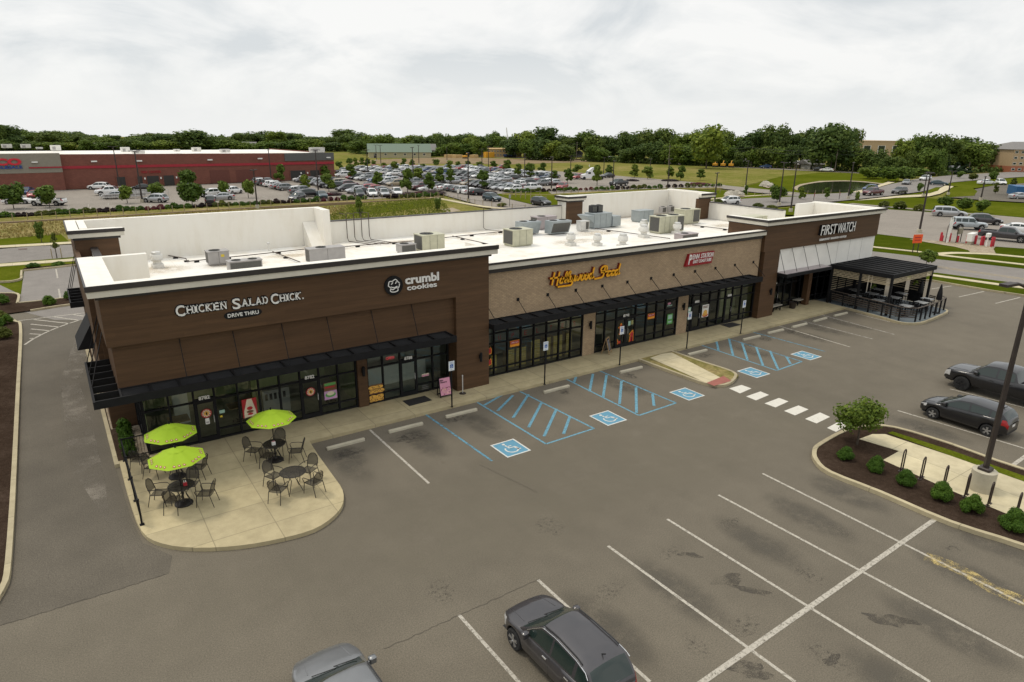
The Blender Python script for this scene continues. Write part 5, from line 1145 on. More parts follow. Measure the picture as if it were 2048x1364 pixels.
def crown_mesh(kind, seed, leaf='wood', per=80, size=0.085):
 """crown fitted to a unit box: width 1 (x, y), height 1 (z from 0)"""
 g_ = np.random.default_rng(seed); cs = []; rs = []
 n = dict(broad=26, young=22, round=20, column=16, wide=30, cone=24)[kind]
 for i in range(n):
  if kind in ('broad', 'wide'):
   t = g_.random() ** 0.8; a = g_.random() * 2 * PI; z = 0.16 + 0.70 * t; rr = 0.36 * math.sqrt(max(0.05, 1 - ((z - 0.48) / 0.52) ** 2)) * math.sqrt(g_.random()) * 1.0
   r_ = g_.uniform(0.14, 0.22)
  elif kind == 'young':
   z = 0.08 + 0.82 * g_.random(); rr = 0.34 * (1 - z) ** 0.55 * math.sqrt(g_.random()) * (1.0 if z > 0.2 else 0.75); a = g_.random() * 2 * PI; r_ = g_.uniform(0.08, 0.14)
  elif kind == 'cone':
   z = 0.06 + 0.86 * g_.random(); rr = 0.40 * (1 - z) * (0.5 + 0.5 * g_.random()); a = g_.random() * 2 * PI; r_ = 0.14 * (1.15 - z)
  elif kind == 'column':
   z = 0.1 + 0.78 * g_.random(); rr = 0.26 * math.sqrt(g_.random()); a = g_.random() * 2 * PI; r_ = g_.uniform(0.12, 0.18)
  else:
   v = g_.normal(size=3); v /= np.linalg.norm(v); v *= 0.32 * g_.random() ** 0.33; z = 0.5 + v[2]; rr = math.hypot(v[0], v[1]); a = math.atan2(v[1], v[0]); r_ = g_.uniform(0.15, 0.20)
  cs.append((rr * math.cos(a), rr * math.sin(a), z)); rs.append(r_)
 V, F = leaf_cloud(cs, rs, per, size, seed + 100)
 return np_mesh('crown', V, F, LEAF[leaf])
def trunk_mesh(kind, seed):
 """unit trunk: height 1 to the middle of the crown, with limbs"""
 r_ = random.Random(seed); b = MB(); b.tube([(0, 0, 0), (0.005, 0.004, 0.35), (-0.004, 0.006, 0.7), (0, 0, 1.0)], 0.030, 7, 0, True, 0.010)
 for i in range(6):
  z = 0.42 + 0.08 * i; a = r_.uniform(0, 6.28); l = 0.24 - 0.02 * i
  b.tube([(0, 0, z), (l * 0.5 * math.cos(a), l * 0.5 * math.sin(a), z + 0.11), (l * math.cos(a), l * math.sin(a), z + 0.24)], 0.012, 5, 0, True, 0.004)
 o = b.build('trunk', 'bark'); me = o.data; bpy.data.objects.remove(o); return me
CROWN = {}; TRUNK = {}
def tree(kind, leaf, loc, h, w, label, group=None, base=0.18, var=0, rz=None, name='tree', per=80, size=0.085, cat='tree'):
 t = thing(name, label, cat, loc, random.uniform(0, 6.28) if rz is None else rz, group)
 k = (kind, leaf, var, per)
 if k not in CROWN: CROWN[k] = crown_mesh(kind, 17 + var * 7 + len(kind), leaf, per, size)
 if (kind, var) not in TRUNK: TRUNK[kind, var] = trunk_mesh(kind, var)
 c = bpy.data.objects.new('crown', CROWN[k]); C.objects.link(c); c.parent = t; c.location = (0, 0, h * base); c.scale = (w, w, h * (1 - base))
 q = bpy.data.objects.new('trunk', TRUNK[kind, var]); C.objects.link(q); q.parent = t; th = h * (base + (1 - base) * 0.62); q.scale = (min(h, th * 1.0) * 0.9, th * 0.9, th)
 return t
SHRUB = {}
def shrub(leaf, loc, w, h, label, group, var=0, name='shrub', per=70, shape='ball'):
 k = (leaf, var, per, shape)
 if k not in SHRUB:
  g_ = np.random.default_rng(var + 3); cs = []; rs = []
  for i in range(26):
   v = g_.normal(size=3); v /= np.linalg.norm(v); v[2] = abs(v[2]); z = v[2]
   rad = 0.30 if shape == 'ball' else 0.32 * (1 - 0.55 * z)
   cs.append((v[0] * rad, v[1] * rad, 0.22 + z * 0.48)); rs.append(g_.uniform(0.16, 0.22))
  V, F = leaf_cloud(cs, rs, per, 0.040 if per > 300 else 0.06 if per > 100 else 0.085, var + 50); V[:, 2] = np.maximum(V[:, 2], 0.0); SHRUB[k] = np_mesh(name, V, F, LEAF[leaf])
 o = bpy.data.objects.new(name, SHRUB[k]); C.objects.link(o); o.location = loc; o.scale = (w, w, h); o.rotation_euler = (0, 0, random.uniform(0, 6.28)); return tag(o, label, 'shrub', group)
# ------------------------------------------------------------------ front patio
M['chair_metal'] = plain('brown_black_chair_metal', (0.018, 0.015, 0.013), 0.5, 0.2, 0.2)
def mesh_cloth():
 t = MT('expanded_metal_mesh'); t.base((0.026, 0.022, 0.017)); t.set(Roughness=0.6)
 tr = t.n('ShaderNodeBsdfTransparent'); mx = t.n('ShaderNodeMixShader'); mx.inputs[0].default_value = 0.74
 t.l(tr.outputs[0], mx.inputs[1]); t.l(t.b.outputs[0], mx.inputs[2]); t.l(mx.outputs[0], t.t.nodes['Material Output'].inputs['Surface']); return t.m
M['mesh'] = mesh_cloth()
ZS = 0.147
def make_chair():
 t = thing('patio_chair', 'x', 'chair')
 s = MB(); n = 10; vs = []; fs = []
 for i in range(n + 1):
  y = -0.24 + 0.48 * i / n
  for j in range(7):
   x = -0.22 + 0.44 * j / 6; vs.append((x, y, 0.43 - 0.02 * math.cos(x * 6) - 0.012 * math.cos(y * 5)))
 for i in range(n):
  for j in range(6): q = i * 7 + j; fs.append((q, q + 1, q + 8, q + 7))
 s.add(vs, fs); s.build('seat', 'mesh', t, 60)
 s = MB(); vs = []; fs = []                       # front of the chair is +Y; the back stands at y = -0.25
 for i in range(9):
  u = i / 8; z = 0.50 + 0.44 * u; y = -0.24 - 0.13 * u; hw = 0.215 * (1 - max(0, (u - 0.55) / 0.45) ** 2.2 * 0.62)
  for j in range(7): x = hw * (j / 3 - 1); vs.append((x, y - 0.05 * (1 - (j / 3 - 1) ** 2) + 0.03, z))
 for i in range(8):
  for j in range(6): q = i * 7 + j; fs.append((q, q + 1, q + 8, q + 7))
 s.add(vs, fs); s.build('backrest', 'mesh', t, 60)
 fr = MB(); L = [(-0.22, -0.22, 0.44)] + [(-0.215 * (1 - max(0, (u - 0.55) / 0.45) ** 2.2 * 0.62), -0.21 - 0.13 * u, 0.50 + 0.44 * u) for u in np.linspace(0, 1, 8)]
 fr.tube(L + [(-x, y, z) for x, y, z in reversed(L)], 0.013, 6); fr.tube([(-0.22, -0.23, 0.43), (-0.22, 0.23, 0.43), (0.22, 0.23, 0.43), (0.22, -0.23, 0.43)], 0.012, 6); fr.build('frame', 'chair_metal', t, 50)
 for x in (-0.23, 0.23):
  MB().tube([(x, -0.27, 0.64), (x * 1.15, -0.05, 0.66), (x * 1.15, 0.20, 0.655), (x * 1.08, 0.27, 0.60), (x, 0.22, 0.43)], 0.013, 6).build('armrest', 'chair_metal', t, 50)
  MB().tube([(x, 0.22, 0.43), (x * 1.05, 0.27, 0.0)], 0.013, 6).build('leg', 'chair_metal', t, 50)
  MB().tube([(x, -0.22, 0.43), (x * 1.05, -0.33, 0.0)], 0.013, 6).build('leg', 'chair_metal', t, 50)
 return t
chair0 = make_chair(); chair_used = [False]
def chair(x, y, face, label, group=None):
 c = chair0 if not chair_used[0] else copy_tree(chair0); chair_used[0] = True
 c.location = (x, y, ZS); c.rotation_euler = (0, 0, face); c['label'] = label
 if group: c['group'] = group
 return c
def make_table(label, x, y, r_=0.42, ped=True):
 t = thing('patio_table', label, 'table', (x, y, ZS), 0, 'round mesh tables on the patio')
 MB().lathe([(r_ - 0.01, 0.70), (r_, 0.71), (r_, 0.725), (r_ - 0.02, 0.73)], 28).build('tabletop', 'mesh', t, 40)
 ring = [(r_ * math.cos(a), r_ * math.sin(a), 0.715) for a in np.linspace(0, 2 * PI, 29)]; MB().tube(ring, 0.014, 6).build('table_rim', 'chair_metal', t, 50)
 b = MB()
 for k in range(4): a = k * PI / 4; b.bar((-r_ * math.cos(a), -r_ * math.sin(a), 0.712), (r_ * math.cos(a), r_ * math.sin(a), 0.712), 0.012, 0.01)
 b.build('table_ribs', 'chair_metal', t)
 if ped:
  MB().lathe([(0.30, 0.0), (0.30, 0.03), (0.26, 0.06), (0.06, 0.10), (0.035, 0.14), (0.035, 0.70)], 24).build('pedestal', 'chair_metal', t, 40)
 for k in range(4):
  a = PI / 4 + k * PI / 2
  MB().tube([(0.30 * math.cos(a), 0.30 * math.sin(a), 0.70), (0.14 * math.cos(a), 0.14 * math.sin(a), 0.42), (0.34 * math.cos(a), 0.34 * math.sin(a), 0.0)], 0.013, 6).build('leg', 'chair_metal', t, 50)
 return t
M['lime'] = plain('lime_canvas', (0.285, 0.43, 0.010), 0.8, 0, 0.05)
M['flower_red'] = plain('flower_print_red', (0.32, 0.035, 0.04), 0.8); M['flower_white'] = plain('flower_print_white', (0.75, 0.70, 0.55), 0.8)
def make_parasol(label, x, y, rz, R_=0.93, h=2.16):
 t = thing('patio_umbrella', label, 'umbrella', (x, y, ZS), rz, 'lime green umbrellas on the patio')
 MB().tube([(0, 0, 0.1), (0, 0, h + 0.02)], 0.022, 8).build('pole', 'chair_metal', t, 50); MB().lathe([(0.03, h), (0.035, h + 0.05), (0.015, h + 0.10)], 10).build('finial', 'black', t, 40)
 b = MB(); n = 8
 def pt(u, a_): # u: 0 centre .. 1 rim; panels sag between ribs
  k = a_ % (2 * PI / n); k = abs(k / (2 * PI / n) - 0.5) * 2; rr = R_ * u * (1 - 0.076 * (1 - k * k) * 1.0); return (rr * math.cos(a_), rr * math.sin(a_), h - 0.40 * u ** 1.12 - 0.012 * math.sin(PI * u) * (1 - k))
 na = 48; us = [0.24, 0.4, 0.6, 0.8, 1.0]; vs = [pt(u, 2 * PI * i / na) for u in us for i in range(na)]; fs = []
 for q in range(len(us) - 1):
  for i in range(na): j = (i + 1) % na; fs.append((q * na + i, (q + 1) * na + i, (q + 1) * na + j, q * na + j))
 b.add(vs, fs, 0)
 for i in range(n):
  for d in (-0.2, 0, 0.2):
   a_ = 2 * PI * (i + 0.5) / n + d; p = Vector(pt(0.875, a_)); e1 = (Vector(pt(0.88, a_ + 0.02)) - p).normalized(); e2 = (Vector(pt(0.83, a_)) - p).normalized(); nn = e1.cross(e2); nn = nn if nn.z > 0 else -nn
   for rad, m_, o_ in ((0.045, 1, 0.008), (0.02, 2, 0.011)):
    ring = [tuple(p + nn * o_ + e1 * (rad * (1 + 0.22 * math.cos(5 * f)) * math.cos(f)) + e2 * (rad * (1 + 0.22 * math.cos(5 * f)) * math.sin(f))) for f in np.linspace(0, 2 * PI, 21)[:-1]]
    b.add(ring, [tuple(range(20))], m_)
 b.build('canopy', ['lime', 'flower_red', 'flower_white'], t, 30)
 b = MB(); vs = [(0, 0, h + 0.01)] + [(0.29 * math.cos(2 * PI * i / n), 0.29 * math.sin(2 * PI * i / n), h - 0.105) for i in range(n)]; b.add(vs, [(0, 1 + i, 1 + (i + 1) % n) for i in range(n)]); b.build('vent_cap', 'lime', t)
 for i in range(n):
  a_ = 2 * PI * i / n; p = pt(1.0, a_); MB().bar((0.03 * math.cos(a_), 0.03 * math.sin(a_), h - 0.02), (p[0], p[1], p[2] - 0.015), 0.016, 0.016).build('rib', 'chair_metal', t)
 return t
DIRS = dict(left=R(145), right=R(-35), back=R(55), front=R(235))
def set_table(px, py, nm, chairs, ped=True, jitter=0.0):
 p = at(px, py, ZS); make_table(nm, p.x, p.y, 0.42 if ped else 0.45, ped)
 for d, dist, turn, lb in chairs:
  a_ = DIRS[d] if isinstance(d, str) else R(d); chair(p.x + dist * math.cos(a_), p.y + dist * math.sin(a_), a_ + PI / 2 + turn, lb, 'mesh chairs on the patio')
 return p
t1 = set_table(368, 1007, 'round mesh table holding a red caddy under the nearest lime umbrella', [('left', 0.80, 0.1, 'brown mesh chair left of the table with the red caddy'), ('right', 0.82, 0.05, 'brown mesh chair right of the table with the red caddy'), ('back', 0.62, 0.1, 'brown mesh chair on the far side of the table with the red caddy'), (225, 0.45, 0.2, 'brown mesh chair pushed under the near side of the table with the red caddy')])
t2 = set_table(355, 953, 'round mesh table hidden under the lime umbrella nearest the doors on the left', [('left', 0.85, 0, 'brown mesh chair left of the table hidden by two umbrellas'), ('right', 0.85, 0, 'brown mesh chair right of the table hidden by two umbrellas'), ])
p = at(283, 938, ZS); chair(p.x, p.y, -0.7, 'brown mesh chair standing alone by the corner railing', 'mesh chairs on the patio')
t3 = set_table(552, 920, 'round mesh table holding a white box under the umbrella near the parking bays', [('left', 0.86, -0.2, 'brown mesh chair left of the table with the white box'), ('right', 0.84, 0.15, 'brown mesh chair right of the table with the white box'), (62, 0.62, -0.1, 'brown mesh chair behind the table with the white box, its back to the window'), (222, 0.45, 0.1, 'brown mesh chair tucked under the near side of the table with the white box')])
t4 = set_table(589, 979, 'round mesh table without an umbrella at the kerb end of the patio', [(128, 0.85, -0.2, 'brown mesh chair at the far left of the table without umbrella'), (30, 0.80, 0.1, 'brown mesh chair at the far right of the table without umbrella'), (212, 0.78, 0.2, 'brown mesh chair at the near left of the table without umbrella'), (-48, 0.80, -0.3, 'brown mesh chair at the near right of the table without umbrella')], False)
make_parasol('lime green umbrella with red flowers, nearest of the two on the left', t1.x, t1.y, 0.35); make_parasol('lime green umbrella with red flowers, behind the other on the left', t2.x, t2.y, 0.30); make_parasol('lime green umbrella with red flowers standing apart near the parking bays', t3.x, t3.y, 0.45)
b = MB(); b.bbox(-0.06, 0.06, -0.05, 0.05, 0, 0.12, 0.015); t = thing('condiment_caddy', 'red caddy with white packets on the nearest patio table', 'caddy', (t1.x + 0.12, t1.y - 0.1, ZS + 0.73)); b.build('box', plain('caddy_red', (0.42, 0.02, 0.03), 0.5), t)
for d in (-0.03, 0.025): MB().box(d - 0.012, d + 0.012, -0.03, 0.03, 0.12, 0.18).build('packet', 'white', t)
b = MB(); b.bbox(-0.07, 0.07, -0.05, 0.05, 0, 0.14, 0.015); t = thing('napkin_box', 'white napkin box on the table under the far right umbrella', 'napkin box', (t3.x - 0.05, t3.y - 0.12, ZS + 0.73)); b.build('box', 'white', t); MB().box(-0.05, 0.05, -0.03, 0.03, 0.14, 0.155).build('napkins', plain('napkin_pink', (0.5, 0.16, 0.2), 0.8), t)
# railing of the patio
t = thing('railing', 'black metal railing along the lane side of the patio', 'railing', (0.78, 25.2, ZS))
ys = (2.70, 0.95, -0.85, -2.62)
for y in ys: b = MB(); b.box(-0.03, 0.03, y - 0.03, y + 0.03, 0, 0.92); b.box(-0.07, 0.07, y - 0.07, y + 0.07, 0, 0.02); b.box(-0.04, 0.04, y - 0.04, y + 0.04, 0.92, 0.945); b.build('post', 'black', t)
MB().box(-0.02, 0.02, -2.62, 2.70, 0.86, 0.90).build('top_rail', 'black', t); MB().box(-0.015, 0.015, -2.62, 2.70, 0.12, 0.15).build('bottom_rail', 'black', t)
b = MB()
for k in range(44): y = -2.55 + k * 0.12; b.box(-0.007, 0.007, y - 0.007, y + 0.007, 0.15, 0.86)
b.build('picket_panel', 'black', t)
t = thing('railing', 'short black metal railing between the lane kerb and the shop window', 'railing', (1.2, 27.95, ZS))
b = MB()
for k in range(9): x = -0.42 + k * 0.105; b.box(x - 0.007, x + 0.007, -0.007, 0.007, 0.12, 0.9)
b.build('picket_panel', 'black', t); MB().box(-0.42, 0.44, -0.02, 0.02, 0.88, 0.92).build('top_rail', 'black', t); MB().box(-0.42, 0.44, -0.015, 0.015, 0.10, 0.13).build('bottom_rail', 'black', t)
for i, (x, y, w_, h_) in enumerate(((1.0, 28.9, 0.62, 0.75), (1.02, 29.7, 0.62, 0.8), (1.05, 30.6, 0.65, 0.85), (1.0, 28.3, 0.55, 0.55))): shrub('shrub', (x, y, 0.14), w_, h_, 'small dark green shrub in the strip bed by the corner window', 'shrubs by the corner window', i % 2)
# ------------------------------------------------------------------ pavement furniture
M['sign_plate'] = plain('sign_plate_white', (0.72, 0.76, 0.77), 0.4, 0, 0.04); M['sign_blue'] = plain('sign_blue', (0.02, 0.10, 0.36), 0.4, 0, 0.05)
def ada_sign(px, py, ptop, label):
 p = at(px, py, ZS); h = height_of(px, ptop, p) - ZS
 t = thing('parking_sign', label, 'sign', p, 0, 'accessible parking signs along the kerb')
 MB().box(-0.025, 0.025, -0.025, 0.025, 0, h).build('post', 'black', t); MB().box(-0.05, 0.05, -0.05, 0.05, 0, 0.02).build('foot', 'black', t)
 MB().bbox(-0.15, 0.15, -0.04, -0.026, h - 0.46, h, 0.004).build('sign_plate', 'sign_plate', t)
 MB().box(-0.085, 0.085, -0.044, -0.041, h - 0.33, h - 0.15).build('blue_panel', 'sign_blue', t)
 q = strokes([[(0.01 + 0.04 * math.cos(a_), -0.03 + 0.04 * math.sin(a_)) for a_ in np.linspace(R(130), R(400), 10)], [(0, 0.04), (0.0, 0.0), (0.03, 0.0), (0.045, -0.045)]], 0.014, 0.002); put(q, -0.01, -0.044, h - 0.235); q.build('wheelchair_symbol', 'sign_plate', t)
 q = letters('RESERVED', 0.22, 0.035, 0.002, 0.0); put(q, -0.11, -0.041, h - 0.07); q.build('lettering', 'sign_blue', t); q = letters('PARKING', 0.19, 0.03, 0.002, 0.0); put(q, -0.095, -0.041, h - 0.125); q.build('lettering', 'sign_blue', t); q = letters('ONLY', 0.12, 0.03, 0.002, 0.0); put(q, -0.06, -0.041, h - 0.41); q.build('lettering', 'sign_blue', t)
for a_ in ((904, 814, 722, 'white and blue parking sign on a black post beside the pink board'), (1089, 769, 683, 'white and blue parking sign on a black post before the tan shelf window'), (1239, 730, 652, 'white and blue parking sign on a black post before the glass double door'), (1373, 697, 623, 'white and blue parking sign on a black post near the food poster window'), (1481, 667, 600, 'white and blue parking sign on a black post near the dark wide door mat')): ada_sign(*a_)
for i, (px, py, lb) in enumerate(((692, 887, 'concrete wheel stop nearest the patio'), (812, 854, 'concrete wheel stop between the white line and the first blue line'), (923, 825, 'concrete wheel stop behind the first wheelchair emblem'), (1113, 777, 'concrete wheel stop between the two left blue hatched zones'), (1262, 738, 'concrete wheel stop left of the narrow island'), (1395, 703, 'concrete wheel stop right of the narrow island'), (1503, 674, 'concrete wheel stop right of the farthest hatched zone'), (1551, 661, 'concrete wheel stop first past the last blue line'), (1599, 649, 'concrete wheel stop second past the last blue line'), (1640, 637.5, 'concrete wheel stop third past the last blue line'), (1681, 627, 'concrete wheel stop beside the black railed terrace'))):
 p = at(px, py + 3); b = MB(); hw = 0.82
 prof = [(-0.085, 0), (-0.075, 0.085), (-0.05, 0.12), (0.05, 0.12), (0.075, 0.085), (0.085, 0)]
 v = [(x, y, z) for x in (-hw, -hw + 0.03, hw - 0.03, hw) for y, z in [((y0 if abs(x) < hw else y0 * 0.9), (z0 if abs(x) < hw else z0 * 0.9)) for y0, z0 in prof]]
 f = [tuple(reversed(range(6))), tuple(range(18, 24))] + [(s_ * 6 + k, s_ * 6 + (k + 1) % 6, s_ * 6 + 6 + (k + 1) % 6, s_ * 6 + 6 + k) for s_ in range(3) for k in range(6)]
 o = b.add(v, f).build('wheel_stop', 'stop'); o.location = p; o.rotation_euler = (0, 0, random.uniform(-0.03, 0.03)); tag(o, lb, 'wheel stop', 'concrete wheel stops in the front bays')
M['mat'] = plain('black_rubber_mat', (0.022, 0.020, 0.019), 0.9, 0, 0.3, 30)
def mat(q, lb): P = px_poly(q, ZS); b = MB(); b.prism(P, ZS, ZS + 0.014); o = b.build('door_mat', 'mat'); tag(o, lb, 'door mat')
z2_ = zf(710, 660, 7.314); z5_ = zf(1340, 540, 6.0235)
mat(z2_((693, 1040), (1018, 963), (1127, 1028), (795, 1115)), 'dark rectangular mat before the cookie shop door'); mat(z5_((605, 660), (745, 632), (862, 660), (715, 696)), 'dark rectangular mat beside the far brown pier')
# pink board, chalkboard and crowd-control post
M['pink'] = plain('poster_pink', (0.62, 0.27, 0.38), 0.5, 0, 0.05)
p = at(889, 791, ZS); t = thing('sandwich_board', 'black framed pink poster board with dessert pictures beside the brown pier', 'sandwich board', p, -0.05)
for s_ in (-1, 1):
 b = MB(); hw = 0.30
 for x in (-hw, hw): b.bar((x, s_ * 0.20, 0), (x, s_ * 0.015, 0.96), 0.04, 0.03)
 b.bar((-hw, s_ * 0.015, 0.96), (hw, s_ * 0.015, 0.96), 0.04, 0.03); b.bar((-hw, s_ * 0.185, 0.08), (hw, s_ * 0.185, 0.08), 0.04, 0.04); b.build('frame', 'black', t)
b = MB(); b.add([(-0.28, -0.195, 0.10), (0.28, -0.195, 0.10), (0.28, -0.022, 0.945), (-0.28, -0.022, 0.945)], [(0, 1, 2, 3)], 0); r_ = random.Random(3)
def onb(x, z): return (x, -0.20 + (z - 0.1) * 0.205 - 0.002, z)
for k in range(34):
 x, z = r_.uniform(-0.25, 0.25), r_.uniform(0.13, 0.48) ; rr = r_.uniform(0.02, 0.04); b.add([tuple(Vector(onb(x + rr * math.cos(a_), z + rr * math.sin(a_))) + Vector((0, -0.0004 * k, 0))) for a_ in np.linspace(0, 2 * PI, 9)[:-1]], [tuple(range(8))], 1 + k % 3)
b.build('poster', ['pink', plain('cookie_cream', (0.68, 0.42, 0.30), 0.6), plain('cookie_berry', (0.20, 0.03, 0.07), 0.6), plain('cookie_rose', (0.75, 0.40, 0.45), 0.6)], t)
for txt, z, wd in (('Mini', 0.80, 0.17), ('Desserts', 0.71, 0.36)):
 L = letters(txt, wd, 0.075, 0.003, 0.02); L.v = [(x - 0.25, -0.20 + (z_ + z - 0.1) * 0.205 - 0.004 + y, z_ + z) for x, y, z_ in L.v]; L.build('lettering', 'black', t)
M['pale_wood'] = plain('pale_board_wood', (0.36, 0.24, 0.12), 0.7, 0, 0.2, 6); M['chalk'] = plain('chalk_writing', (0.45, 0.45, 0.47), 0.9)
p = at(1213, 706, ZS); t = thing('sandwich_board', 'small wooden framed chalkboard leaning open on the pavement by the double door', 'sandwich board', p, 0.55)
for s_ in (-1, 1):
 b = MB()
 for x in (-0.25, 0.25): b.bar((x, s_ * 0.24, 0), (x, s_ * 0.015, 0.95), 0.04, 0.03)
 b.bar((-0.25, s_ * 0.02, 0.93), (0.25, s_ * 0.02, 0.93), 0.04, 0.03); b.bar((-0.25, s_ * 0.20, 0.16), (0.25, s_ * 0.20, 0.16), 0.04, 0.03); b.build('frame', 'pale_wood', t)
 b = MB(); b.add([(-0.23, s_ * 0.198, 0.18), (0.23, s_ * 0.198, 0.18), (0.23, s_ * 0.024, 0.91), (-0.23, s_ * 0.024, 0.91)], [(0, 1, 2, 3)]); b.build('chalkboard', plain('chalkboard_navy', (0.012, 0.012, 0.022), 0.8), t)
L = MB()
for k in range(9): L.bar((-0.17, -0.205 + (0.24 + 0.07 * k - 0.18) * 0.238 - 0.005, 0.26 + 0.065 * k), (0.05 + 0.12 * ((k * 7) % 3) / 2, -0.205 + (0.24 + 0.07 * k - 0.18) * 0.238 - 0.005, 0.26 + 0.065 * k), 0.006, 0.028)
L.build('chalk_writing', 'chalk', t)
p = at(925.5, 787, ZS); t = thing('stanchion', 'slim steel stanchion with a round dark foot before the brown pier', 'stanchion', p)
MB().lathe([(0.17, 0), (0.17, 0.02), (0.13, 0.045), (0.03, 0.06)], 20).build('foot', 'iron', t, 40); MB().lathe([(0.025, 0.06), (0.025, 0.90), (0.035, 0.90), (0.035, 0.97), (0.02, 0.98)], 12).build('pole', 'galv', t, 40)
# benches and planter at the far end
for (x, y, lb) in ((42.75, 28.15, 'stone topped bench nearest the far brown pier'), (46.0, 28.3, 'stone topped bench next to the round planter')):
 t = thing('bench', lb, 'bench', (x, y, ZS), 0.06, 'benches at the far wing'); MB().bbox(-0.62, 0.62, -0.22, 0.22, 0.38, 0.44, 0.012).build('seat', plain('bench_stone', (0.36, 0.33, 0.27), 0.7), t)
 for s_ in (-0.45, 0.45): b = MB(); b.box(s_ - 0.03, s_ + 0.03, -0.18, -0.12, 0, 0.38); b.box(s_ - 0.03, s_ + 0.03, 0.12, 0.18, 0, 0.38); b.box(s_ - 0.025, s_ + 0.025, -0.12, 0.12, 0.10, 0.15); b.build('leg', 'black', t)
t = thing('planter', 'round dark planter tub between the far benches', 'planter', (44.55, 27.9, ZS)); MB().lathe([(0.20, 0), (0.27, 0.40), (0.29, 0.44), (0.25, 0.44), (0.24, 0.38), (0.01, 0.38)], 20).build('tub', 'iron', t, 40); MB().lathe([(0.24, 0.385), (0.01, 0.40)], 16).build('soil', 'mulch', t)
# bike racks
M['rack'] = plain('dark_brown_rack_tube', (0.045, 0.030, 0.024), 0.45, 0.2)
for i, (px, py) in enumerate(((1801, 941), (1840, 957), (1885, 975), (1929, 992), (1975, 1010), (2030, 1032))):
 p = at(px + 2, py - 1, 0.135); t = thing('bike_rack', ['slim brown hoop rack nearest the small tree', 'slim brown hoop rack second from the small tree', 'slim brown hoop rack third from the small tree', 'slim brown hoop rack just before the round concrete lamp base', 'slim brown hoop rack just past the round concrete lamp base', 'slim brown hoop rack at the photo edge'][i], 'bike rack', p, 0.12, 'hoop bike racks on the island')
 hw, h = 0.13, 0.88; pts = [(-hw, 0, 0), (-hw, 0, h - hw)] + [(-hw * math.cos(a_), 0, h - hw + hw * math.sin(a_)) for a_ in np.linspace(0.3, PI - 0.3, 7)] + [(hw, 0, h - hw), (hw, 0, 0)]
 MB().tube(pts, 0.026, 8).build('hoop', 'rack', t, 50)
 for s_ in (-hw, hw): MB().box(s_ - 0.08, s_ + 0.08, -0.06, 0.06, 0, 0.015).build('foot_plate', 'rack', t)
for i, (px, py, w_, h_) in enumerate(((1690, 922, 0.72, 0.62), (1751, 946, 0.68, 0.76), (1810, 973, 0.70, 0.70), (1880, 1003, 0.80, 0.82), (1942, 1028, 0.74, 0.82), (2025, 1063, 0.90, 0.92))):
 p = at(px, py - 4, 0.11); shrub('shrub', p, w_, h_, ['rounded green shrub with some yellowed tips under the small tree', 'rounded green shrub second along the mulch bed from the small tree', 'rounded green shrub third along the mulch bed from the small tree', 'rounded green shrub fourth along the mulch bed before the lamp base', 'rounded green shrub fifth along the mulch bed', 'rounded green shrub at the photo edge beside the last hoop rack'][i], 'rounded shrubs in the island bed', i % 3, 'shrub', 620, 'ball' if i == 2 else 'dome')
p = at(1714, 889, 0.12); tree('round', 'maple', p, 2.35, 2.5, 'small multi stemmed tree with loose green crown on the mulch island', None, 0.16, 3, name='small_tree', per=100, size=0.046)
# lamp post on a round concrete base
def lamp_post(p, h, label, group=None, base_h=0.78, base_r=0.30, arm=None, w=0.16, mat='iron', head='arm'):
 t = thing('lamp_post', label, 'lamp post', p, 0, group)
 if base_h: MB().lathe([(base_r, 0), (base_r, base_h - 0.03), (base_r - 0.03, base_h)], 20).build('concrete_base', 'stop', t, 40); MB().box(-w, w, -w, w, base_h, base_h + 0.08).build('base_cover', mat, t)
 MB().tube([(0, 0, base_h), (0, 0, h)], w / 2 * 1.3, 4, 0, True, w / 2 * 0.9).build('pole', mat, t)
 for a_ in (arm if arm is not None else [0.0, PI]):
  dx, dy = math.cos(a_), math.sin(a_); b = MB(); b.bar((0, 0, h - 0.12), (dx * 0.55, dy * 0.55, h - 0.02), 0.07, 0.07); b.bar((dx * 0.5, dy * 0.5, h), (dx * 1.15, dy * 1.15, h + 0.02), 0.30, 0.10); b.build('lamp_head', mat, t)
 return t
p = at(1961, 978, 0.13)
t = thing('lamp_post', 'tall dark brown lamp post on a round concrete base among the bike racks', 'lamp post', p)
MB().lathe([(0.40, 0), (0.40, 0.78), (0.37, 0.80)], 32).build('concrete_base', 'stop', t, 40); MB().bbox(-0.20, 0.20, -0.20, 0.20, 0.80, 0.92, 0.03).build('base_cover', 'iron', t); hp = height_of(2049, 574, p)
MB().tube([(0, 0, 0.9), (0, 0, hp)], 0.105, 4, 0, True, 0.075).build('pole', 'iron', t)
dv = (at(2012, 573, hp + 0.13) - Vector((p.x, p.y, hp + 0.13))); dv.z = 0; dl = min(1.3, dv.length); dv.normalize(); pts = [Vector((0, 0, hp - 0.25)) + dv * (dl * u) + Vector((0, 0, 0.32 * math.sin(u * 2.2))) for u in np.linspace(0, 0.7, 7)]
MB().tube(pts, 0.05, 8).build('arm', 'iron', t, 50); e_ = pts[-1]; b = MB(); b.bar(e_, e_ + dv * (dl * 0.42) + Vector((0, 0, -0.03)), 0.28, 0.09); b.build('lamp_head', 'iron', t)
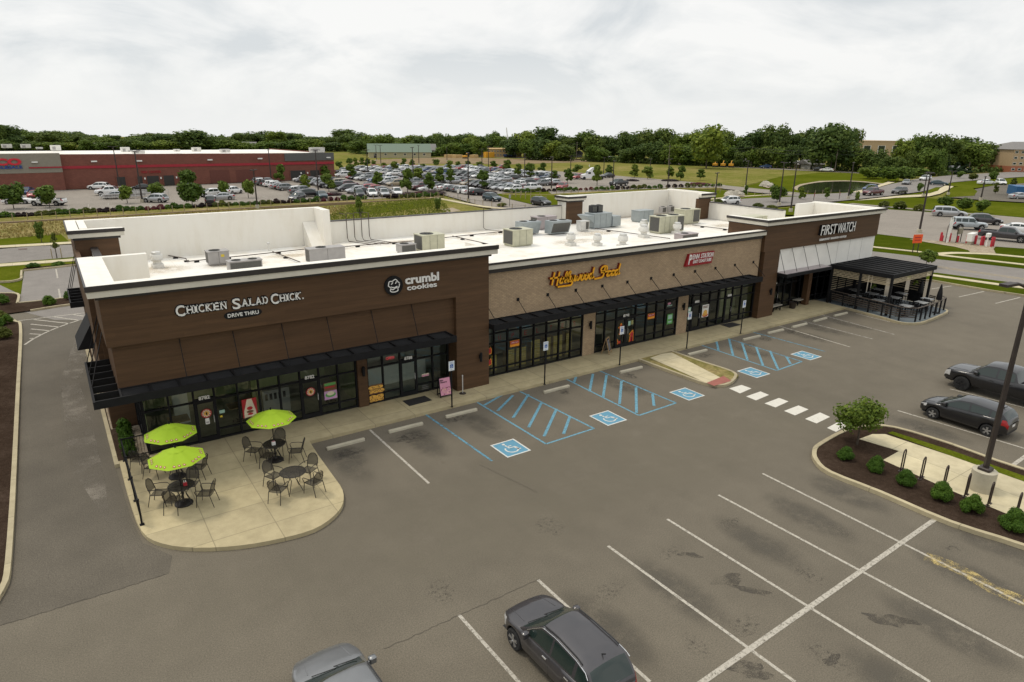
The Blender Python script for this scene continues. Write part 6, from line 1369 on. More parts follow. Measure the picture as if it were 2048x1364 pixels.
# ------------------------------------------------------------------ roof plant
ZR = 5.0
def unit_box(b, w, d, h, m=0):
 b.box(-w / 2, w / 2, -d / 2, d / 2, 0.10, h - 0.04, m); b.box(-w / 2 - 0.025, w / 2 + 0.025, -d / 2 - 0.025, d / 2 + 0.025, h - 0.04, h, m); b.box(-w / 2 + 0.06, w / 2 - 0.06, -d / 2 + 0.06, d / 2 - 0.06, 0, 0.10, m)
def seams(t, w, d, h, n, mat):
 b = MB()
 for i in range(1, n): x = -w / 2 + w * i / n; b.box(x - 0.008, x + 0.008, -d / 2 - 0.006, -d / 2 + 0.01, 0.12, h - 0.05)
 b.build('panel_seam', mat, t)
def fan(t, x, y, h, r_):
 b = MB(); b.lathe([(r_, h), (r_, h + 0.03), (r_ - 0.03, h + 0.035), (r_ - 0.04, h + 0.006), (0.08, h + 0.006)], 24, 0, 'Z', (x, y, 0))
 f = b.build('fan_guard', 'grille', t, 40)
 g_ = MB()
 for k in range(5): a = 2 * PI * k / 5; g_.bar((x + 0.05 * math.cos(a), y + 0.05 * math.sin(a), h + 0.012), (x + (r_ - 0.06) * math.cos(a + 0.3), y + (r_ - 0.06) * math.sin(a + 0.3), h + 0.02), 0.11, 0.008)
 g_.build('fan_blades', 'black', f)
def plant_unit(px, py, w, d, h, mat, label, fans=1, grille='left', rz=0.0, n=2, dx=0.0, group=None, ranks=()):
 p = at(px, py, ZR); t = thing('rooftop_unit', label, 'rooftop unit', (p.x + dx, p.y + d / 2, ZR + 0.012), rz, group)
 b = MB(); unit_box(b, w, d, h); b.build('casing', mat, t); seams(t, w, d, h, n, 'grille')
 if grille == 'left': MB().box(-w / 2 - 0.008, -w / 2 + 0.01, -d / 2 + 0.08, d / 2 - 0.08, 0.16, h - 0.08).build('coil_grille', 'grille', t)
 if grille == 'right': MB().box(w * 0.08, w / 2 - 0.06, -d / 2 - 0.008, -d / 2 + 0.01, 0.16, h - 0.08).build('coil_grille', 'grille', t)
 if grille == 'front': MB().box(-w / 2 + 0.06, w / 2 - 0.06, -d / 2 - 0.008, -d / 2 + 0.01, 0.16, h - 0.08).build('coil_grille', 'grille', t)
 if grille == 'both': MB().box(w * 0.22, w / 2 - 0.05, -d / 2 - 0.008, -d / 2 + 0.01, 0.16, h - 0.08).build('coil_grille', 'grille', t); MB().box(-w / 2 - 0.008, -w / 2 + 0.01, -d / 2 + 0.08, d / 2 - 0.08, 0.16, h - 0.08).build('coil_grille', 'grille', t)
 for k in range(fans): fan(t, -w / 2 + w * (k + 0.5) / max(fans, 1) if fans > 1 else -w * 0.12, 0, h, min(d, w / max(1, fans)) * 0.36)
 return t
u = plant_unit(440, 531, 1.15, 0.85, 0.82, 'hv_grey', 'grey rooftop unit with a small yellow sticker, near the left white parapet', 1, 'left', n=2)
MB().box(0.12, 0.30, -0.434, -0.426, 0.48, 0.62).build('sticker', plain('yellow_sticker', (0.65, 0.50, 0.04), 0.5), u)
plant_unit(494, 545, 1.75, 0.70, 0.66, 'hv_grey', 'low grey rooftop unit with two round fans, half hidden by the front parapet', 2, 'front', n=1)
plant_unit(657, 527, 2.15, 0.85, 0.92, 'hv_grey', 'wide grey rooftop unit with one fan, behind the brown wing front', 1, 'left', n=2)
plant_unit(818, 508, 1.05, 0.80, 0.62, 'hv_grey', 'small grey rooftop unit left of the khaki cube behind the front parapet', 1, 'front', n=1)
plant_unit(868, 504, 1.62, 1.25, 1.12, 'hv_tan', 'khaki cube rooftop unit standing left of the mid roof', 1, 'left', n=3)
plant_unit(1046, 493, 1.65, 1.25, 1.15, 'hv_tan', 'khaki cube rooftop unit in front of the slanted grey units', 1, 'left', n=3)
plant_unit(1094, 459, 1.95, 0.95, 1.02, 'hv_mauve', 'mauve grey rooftop unit with a dark side, by the rear parapet', 1, 'left', n=2)
def slant_unit(px, py, w, h, label, grille):
 p = at(px, py, ZR); d = 1.0; t = thing('rooftop_unit', label, 'rooftop unit', (p.x, p.y + d / 2, ZR + 0.012), 0)
 b = MB(); v = [(x, y, z) for x in (-w / 2, w / 2) for y, z in ((-d / 2 + 0.34, 0.08), (d / 2, 0.08), (d / 2, h), (-d / 2, h), (-d / 2, h - 0.10))]
 b.add(v, [(0, 1, 2, 3, 4), (9, 8, 7, 6, 5), (0, 5, 6, 1), (1, 6, 7, 2), (2, 7, 8, 3), (3, 8, 9, 4), (4, 9, 5, 0)]); b.build('casing', 'hv_blue', t)
 if grille:
  b = MB(); a_, c_ = -w / 2 + 0.10, w / 2 - 0.10; b.add([(a_, -d / 2 + 0.30, 0.16), (c_, -d / 2 + 0.30, 0.16), (c_, -d / 2 + 0.015, h - 0.16), (a_, -d / 2 + 0.015, h - 0.16)], [(0, 1, 2, 3)]); b.build('coil_grille', 'grille', t)
 for k in range(2): fan(t, -w / 4 + w / 2 * k, 0.05, h, 0.30)
 b = MB(); b.tube([(w / 2 + 0.05, 0, 0), (w / 2 + 0.05, 0, h * 0.7), (w / 2 + 0.2, -0.1, h * 0.7)], 0.03, 6); b.build('pipe', 'galv', t); return t
slant_unit(1064, 471, 1.75, 1.02, 'pale grey rooftop unit with a sloping blank front, behind the khaki cube', False); slant_unit(1124, 470, 1.85, 1.06, 'pale grey rooftop unit with a sloping dark grille', True)
u = plant_unit(1170, 463, 0.85, 0.6, 0.82, 'galv', 'small pale condenser on a stand beside the big blue grey air handler', 0, 'right', n=1)
p = at(1207, 457, ZR); t = thing('air_handler', 'large blue grey air handler with an intake hood and side duct', 'air handler', (p.x, p.y + 0.7, ZR + 0.012))
b = MB(); unit_box(b, 1.9, 1.25, 1.22); b.build('casing', 'hv_blue', t); seams(t, 1.9, 1.25, 1.22, 3, 'grille')
b = MB(); b.add([(-0.96, -0.6, 0.45), (-0.96, 0.6, 0.45), (-0.96, 0.6, 1.12), (-0.96, -0.6, 1.12), (-1.75, -0.6, 1.12), (-1.75, 0.6, 1.12), (-1.75, -0.6, 1.04), (-1.75, 0.6, 1.04)], [(3, 2, 5, 4), (4, 5, 7, 6), (0, 6, 7, 1), (0, 3, 4, 6), (1, 7, 5, 2)]); b.build('intake_hood', 'hv_blue', t)
b = MB(); b.box(0.96, 1.85, -0.75, 0.45, 0.10, 0.92); b.build('duct', 'hv_blue', t)
for k, x in enumerate((-0.42, 0.22)):
 p2 = Vector((p.x + x, p.y + 0.95, ZR + 1.238)); c = thing('condenser', ['black condenser standing on the air handler, left one', 'black condenser standing on the air handler, right one'][k], 'condenser', p2, 0, 'black condensers on the air handler')
 MB().bbox(-0.27, 0.27, -0.25, 0.25, 0, 0.58, 0.03).build('casing', 'trim', c); fan(c, 0, 0, 0.58, 0.20); MB().box(-0.23, 0.23, -0.256, -0.24, 0.08, 0.50).build('coil_grille', 'grille', c)
plant_unit(1292, 444, 1.75, 1.0, 1.0, 'hv_blue', 'blue grey rooftop unit behind the long khaki unit', 0, None, n=3)
plant_unit(1343, 466, 2.75, 1.15, 1.32, 'hv_tan', 'long khaki rooftop unit with side grilles in the middle of the far roof', 2, 'both', n=5)
plant_unit(1383, 448, 2.0, 1.2, 1.25, 'hv_tan', 'khaki rooftop unit against the far white corner wall', 1, 'right', n=2)
plant_unit(1380, 482, 1.7, 0.8, 0.52, 'hv_mauve', 'low mauve grey rooftop unit behind the brick front parapet', 1, 'front', n=2)
u = plant_unit(1512, 462, 2.6, 1.2, 1.15, 'hv_tan', 'khaki rooftop unit with a slanted hood behind the far brown wing', 0, None, n=4)
b = MB(); b.add([(-1.32, -0.55, 0.25), (-1.32, 0.55, 0.25), (-1.32, 0.55, 1.1), (-1.32, -0.55, 1.1), (-1.85, -0.55, 0.25), (-1.85, 0.55, 0.25)], [(0, 4, 5, 1), (4, 3, 2, 5), (0, 3, 4), (1, 5, 2)]); b.build('intake_hood', 'hv_tan', u)
for k, (px, py) in enumerate(((1324, 426), (1340, 424))):
 p = at(px, py + 6, ZR); c = thing('condenser', ['small grey condenser by the far rear wall, left one', 'small grey condenser by the far rear wall, right one'][k], 'condenser', (p.x, p.y, ZR + 0.3), 0, 'small grey condensers by the rear wall'); MB().bbox(-0.28, 0.28, -0.25, 0.25, 0, 0.58, 0.03).build('casing', 'hv_grey', c); fan(c, 0, 0, 0.58, 0.2); MB().box(-0.23, 0.23, -0.256, -0.24, 0.08, 0.50).build('coil_grille', 'grille', c)
 b = MB()
 for x in (-0.22, 0.22):
  for y in (-0.2, 0.2): b.box(x - 0.02, x + 0.02, y - 0.02, y + 0.02, -0.288, 0)
 b.build('stand', 'galv', c)
M['fan_white'] = plain('white_exhaust_fan', (0.66, 0.645, 0.60), 0.5, 0, 0.1)
for px, py, s_, lb in ((316, 535, 1.0, 'white mushroom exhaust fan in the left roof corner'), (1141, 491, 1.0, 'white exhaust fan in front of the sloping grille unit'), (1194, 491, 0.92, 'white exhaust fan alone on the open roof, left of another'), (1245, 495, 1.05, 'white exhaust fan next to the brick front parapet'), (1287, 475, 1.05, 'white exhaust fan left of the long khaki unit'), (1287, 462, 1.0, 'white exhaust fan right behind another beside the long khaki unit'), (1353, 468, 1.0, 'white exhaust fan before the long khaki unit')):
 p = at(px, py, ZR); t = thing('exhaust_fan', lb, 'exhaust fan', p, 0, 'white exhaust fans on the roof'); t.scale = (s_,) * 3
 MB().bbox(-0.30, 0.30, -0.30, 0.30, 0, 0.22, 0.02).build('curb', 'fan_white', t); MB().lathe([(0.22, 0.22), (0.22, 0.42)], 20).build('neck', 'fan_white', t, 40); MB().lathe([(0.27, 0.40), (0.33, 0.46), (0.33, 0.72), (0.30, 0.76)], 24).build('hood', 'fan_white', t, 40); MB().lathe([(0.24, 0.76), (0.24, 0.90), (0.21, 0.92)], 20).build('cap', 'galv', t, 40); MB().lathe([(0.332, 0.47), (0.345, 0.48), (0.345, 0.51), (0.332, 0.52)], 24).build('band', 'galv', t, 40)
p = at(538, 502, ZR); t = thing('vent_pipe', 'single white vent pipe before the left rear parapet', 'vent pipe', p); MB().tube([(0, 0, 0), (0, 0, 0.5)], 0.055, 12).build('pipe', 'fan_white', t); MB().lathe([(0.10, 0.48), (0.10, 0.53), (0.03, 0.58)], 14).build('cap', 'galv', t, 40)
p = at(983, 456, ZR); t = thing('roof_hatch', 'flat orange red roof hatch by the rear parapet', 'roof hatch', p); MB().box(-0.5, 0.5, -0.35, 0.35, 0, 0.16).build('curb', 'parapet', t); MB().bbox(-0.55, 0.55, -0.4, 0.4, 0.16, 0.25, 0.03).build('lid', plain('rust_red_lid', (0.42, 0.12, 0.06), 0.6, 0, 0.2), t)
M['gas'] = plain('dark_gas_pipe', (0.055, 0.035, 0.028), 0.6)
def gas_pipe(pts, label):
 P = [at(x, y, ZR + 0.11) for x, y in pts]; t = thing('roof_pipe', label, 'pipe', P[0]); o = P[0]
 MB().tube([p - o for p in P], 0.030, 6).build('pipe', 'gas', t)
 for a, b2 in zip(P, P[1:]):
  n = max(1, int((b2 - a).length / 2.4))
  for k in range(n):
   q = a + (b2 - a) * (k + 0.5) / n - o; MB().box(q.x - 0.13, q.x + 0.13, q.y - 0.09, q.y + 0.09, -0.108, -0.03).build('support_block', 'black', t)
gas_pipe([(330, 510), (372, 517), (374, 523), (412, 519), (500, 510), (611, 498)], 'dark gas pipe on blocks along the left roof')
gas_pipe([(690, 493), (740, 489), (835, 481), (900, 474), (985, 465), (1016, 461)], 'dark gas pipe on blocks between the khaki cubes')
gas_pipe([(1190, 457), (1245, 464), (1340, 477)], 'dark gas pipe on blocks before the long khaki unit'); gas_pipe([(1385, 450), (1425, 455), (1475, 461)], 'dark gas pipe on blocks towards the far brown wing'); gas_pipe([(545, 503), (600, 524)], 'thin pipe crossing the roof beside the wide grey unit'); gas_pipe([(905, 472), (990, 491)], 'thin pipe crossing the roof left of the khaki cube')
t = thing('conduit', 'dark conduits bent over the rear parapet beside the tower wall', 'conduit', (17.2, 45.2, ZR))
for k in range(4):
 x = -0.25 + k * 0.55; MB().tube([(x + 0.9, -2.2 - 0.1 * k, 0.08), (x, -0.15, 0.08), (x, 0.1, 0.3), (x, 0.1, 1.95), (x - 0.25, 0.75, 1.95)], 0.028, 6).build('pipe', 'gas', t)
t = thing('conduit', 'single thin conduit climbing the rear parapet near the orange red hatch', 'conduit', (28.3, 45.2, ZR)); MB().tube([(0.8, -1.6, 0.08), (0, -0.2, 0.08), (0, 0.15, 0.2), (0, 0.15, 1.8)], 0.022, 6).build('pipe', 'gas', t)
# ------------------------------------------------------------------ posters and displays at the shop windows
def poster(name, label, cat, x0, x1, z0, z1, mats, feats=(), y=27.955):
 """flat print stuck to the glass; feats: (material index, polygon in 0..1)"""
 w, h = x1 - x0, z1 - z0; t = thing(name, label, cat, (x0, y, z0)); b = MB(); b.box(0, w, -0.004, 0.004, 0, h, 0)
 for k, (m_, pl) in enumerate(feats): b.add([(u_ * w, -0.006 - 0.0006 * k, v_ * h) for u_, v_ in pl], [tuple(range(len(pl)))], m_)
 b.build('print', mats, t); return t
def oval(cx, cy, rx, ry, n=14): return [(cx + rx * math.cos(a), cy + ry * math.sin(a)) for a in np.linspace(0, 2 * PI, n + 1)[:-1]]
M['p_cream'] = plain('poster_cream', (0.70, 0.62, 0.46), 0.5); M['p_red'] = plain('poster_red', (0.42, 0.02, 0.025), 0.5); M['p_orange'] = plain('poster_orange', (0.78, 0.30, 0.02), 0.5); M['p_green'] = plain('poster_green', (0.10, 0.32, 0.08), 0.5); M['p_brown'] = plain('poster_brown', (0.16, 0.07, 0.03), 0.5); M['p_gold'] = plain('poster_golden', (0.72, 0.40, 0.07), 0.5, 0, 0.25, 8); M['p_mint'] = plain('poster_mint', (0.35, 0.55, 0.45), 0.5); M['p_lilac'] = plain('poster_lilac', (0.52, 0.30, 0.50), 0.5)
poster('window_poster', 'cream and red poster with a bottle shape by the left umbrella shop', 'poster', 5.33, 5.93, 0.82, 1.66, ['p_red', 'p_cream', 'p_brown'], [(1, [(0.08, 0), (0.92, 0.05), (0.9, 0.3), (0.68, 0.98), (0.36, 0.98), (0.1, 0.35)]), (0, oval(0.5, 0.48, 0.2, 0.1)), (2, oval(0.5, 0.3, 0.24, 0.07)), (0, oval(0.5, 0.17, 0.2, 0.06))])
poster('window_poster', 'purple and green food poster left of the narrow brown pier', 'poster', 8.88, 9.47, 0.84, 1.66, ['p_lilac', 'p_brown', 'p_cream', 'p_green', 'p_red'], [(1, [(0, 0.5), (1, 0.5), (1, 1), (0, 1)]), (3, [(0.05, 0.82), (0.95, 0.82), (0.95, 0.97), (0.05, 0.97)]), (4, [(0.1, 0.68), (0.85, 0.68), (0.85, 0.76), (0.1, 0.76)]), (3, oval(0.5, 0.27, 0.42, 0.15)), (2, oval(0.5, 0.34, 0.3, 0.12))])
for cx, lb in ((3.92, 'round red and cream badge on the left glass door'), (8.27, 'round red and cream badge on the dark middle glass door')):
 t = thing('door_sticker', lb, 'sticker', (cx, 27.94, 1.40)); b = MB(); n = 24
 for k, (rr, m_) in enumerate(((0.20, 0), (0.165, 1), (0.10, 2))): b.add([((rr * (1 + (0.05 if i % 2 else 0) * (k == 0))) * math.cos(2 * PI * i / n) if True else 0, -0.004 - 0.002 * k, rr * math.sin(2 * PI * i / n)) for i in range(n)], [tuple(range(n))], m_)
 for i in range(10): a = 2 * PI * i / 10; b.add([(0.115 * math.cos(a - 0.1), -0.0095, 0.115 * math.sin(a - 0.1)), (0.16 * math.cos(a - 0.12), -0.0095, 0.16 * math.sin(a - 0.12)), (0.16 * math.cos(a + 0.12), -0.0095, 0.16 * math.sin(a + 0.12)), (0.115 * math.cos(a + 0.1), -0.0095, 0.115 * math.sin(a + 0.1))], [(0, 1, 2, 3)], 0)
 b.add([(x, -0.011, z) for x, z in ((-0.02, -0.07), (0.03, -0.07), (0.035, 0.04), (0.0, 0.06), (-0.03, 0.0))], [(0, 1, 2, 3, 4)], 3); b.build('print', ['p_red', 'p_cream', 'p_gold', 'black'], t)
poster('door_notice', 'small white notice under the round badge on the left glass door', 'notice', 3.84, 4.0, 0.92, 1.18, ['white', 'hv_grey'], [(1, [(0.15, 0.2), (0.85, 0.2), (0.85, 0.45), (0.15, 0.45)])], 27.93)
poster('window_sticker', 'small mint sticker above a yellow one right of the left glass door', 'sticker', 4.42, 4.63, 1.26, 1.40, ['p_mint']); poster('window_sticker', 'tiny yellow sticker under the mint one right of the left glass door', 'sticker', 4.42, 4.52, 1.08, 1.17, [plain('yellow_sticker', (0.65, 0.5, 0.04))])
ck = []; r_ = random.Random(9)
for z, n in ((0.12, 3), (0.30, 2), (0.62, 3), (0.86, 2)):
 for i in range(n): cx = (i + 0.5) / n + r_.uniform(-0.05, 0.05); ck.append((1, oval(cx, z, 0.44 / n + 0.08, 0.105))); ck += [(2, oval(cx + r_.uniform(-0.12, 0.12), z + r_.uniform(-0.05, 0.06), 0.045, 0.025, 8)) for _ in range(4)]
poster('window_poster', 'print of stacked golden cookies low in the cookie shop window', 'poster', 11.0, 11.72, 0.22, 1.08, ['p_brown', 'p_gold', 'p_brown'], ck)
t = thing('open_sign', 'lit red neon word in the cookie shop window', 'sign', (12.0, 28.06, 2.15)); o = letters('OPEN', 0.42, 0.15, 0.01, 0.004); m_ = MT('neon_red'); m_.b.inputs['Emission Color'].default_value = (1, 0.08, 0.10, 1); m_.b.inputs['Emission Strength'].default_value = 0.55; m_.base((0.3, 0.02, 0.03)); o.build('neon_letters', m_.m, t)
poster('window_sticker', 'pale pink notice on the window right of the cookie shop door', 'sticker', 13.80, 14.20, 0.96, 1.10, ['p_cream', 'pink'], [(1, [(0.02, 0.05), (0.98, 0.05), (0.98, 0.6), (0.02, 0.6)])])
t = thing('window_lettering', 'small white lines of text low on the window right of the cookie shop door', 'lettering', (13.80, 27.955, 0.20))
for txt, z, wd in (('opening hours', 0.27, 0.36), ('monday - thursday', 0.18, 0.40), ('friday & saturday', 0.09, 0.36)): b = MB(); [b.box(x, x + 0.028, -0.002, 0, z, z + 0.028) for x in np.arange(0, wd, 0.04)]; b.build('text_line', 'hv_grey', t)
for x, z, lb in ((19.38, 1.74, 'orange and red rounded sticker high on the tan shelf window'), (29.66, 1.73, 'orange and red rounded sticker on the window right of the double door')):
 t = poster('window_sticker', lb, 'sticker', x - 0.30, x + 0.30, z - 0.17, z + 0.17, ['p_orange', 'p_red', 'sign_yellow'], [(1, [(0.03, 0.42), (0.97, 0.42), (0.97, 0.93), (0.03, 0.93)])]); L = letters('OPEN 7 DAYS', 0.46, 0.075, 0.002, 0.004); put(L, 0.07, -0.0075, 0.19); L.build('lettering', 'white', t)
t = thing('window_lettering', 'row of faint red capital letters across the tan shelf window', 'lettering', (18.4, 28.07, 2.0))
for ch, x in zip('UPELTES', (0.0, 0.85, 1.68, 2.5, 3.42, 4.25, 5.1)): L = letters(ch, 0.17, 0.27, 0.004, 0.01); put(L, x, 0, 0.05); L.build('letter', plain('window_letter_red', (0.42, 0.03, 0.035), 0.5), t)
def red_print(label, pts, x, z, s_):
 t = thing('window_print', label, 'print', (x, 27.945, z)); b = MB(); b.add([(u_ * s_ * 1.0, 0, v_ * s_) for u_, v_ in pts], [tuple(range(len(pts)))], 0); cxm = sum(u_ for u_, _ in pts) / len(pts); czm = sum(v_ for _, v_ in pts) / len(pts)
 b.add([((cxm + (u_ - cxm) * 0.72) * s_, -0.003, (czm + (v_ - czm) * 0.80) * s_) for u_, v_ in pts], [tuple(range(len(pts)))], 1); b.build('print', ['p_orange', 'p_red'], t)
dog = [(0.05, 0), (0.3, 0), (0.3, 0.45), (0.38, 0.45), (0.40, 0), (0.5, 0), (0.52, 0.75), (0.45, 0.82), (0.46, 0.95), (0.36, 0.88), (0.34, 0.98), (0.27, 0.86), (0.05, 0.70), (0.08, 0.62), (0.14, 0.60)]
red_print('red and orange sitting dog print on the right leaf of the double door', dog, 27.80, 0.28, 0.86)
cat_ = [(0.0, 0.0), (0.12, 0.0), (0.16, 0.25), (0.45, 0.25), (0.5, 0.0), (0.62, 0.0), (0.60, 0.45), (0.72, 0.62), (0.62, 0.70), (0.44, 0.52), (0.2, 0.55), (0.05, 0.85), (-0.03, 0.8), (0.08, 0.45)]
red_print('red and orange cat print low on the left leaf of the double door', cat_, 26.88, 0.28, 0.5)
hyd = [(0.1, 0), (0.5, 0), (0.5, 0.12), (0.42, 0.14), (0.42, 0.55), (0.6, 0.58), (0.6, 0.70), (0.42, 0.72), (0.40, 0.95), (0.3, 1.0), (0.2, 0.95), (0.18, 0.72), (0.0, 0.70), (0.0, 0.58), (0.18, 0.55), (0.18, 0.14), (0.1, 0.12)]
red_print('red and orange hydrant print high on the left leaf of the double door', hyd, 26.92, 0.95, 0.72)
red_print('red print in the leftmost window beside the wide brown pier, upper one', [(0, 0.1), (0.1, 0), (0.4, 0.05), (0.42, 0.4), (0.3, 0.62), (0.22, 0.45), (0.12, 0.6)], 17.62, 1.40, 0.7)
red_print('red print in the leftmost window beside the wide brown pier, lower one', [(0, 0.1), (0.1, 0), (0.4, 0.05), (0.42, 0.4), (0.3, 0.62), (0.22, 0.45), (0.12, 0.6)], 17.62, 0.78, 0.7)
poster('window_poster', 'green poster near the second brick pier', 'poster', 31.12, 31.62, 0.95, 1.62, ['p_green', 'p_mint'], [(1, [(0.15, 0.5), (0.85, 0.5), (0.85, 0.9), (0.15, 0.9)]), (1, [(0.2, 0.15), (0.8, 0.15), (0.8, 0.3), (0.2, 0.3)])])
poster('window_poster', 'faint pink and mint sticker above the green poster', 'poster', 31.0, 31.5, 2.12, 2.42, ['dark', 'pink', 'p_mint'], [(1, oval(0.4, 0.65, 0.3, 0.25)), (2, [(0.05, 0.1), (0.95, 0.1), (0.95, 0.3), (0.05, 0.3)])])
poster('window_poster', 'white poster with golden fried food right of the brick pier door', 'poster', 34.42, 35.06, 0.92, 1.76, ['white', 'p_gold', 'p_red', 'p_brown'], [(3, [(0.1, 0.84), (0.9, 0.84), (0.9, 0.90), (0.1, 0.90)]), (3, [(0.1, 0.74), (0.8, 0.74), (0.8, 0.80), (0.1, 0.80)]), (2, oval(0.5, 0.14, 0.45, 0.13)), (1, oval(0.5, 0.36, 0.3, 0.22)), (1, oval(0.45, 0.24, 0.38, 0.14))])
poster('window_poster', 'mint poster with a red dot left of the brick pier door', 'poster', 32.76, 33.30, 1.0, 1.80, ['p_mint', 'p_red', 'white'], [(2, [(0.1, 0.7), (0.9, 0.7), (0.9, 0.9), (0.1, 0.9)]), (1, oval(0.55, 0.36, 0.22, 0.16))])
poster('door_notice', 'mint notice on the right leaf of the double door, left of an olive one', 'notice', 27.70, 27.90, 1.42, 1.70, ['p_mint'], (), 27.93); poster('door_notice', 'olive notice on the right leaf of the double door', 'notice', 27.95, 28.12, 1.45, 1.72, [plain('poster_olive', (0.3, 0.30, 0.12))], (), 27.93)
M['slat'] = plain('display_tan_slats', (0.66, 0.48, 0.14), 0.7, 0, 0.15, 5)
for i, (x0, x1, h) in enumerate(((18.2, 18.55, 0.95), (19.25, 19.7, 1.1), (19.85, 20.5, 1.15), (20.85, 21.45, 1.3), (21.85, 22.2, 1.35), (22.42, 23.05, 1.35), (23.35, 23.75, 1.4))):
 t = thing('display_shelf', 'slatted tan back of a display shelf behind the shop window glass', 'shelf', ((x0 + x1) / 2, 28.45, Z0 + 0.015), 0, 'tan display shelves behind the window'); hw = (x1 - x0) / 2; b = MB()
 for k in range(int(h / 0.13)): b.box(-hw, hw, 0, 0.03, 0.06 + k * 0.13, 0.165 + k * 0.13)
 b.build('slat_back', 'slat', t); b = MB(); b.box(-hw, -hw + 0.03, 0.03, 0.45, 0, h); b.box(hw - 0.03, hw, 0.03, 0.45, 0, h); b.box(-hw + 0.03, hw - 0.03, 0.03, 0.45, h * 0.5, h * 0.5 + 0.03); b.build('frame', 'pale_wood', t)
for x, y, lb in ((3.0, 29.2, 'dark table inside the green shop left of the door'), (5.4, 29.4, 'dark table inside the green shop right of the door'), (9.6, 29.3, 'dark table inside the green shop by the narrow pier')):
 t = thing('dining_table', lb, 'table', (x, y, Z0 + 0.015)); MB().box(-0.4, 0.4, -0.4, 0.4, 0.72, 0.75).build('tabletop', 'pale_wood', t); MB().lathe([(0.25, 0), (0.25, 0.02), (0.04, 0.05), (0.04, 0.72)], 14).build('pedestal', 'black', t, 40)
t = thing('counter', 'pale counter inside the cookie shop', 'counter', (13.2, 30.2, Z0 + 0.015)); MB().box(-1.8, 1.8, -0.3, 0.3, 0, 1.0).build('base', 'white', t); MB().box(-1.85, 1.85, -0.35, 0.35, 1.0, 1.05).build('counter_top', 'hv_grey', t)
t = thing('counter', 'grey counter with dark trays inside the green shop', 'counter', (7.2, 29.6, Z0 + 0.015)); MB().box(-0.7, 0.5, -0.3, 0.3, 0, 1.15).build('base', 'hv_grey', t)
for k in range(5): MB().box(-0.6 + k * 0.2, -0.48 + k * 0.2, -0.31, -0.302, 0.7, 1.0).build('tray', 'black', t)
# ------------------------------------------------------------------ terrace with pergola at the far end
terr = smooth_path([(48.42, 27.6), (48.15, 25.2), (47.85, 23.0), (47.6, 21.7), (47.9, 21.05), (48.7, 20.72), (50.5, 20.78), (52.6, 20.98), (53.7, 21.2), (54.2, 21.8), (54.5, 24.5), (54.6, 27.6)], 3)
struct(MB().prism(terr + [(54.6, 28.4), (48.42, 28.4)], -0.02, 0.15).build('terrace_floor', plain('blue_grey_painted_concrete', (0.115, 0.135, 0.145), 0.7, 0, 0.12, 1.2))); kerb([(x - 0.03, y - 0.05) for x, y in terr][2:], False, 0.14, 0.155)
ZT = 0.152
t = thing('pergola', 'black pergola with cream slatted screens over the terrace', 'pergola', (51.4, 25.3, ZT)); X0, X1, Y0, Y1, zt = -3.1, 3.3, -2.45, 2.28, 3.0
for a_ in ((X0, X1, Y0, Y0 + 0.12), (X0, X1, Y1 - 0.1, Y1), (X0, X0 + 0.12, Y0 + 0.12, Y1 - 0.1), (X1 - 0.12, X1, Y0 + 0.12, Y1 - 0.1)): MB().box(*a_, zt - 0.30, zt).build('beam', 'black', t)
for k in range(7): x = X0 + 0.85 + k * 0.80; MB().box(x - 0.06, x + 0.06, Y0 + 0.12, Y1 - 0.1, zt - 0.16, zt + 0.02).build('rafter', 'trim', t)
MB().box(X0 + 0.121, X1 - 0.121, Y0 + 0.121, Y1 - 0.101, zt - 0.28, zt - 0.24).build('roof_panel', 'black', t)
for x, y in ((X0 + 0.08, Y0 + 0.08), (X1 - 0.45, Y0 + 0.10), (X0 + 0.08, -0.1), (X0 + 0.08, Y1 - 0.15), (X1 - 0.45, Y1 - 0.15), (0.6, Y1 - 0.12)): MB().box(x - 0.075, x + 0.075, y - 0.075, y + 0.075, 0, zt - 0.30).build('post', 'black', t)
M['slatc'] = plain('cream_slat', (0.44, 0.365, 0.24), 0.7, 0, 0.1, 3)
def slats(p, q, z0, z1, n, name='slat_screen', m='slatc', wd=0.058):
 b = MB()
 for k in range(n): z = z0 + (z1 - z0) * (k + 0.5) / n; b.bar((p[0], p[1], z), (q[0], q[1], z), 0.02, wd)
 b.build(name, m, t)
slats((X0 + 0.1, Y0 + 0.2), (X0 + 0.1, -0.2), 2.14, 2.68, 5); slats((X0 + 0.1, 0.0), (X0 + 0.1, Y1 - 0.25), 2.14, 2.68, 5); slats((X0 + 0.2, Y0 + 0.06), (0.0, Y0 + 0.06), 2.30, 2.68, 4); slats((0.02, Y0 + 0.06), (X1 - 0.5, Y0 + 0.06), 2.30, 2.68, 4)
for x0 in (-2.9, -1.75, -0.6, 0.55, 1.7): slats((x0, Y1 - 0.05), (x0 + 1.0, Y1 - 0.05), 0.9, 2.5, 9); MB().box(x0 - 0.12, x0 - 0.02, Y1 - 0.08, Y1 - 0.02, 0, zt - 0.3).build('post', 'black', t); MB().box(x0, x0 + 1.0, Y1 - 0.03, Y1 - 0.01, 0.05, 2.6).build('screen_backing', 'black', t)
slats((X1 - 0.4, -2.0), (X1 - 0.4, -0.9), 0.9, 2.5, 9); slats((X1 - 0.4, -0.6), (X1 - 0.4, 0.6), 0.9, 2.5, 9); slats((X1 - 0.4, 0.9), (X1 - 0.4, 2.0), 0.9, 2.5, 9)
for y0 in (-2.0, -0.6, 0.9): MB().box(X1 - 0.38, X1 - 0.36, y0, y0 + 1.1, 0.05, 2.6).build('screen_backing', 'black', t)
